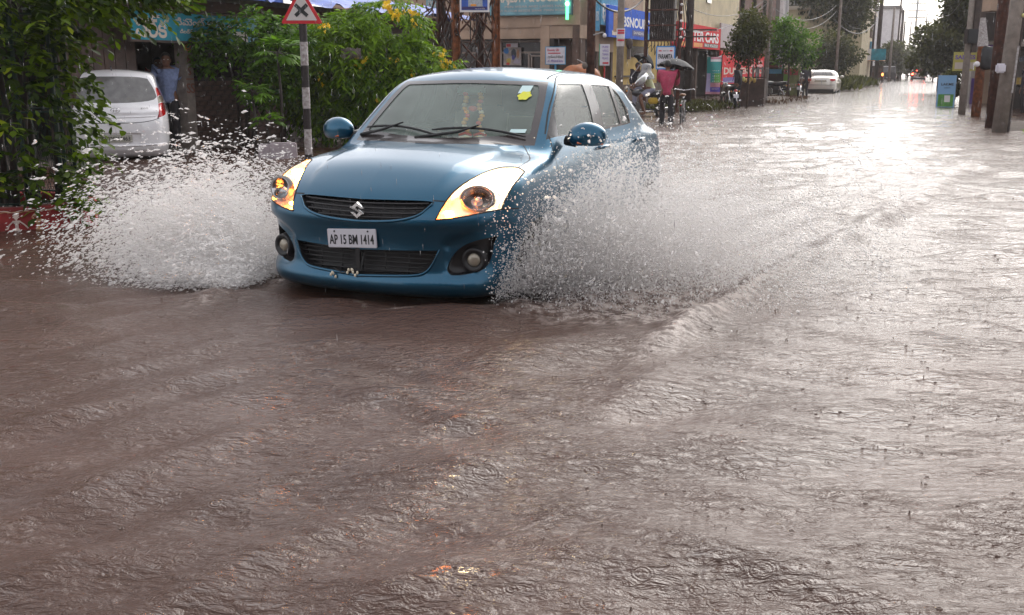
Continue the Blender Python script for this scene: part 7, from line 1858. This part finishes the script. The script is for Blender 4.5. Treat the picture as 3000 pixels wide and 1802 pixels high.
# others
person('dark clothed person standing with an umbrella left of the rider', (xat(1868, 34.5), 34.5, -.1), R(-60), stand(1.66, .05), M_darkshirt, M_greycloth, sleeve=1.5)
person('person in dark clothes standing beside the parked motorbike under the tree', (xat(2164, 38.3), 38.3, -.12), R(150), stand(1.66, .05), M_darkshirt, M_blackcloth, sleeve=1.5)
person('rider in dark clothes standing over the scooter by the faded green board', (xat(2362, 55), 55, -.12), R(100), stand(1.7), M_darkshirt, M_blackcloth, sleeve=1.5)
person('person at the right frame edge under a pale umbrella by the dark shop', (xat(3010, 33), 33, -.1), R(170), stand(1.62), M_darkshirt, M_blackcloth, sleeve=1.5)
um2 = copy_tree(um, (xat(3016, 33), 33, zat(180, 33)), .5, 'dark umbrella held at the right frame edge by the dark shop'); um2.name = 'umbrella'
um3 = copy_tree(um, (xat(1886, 34.3), 34.3, zat(180, 34.3)), 1.2, 'dark umbrella half folded over the dark clothed person left of the rider'); um3.scale = (.8, .8, 1.2); um3.rotation_euler = (0, R(35), .3)
# ------------------------------------------------------------------ splash, rain, haze
M_drop = mat('splash water', (.95, .93, .92), .3, spec=.8)
_t = M_drop.node_tree; _b = _t.nodes['Principled BSDF']; _tr = _t.nodes.new('ShaderNodeBsdfTranslucent'); _tr.inputs[0].default_value = (.97, .95, .94, 1)
_m = _t.nodes.new('ShaderNodeMixShader'); _m.inputs[0].default_value = .5; _t.links.new(_b.outputs[0], _m.inputs[1]); _t.links.new(_tr.outputs[0], _m.inputs[2])
_c = _t.nodes.new('ShaderNodeBsdfTransparent'); _m2 = _t.nodes.new('ShaderNodeMixShader'); _m2.inputs[0].default_value = .40   # clear water lets much of the light through
_t.links.new(_m.outputs[0], _m2.inputs[1]); _t.links.new(_c.outputs[0], _m2.inputs[2]); _t.links.new(_m2.outputs[0], _t.nodes['Material Output'].inputs[0])
M_rain = clear_mat('rain drops', (.95, .95, .95), .1, .25, (.85, .85, .88), 3)
def drops(name, P, Vd, r_, stretch, m, label, coarse=False, cat='water splash'):
    """many small drops in one mesh, each drawn out along its flight"""
    n = len(P); D = Vd/np.maximum(np.linalg.norm(Vd, axis=1), 1e-6)[:, None]
    A = np.cross(D, nr.normal(0, 1, (n, 3))); A /= np.maximum(np.linalg.norm(A, axis=1), 1e-6)[:, None]; B = np.cross(D, A)
    if coarse: tv = np.array([(1, 0, 0), (-1, 0, 0), (0, 1, 0), (0, -.5, .87), (0, -.5, -.87)]); tf = np.array([(0, 2, 3), (0, 3, 4), (0, 4, 2), (1, 3, 2), (1, 4, 3), (1, 2, 4)])
    else: tv = np.array([(1, 0, 0), (-1, 0, 0), (0, 1, 0), (0, -1, 0), (0, 0, 1), (0, 0, -1)]); tf = np.array([(0, 2, 4), (2, 1, 4), (1, 3, 4), (3, 0, 4), (2, 0, 5), (1, 2, 5), (3, 1, 5), (0, 3, 5)])
    k = len(tv)
    V = P[:, None]+r_[:, None, None]*(tv[None, :, 0:1]*stretch[:, None, None]*D[:, None]+tv[None, :, 1:2]*A[:, None]+tv[None, :, 2:3]*B[:, None])
    F = (tf[None]+(np.arange(n)*k)[:, None, None]).reshape(-1, 3)
    me = bpy.data.meshes.new(name); me.vertices.add(n*k); me.vertices.foreach_set('co', V.astype(np.float32).ravel())
    me.loops.add(F.size); me.loops.foreach_set('vertex_index', F.astype(np.int32).ravel()); me.polygons.add(len(F))
    me.polygons.foreach_set('loop_start', np.arange(0, F.size, 3, dtype=np.int32)); me.polygons.foreach_set('loop_total', np.full(len(F), 3, dtype=np.int32)); me.update(calc_edges=True)
    return finish(name, me, m, None, True, label=label, cat=cat, kind='stuff')
def plume(n, side, a0, va, ph, S, seed, drag=.25, clump=.5):
    """water thrown from a front wheel; car axes a ahead, b outward"""
    g = np.random.default_rng(seed); out = []
    p = g.uniform(ph[0], ph[1], n); s = g.normal((S[0]+S[1])/2, (S[1]-S[0])/2.6, n)*(1.08-.25*(p-ph[0])/(ph[1]-ph[0]))
    vz = s*np.sin(p); vb = s*np.cos(p); v_a = g.uniform(va[0], va[1], n)
    T = (vz+np.sqrt(np.maximum(vz*vz+2*9.8*.05, 0)))/9.8; t = T*g.uniform(.02, 1, n)**.85
    aa = g.uniform(a0[0], a0[1], n)
    ok = vnoise(p*16+aa*3, t*11+v_a*.9, seed) > clump*vnoise(p*6, aa*5+v_a, seed+1)+.18
    p, t, vz, vb, v_a, aa, s = (q[ok] for q in (p, t, vz, vb, v_a, aa, s))
    k = 1-drag*t
    a = aa+v_a*t*k+g.normal(0, .02+.06*t); b = .80+vb*t*k+g.normal(0, .01+.05*t); z = .05+vz*t-4.9*t*t+g.normal(0, .015, len(t))
    keep = z > 0; a, b, z, vz, vb, v_a, t = (q[keep] for q in (a, b, z, vz, vb, v_a, t))
    P = np.stack([CX+FW[0]*a+side*LF[0]*b, CY+FW[1]*a+side*LF[1]*b, z], 1)
    vzz = vz-9.8*t; v3 = np.stack([FW[0]*(v_a+5)+side*LF[0]*vb, FW[1]*(v_a+5)+side*LF[1]*vb, vzz], 1)
    return P, v3, t
g = np.random.default_rng(77)
def merge(*L): return tuple(np.concatenate(q) for q in zip(*L))
def clot(P, V3, r_, share=.45, k=5):
    """let part of the drops hang together as torn ropes and clots"""
    n = len(P); pick = g.random(n) < share; A, B, Q = [P], [V3], [r_]
    d = V3[pick]/np.maximum(np.linalg.norm(V3[pick], axis=1), 1e-6)[:, None]; side = g.normal(0, .5, d.shape)
    for j in range(1, k):
        A.append(P[pick]+(d+side*.6)*(r_[pick]*1.5*j)[:, None]+g.normal(0, .35, d.shape)*r_[pick][:, None]); B.append(V3[pick]+side*2); Q.append(r_[pick]*g.uniform(.45, 1.0, pick.sum()))
    return np.concatenate(A), np.concatenate(B), np.concatenate(Q)
# image right: the car's left front wheel
P, V3, t = merge(plume(70000, 1, (.9, 1.5), (-4.2, -.6), (.35, 1.25), (3.1, 4.5), 5, clump=.5), plume(60000, 1, (.9, 1.5), (-3.6, -.2), (.30, .85), (3.9, 5.3), 11, clump=.6), plume(60000, 1, (.9, 1.75), (-3.4, -.2), (1.05, 1.5), (3.2, 4.4), 6, clump=.45), plume(60000, 1, (1.1, 1.85), (-2.2, .2), (.6, 1.45), (2.0, 3.9), 9, clump=.3), plume(40000, 1, (.6, 1.6), (-3.0, .6), (.10, .6), (2.2, 3.9), 7), plume(22000, 1, (.4, 1.4), (-6.0, -2.5), (.45, 1.05), (4.0, 5.0), 8))
drops('splash', P, V3, np.exp(g.normal(math.log(.0024), .5, len(P))), g.uniform(1, 2.4, len(P)), M_drop, 'white fan of fine spray thrown up beside the blue car on the right', True)
P, V3, t = merge(plume(4200, 1, (.6, 1.75), (-4.0, -.2), (.75, 1.5), (3.4, 4.9), 15, clump=.2), plume(1500, 1, (.2, 1.5), (-5, 0), (.2, 1.4), (3.2, 5.0), 16, clump=.2))
P, V3, r_ = clot(P, V3, np.exp(g.normal(math.log(.0050), .40, len(P))))
drops('splash', P, V3, r_, g.uniform(1, 2.0, len(P)), M_drop, 'large loose drops flying off the right hand spray over the car side')
# image left: the right front wheel
P, V3, t = merge(plume(90000, -1, (1.2, 2.0), (-1.9, .3), (.30, .95), (3.6, 5.2), 25, clump=.85), plume(60000, -1, (1.3, 2.1), (-1.0, .7), (.08, .5), (3.0, 5.0), 26, clump=.65), plume(26000, -1, (1.0, 1.8), (-2.6, 0), (.5, 1.1), (3.9, 5.2), 27, clump=.75))
drops('splash', P, V3, np.exp(g.normal(math.log(.0026), .5, len(P))), g.uniform(1.2, 3.2, len(P)), M_drop, 'broad low sheet of fine spray thrown to the left of the blue car', True)
P, V3, t = merge(plume(5600, -1, (1.0, 1.9), (-2.4, .3), (.40, 1.1), (4.2, 5.7), 35, clump=.3), plume(2200, -1, (1.2, 2.0), (-1.5, .5), (.2, .8), (4.0, 5.8), 36, clump=.3))
P, V3, r_ = clot(P, V3, np.exp(g.normal(math.log(.0052), .38, len(P))))
drops('splash', P, V3, r_, g.uniform(1.2, 2.8, len(P)), M_drop, 'scattered large drops above the left hand spray in front of the dark shop')
# soft spray too fine to see as drops
def mist(label, a, b, z, ra, rb, rz_, dens, tilt):
    m = bpy.data.materials.new('spray mist'); m.use_nodes = True; t = m.node_tree; L = t.links; t.nodes.remove(t.nodes['Principled BSDF'])
    tc = t.nodes.new('ShaderNodeTexCoord'); gr = t.nodes.new('ShaderNodeTexGradient'); gr.gradient_type = 'QUADRATIC_SPHERE'; L.new(tc.outputs['Object'], gr.inputs[0])
    mp = t.nodes.new('ShaderNodeMapping'); mp.inputs['Scale'].default_value = (2.2, 1.1, 2.2); L.new(tc.outputs['Object'], mp.inputs[0])
    n = t.nodes.new('ShaderNodeTexNoise'); n.inputs['Scale'].default_value = 1.8; n.inputs['Detail'].default_value = 5; n.inputs['Roughness'].default_value = .65; L.new(mp.outputs[0], n.inputs['Vector'])
    mr = t.nodes.new('ShaderNodeMapRange'); mr.inputs[1].default_value = .38; mr.inputs[2].default_value = .68; L.new(n.outputs[0], mr.inputs[0])
    mu = t.nodes.new('ShaderNodeMath'); mu.operation = 'MULTIPLY'; L.new(gr.outputs[0], mu.inputs[0]); L.new(mr.outputs[0], mu.inputs[1])
    m2 = t.nodes.new('ShaderNodeMath'); m2.operation = 'MULTIPLY'; L.new(mu.outputs[0], m2.inputs[0]); m2.inputs[1].default_value = dens
    v = t.nodes.new('ShaderNodeVolumePrincipled'); v.inputs['Color'].default_value = (.97, .94, .92, 1); v.inputs['Anisotropy'].default_value = .2; L.new(m2.outputs[0], v.inputs['Density']); L.new(v.outputs[0], t.nodes['Material Output'].inputs['Volume'])
    o = MB().ball((0, 0, 0), 1.0, 20, 12).build('spray_mist', m, None, True, label=label, cat='spray mist', kind='stuff')
    o.location = (CX+FW[0]*a+LF[0]*b, CY+FW[1]*a+LF[1]*b, z); o.scale = (ra, rb, rz_); o.rotation_euler = (tilt, 0, math.atan2(FW[1], FW[0]))
mist('soft white mist in the right hand spray', .3, 1.55, .34, 1.25, .75, .55, 2.0, .2)
mist('thick mist hugging the flank of the blue car', .9, 1.15, .42, .75, .35, .55, 1.6, -.2)
mist('soft white mist in the left hand spray', 1.35, -1.55, .30, .75, .85, .45, 2.2, -.15)
# drops hanging at the bumper corner and on the bodywork
n = 700; a = g.uniform(1.2, 1.95, n); b = .80+.12*g.random(n)**2; z = g.uniform(.05, .75, n)
P = np.stack([CX+FW[0]*a+LF[0]*b, CY+FW[1]*a+LF[1]*b, z], 1); drops('splash', P, g.normal(0, 1, (n, 3)), np.exp(g.normal(math.log(.004), .4, n)), np.ones(n), M_drop, 'fine drops close against the front corner of the blue car')
# falling rain
n = 6500; Yr = g.uniform(2.5, 26, n)**1.0; Xr = (g.uniform(-.62, .62, n))*Yr; Zr = g.uniform(0.05, 3.6, n)
P = np.stack([Xr, Yr, Zr], 1); drops('rain', P, np.tile([.03, 0, -1.], (n, 1))+g.normal(0, .02, (n, 3)), g.uniform(.0007, .0015, n)*(.6+Yr/14), g.uniform(10, 20, n), M_rain, 'falling rain drops all through the street', True, 'rain')
# crowns where drops strike the flood
n = 1700; Yc = 2.2+11*g.random(n)**1.25; Xc = g.uniform(-.55, .60, n)*Yc; keep = g.random(n) < np.clip(.35+.5*(Xc/Yc+.3), .15, 1); Xc, Yc = Xc[keep], Yc[keep]; hc, _ = wave_height(Xc, Yc)
b = MB()
for x, y, z in zip(Xc, Yc, hc):
    s = g.uniform(.28, .62); z = z-.002
    if g.random() < .8: b.lathe([(.022*s, 0), (.013*s, .004*s), (.013*s, .007*s), (.010*s, .006*s), (.006*s, .001*s), (.0005, .0015*s)], 8, Matrix.Translation((x, y, z)))
    else: b.lathe([(.018*s, 0), (.006*s, .004*s), (.0028*s, .010*s), (.004*s, .014*s), (.0003, .018*s)], 7, Matrix.Translation((x, y, z)))
M_crown = mat('drop crowns', (.075, .045, .034), .08, ior=1.33)
o = b.build('rain_splash', M_crown, None, True); tag(o, 'tiny crowns where rain drops strike the flood water', 'rain splash', None, 'stuff')
# thin air between: one closed box of mist
hz = MB(); x0, x1, y0, y1, z0, z1 = -262, 352, -19, 642, -1.15, 17.5
hz.box(((x0+x1)/2, (y0+y1)/2, (z0+z1)/2), (x1-x0, y1-y0, z1-z0))
mh = bpy.data.materials.new('rain mist'); mh.use_nodes = True; t_ = mh.node_tree; t_.nodes.remove(t_.nodes['Principled BSDF'])
pv = t_.nodes.new('ShaderNodeVolumePrincipled'); pv.inputs['Color'].default_value = (.92, .90, .90, 1); pv.inputs['Density'].default_value = .0007; pv.inputs['Anisotropy'].default_value = .0
t_.links.new(pv.outputs[0], t_.nodes['Material Output'].inputs['Volume'])
hz.build('haze', mh, None, kind='stuff')
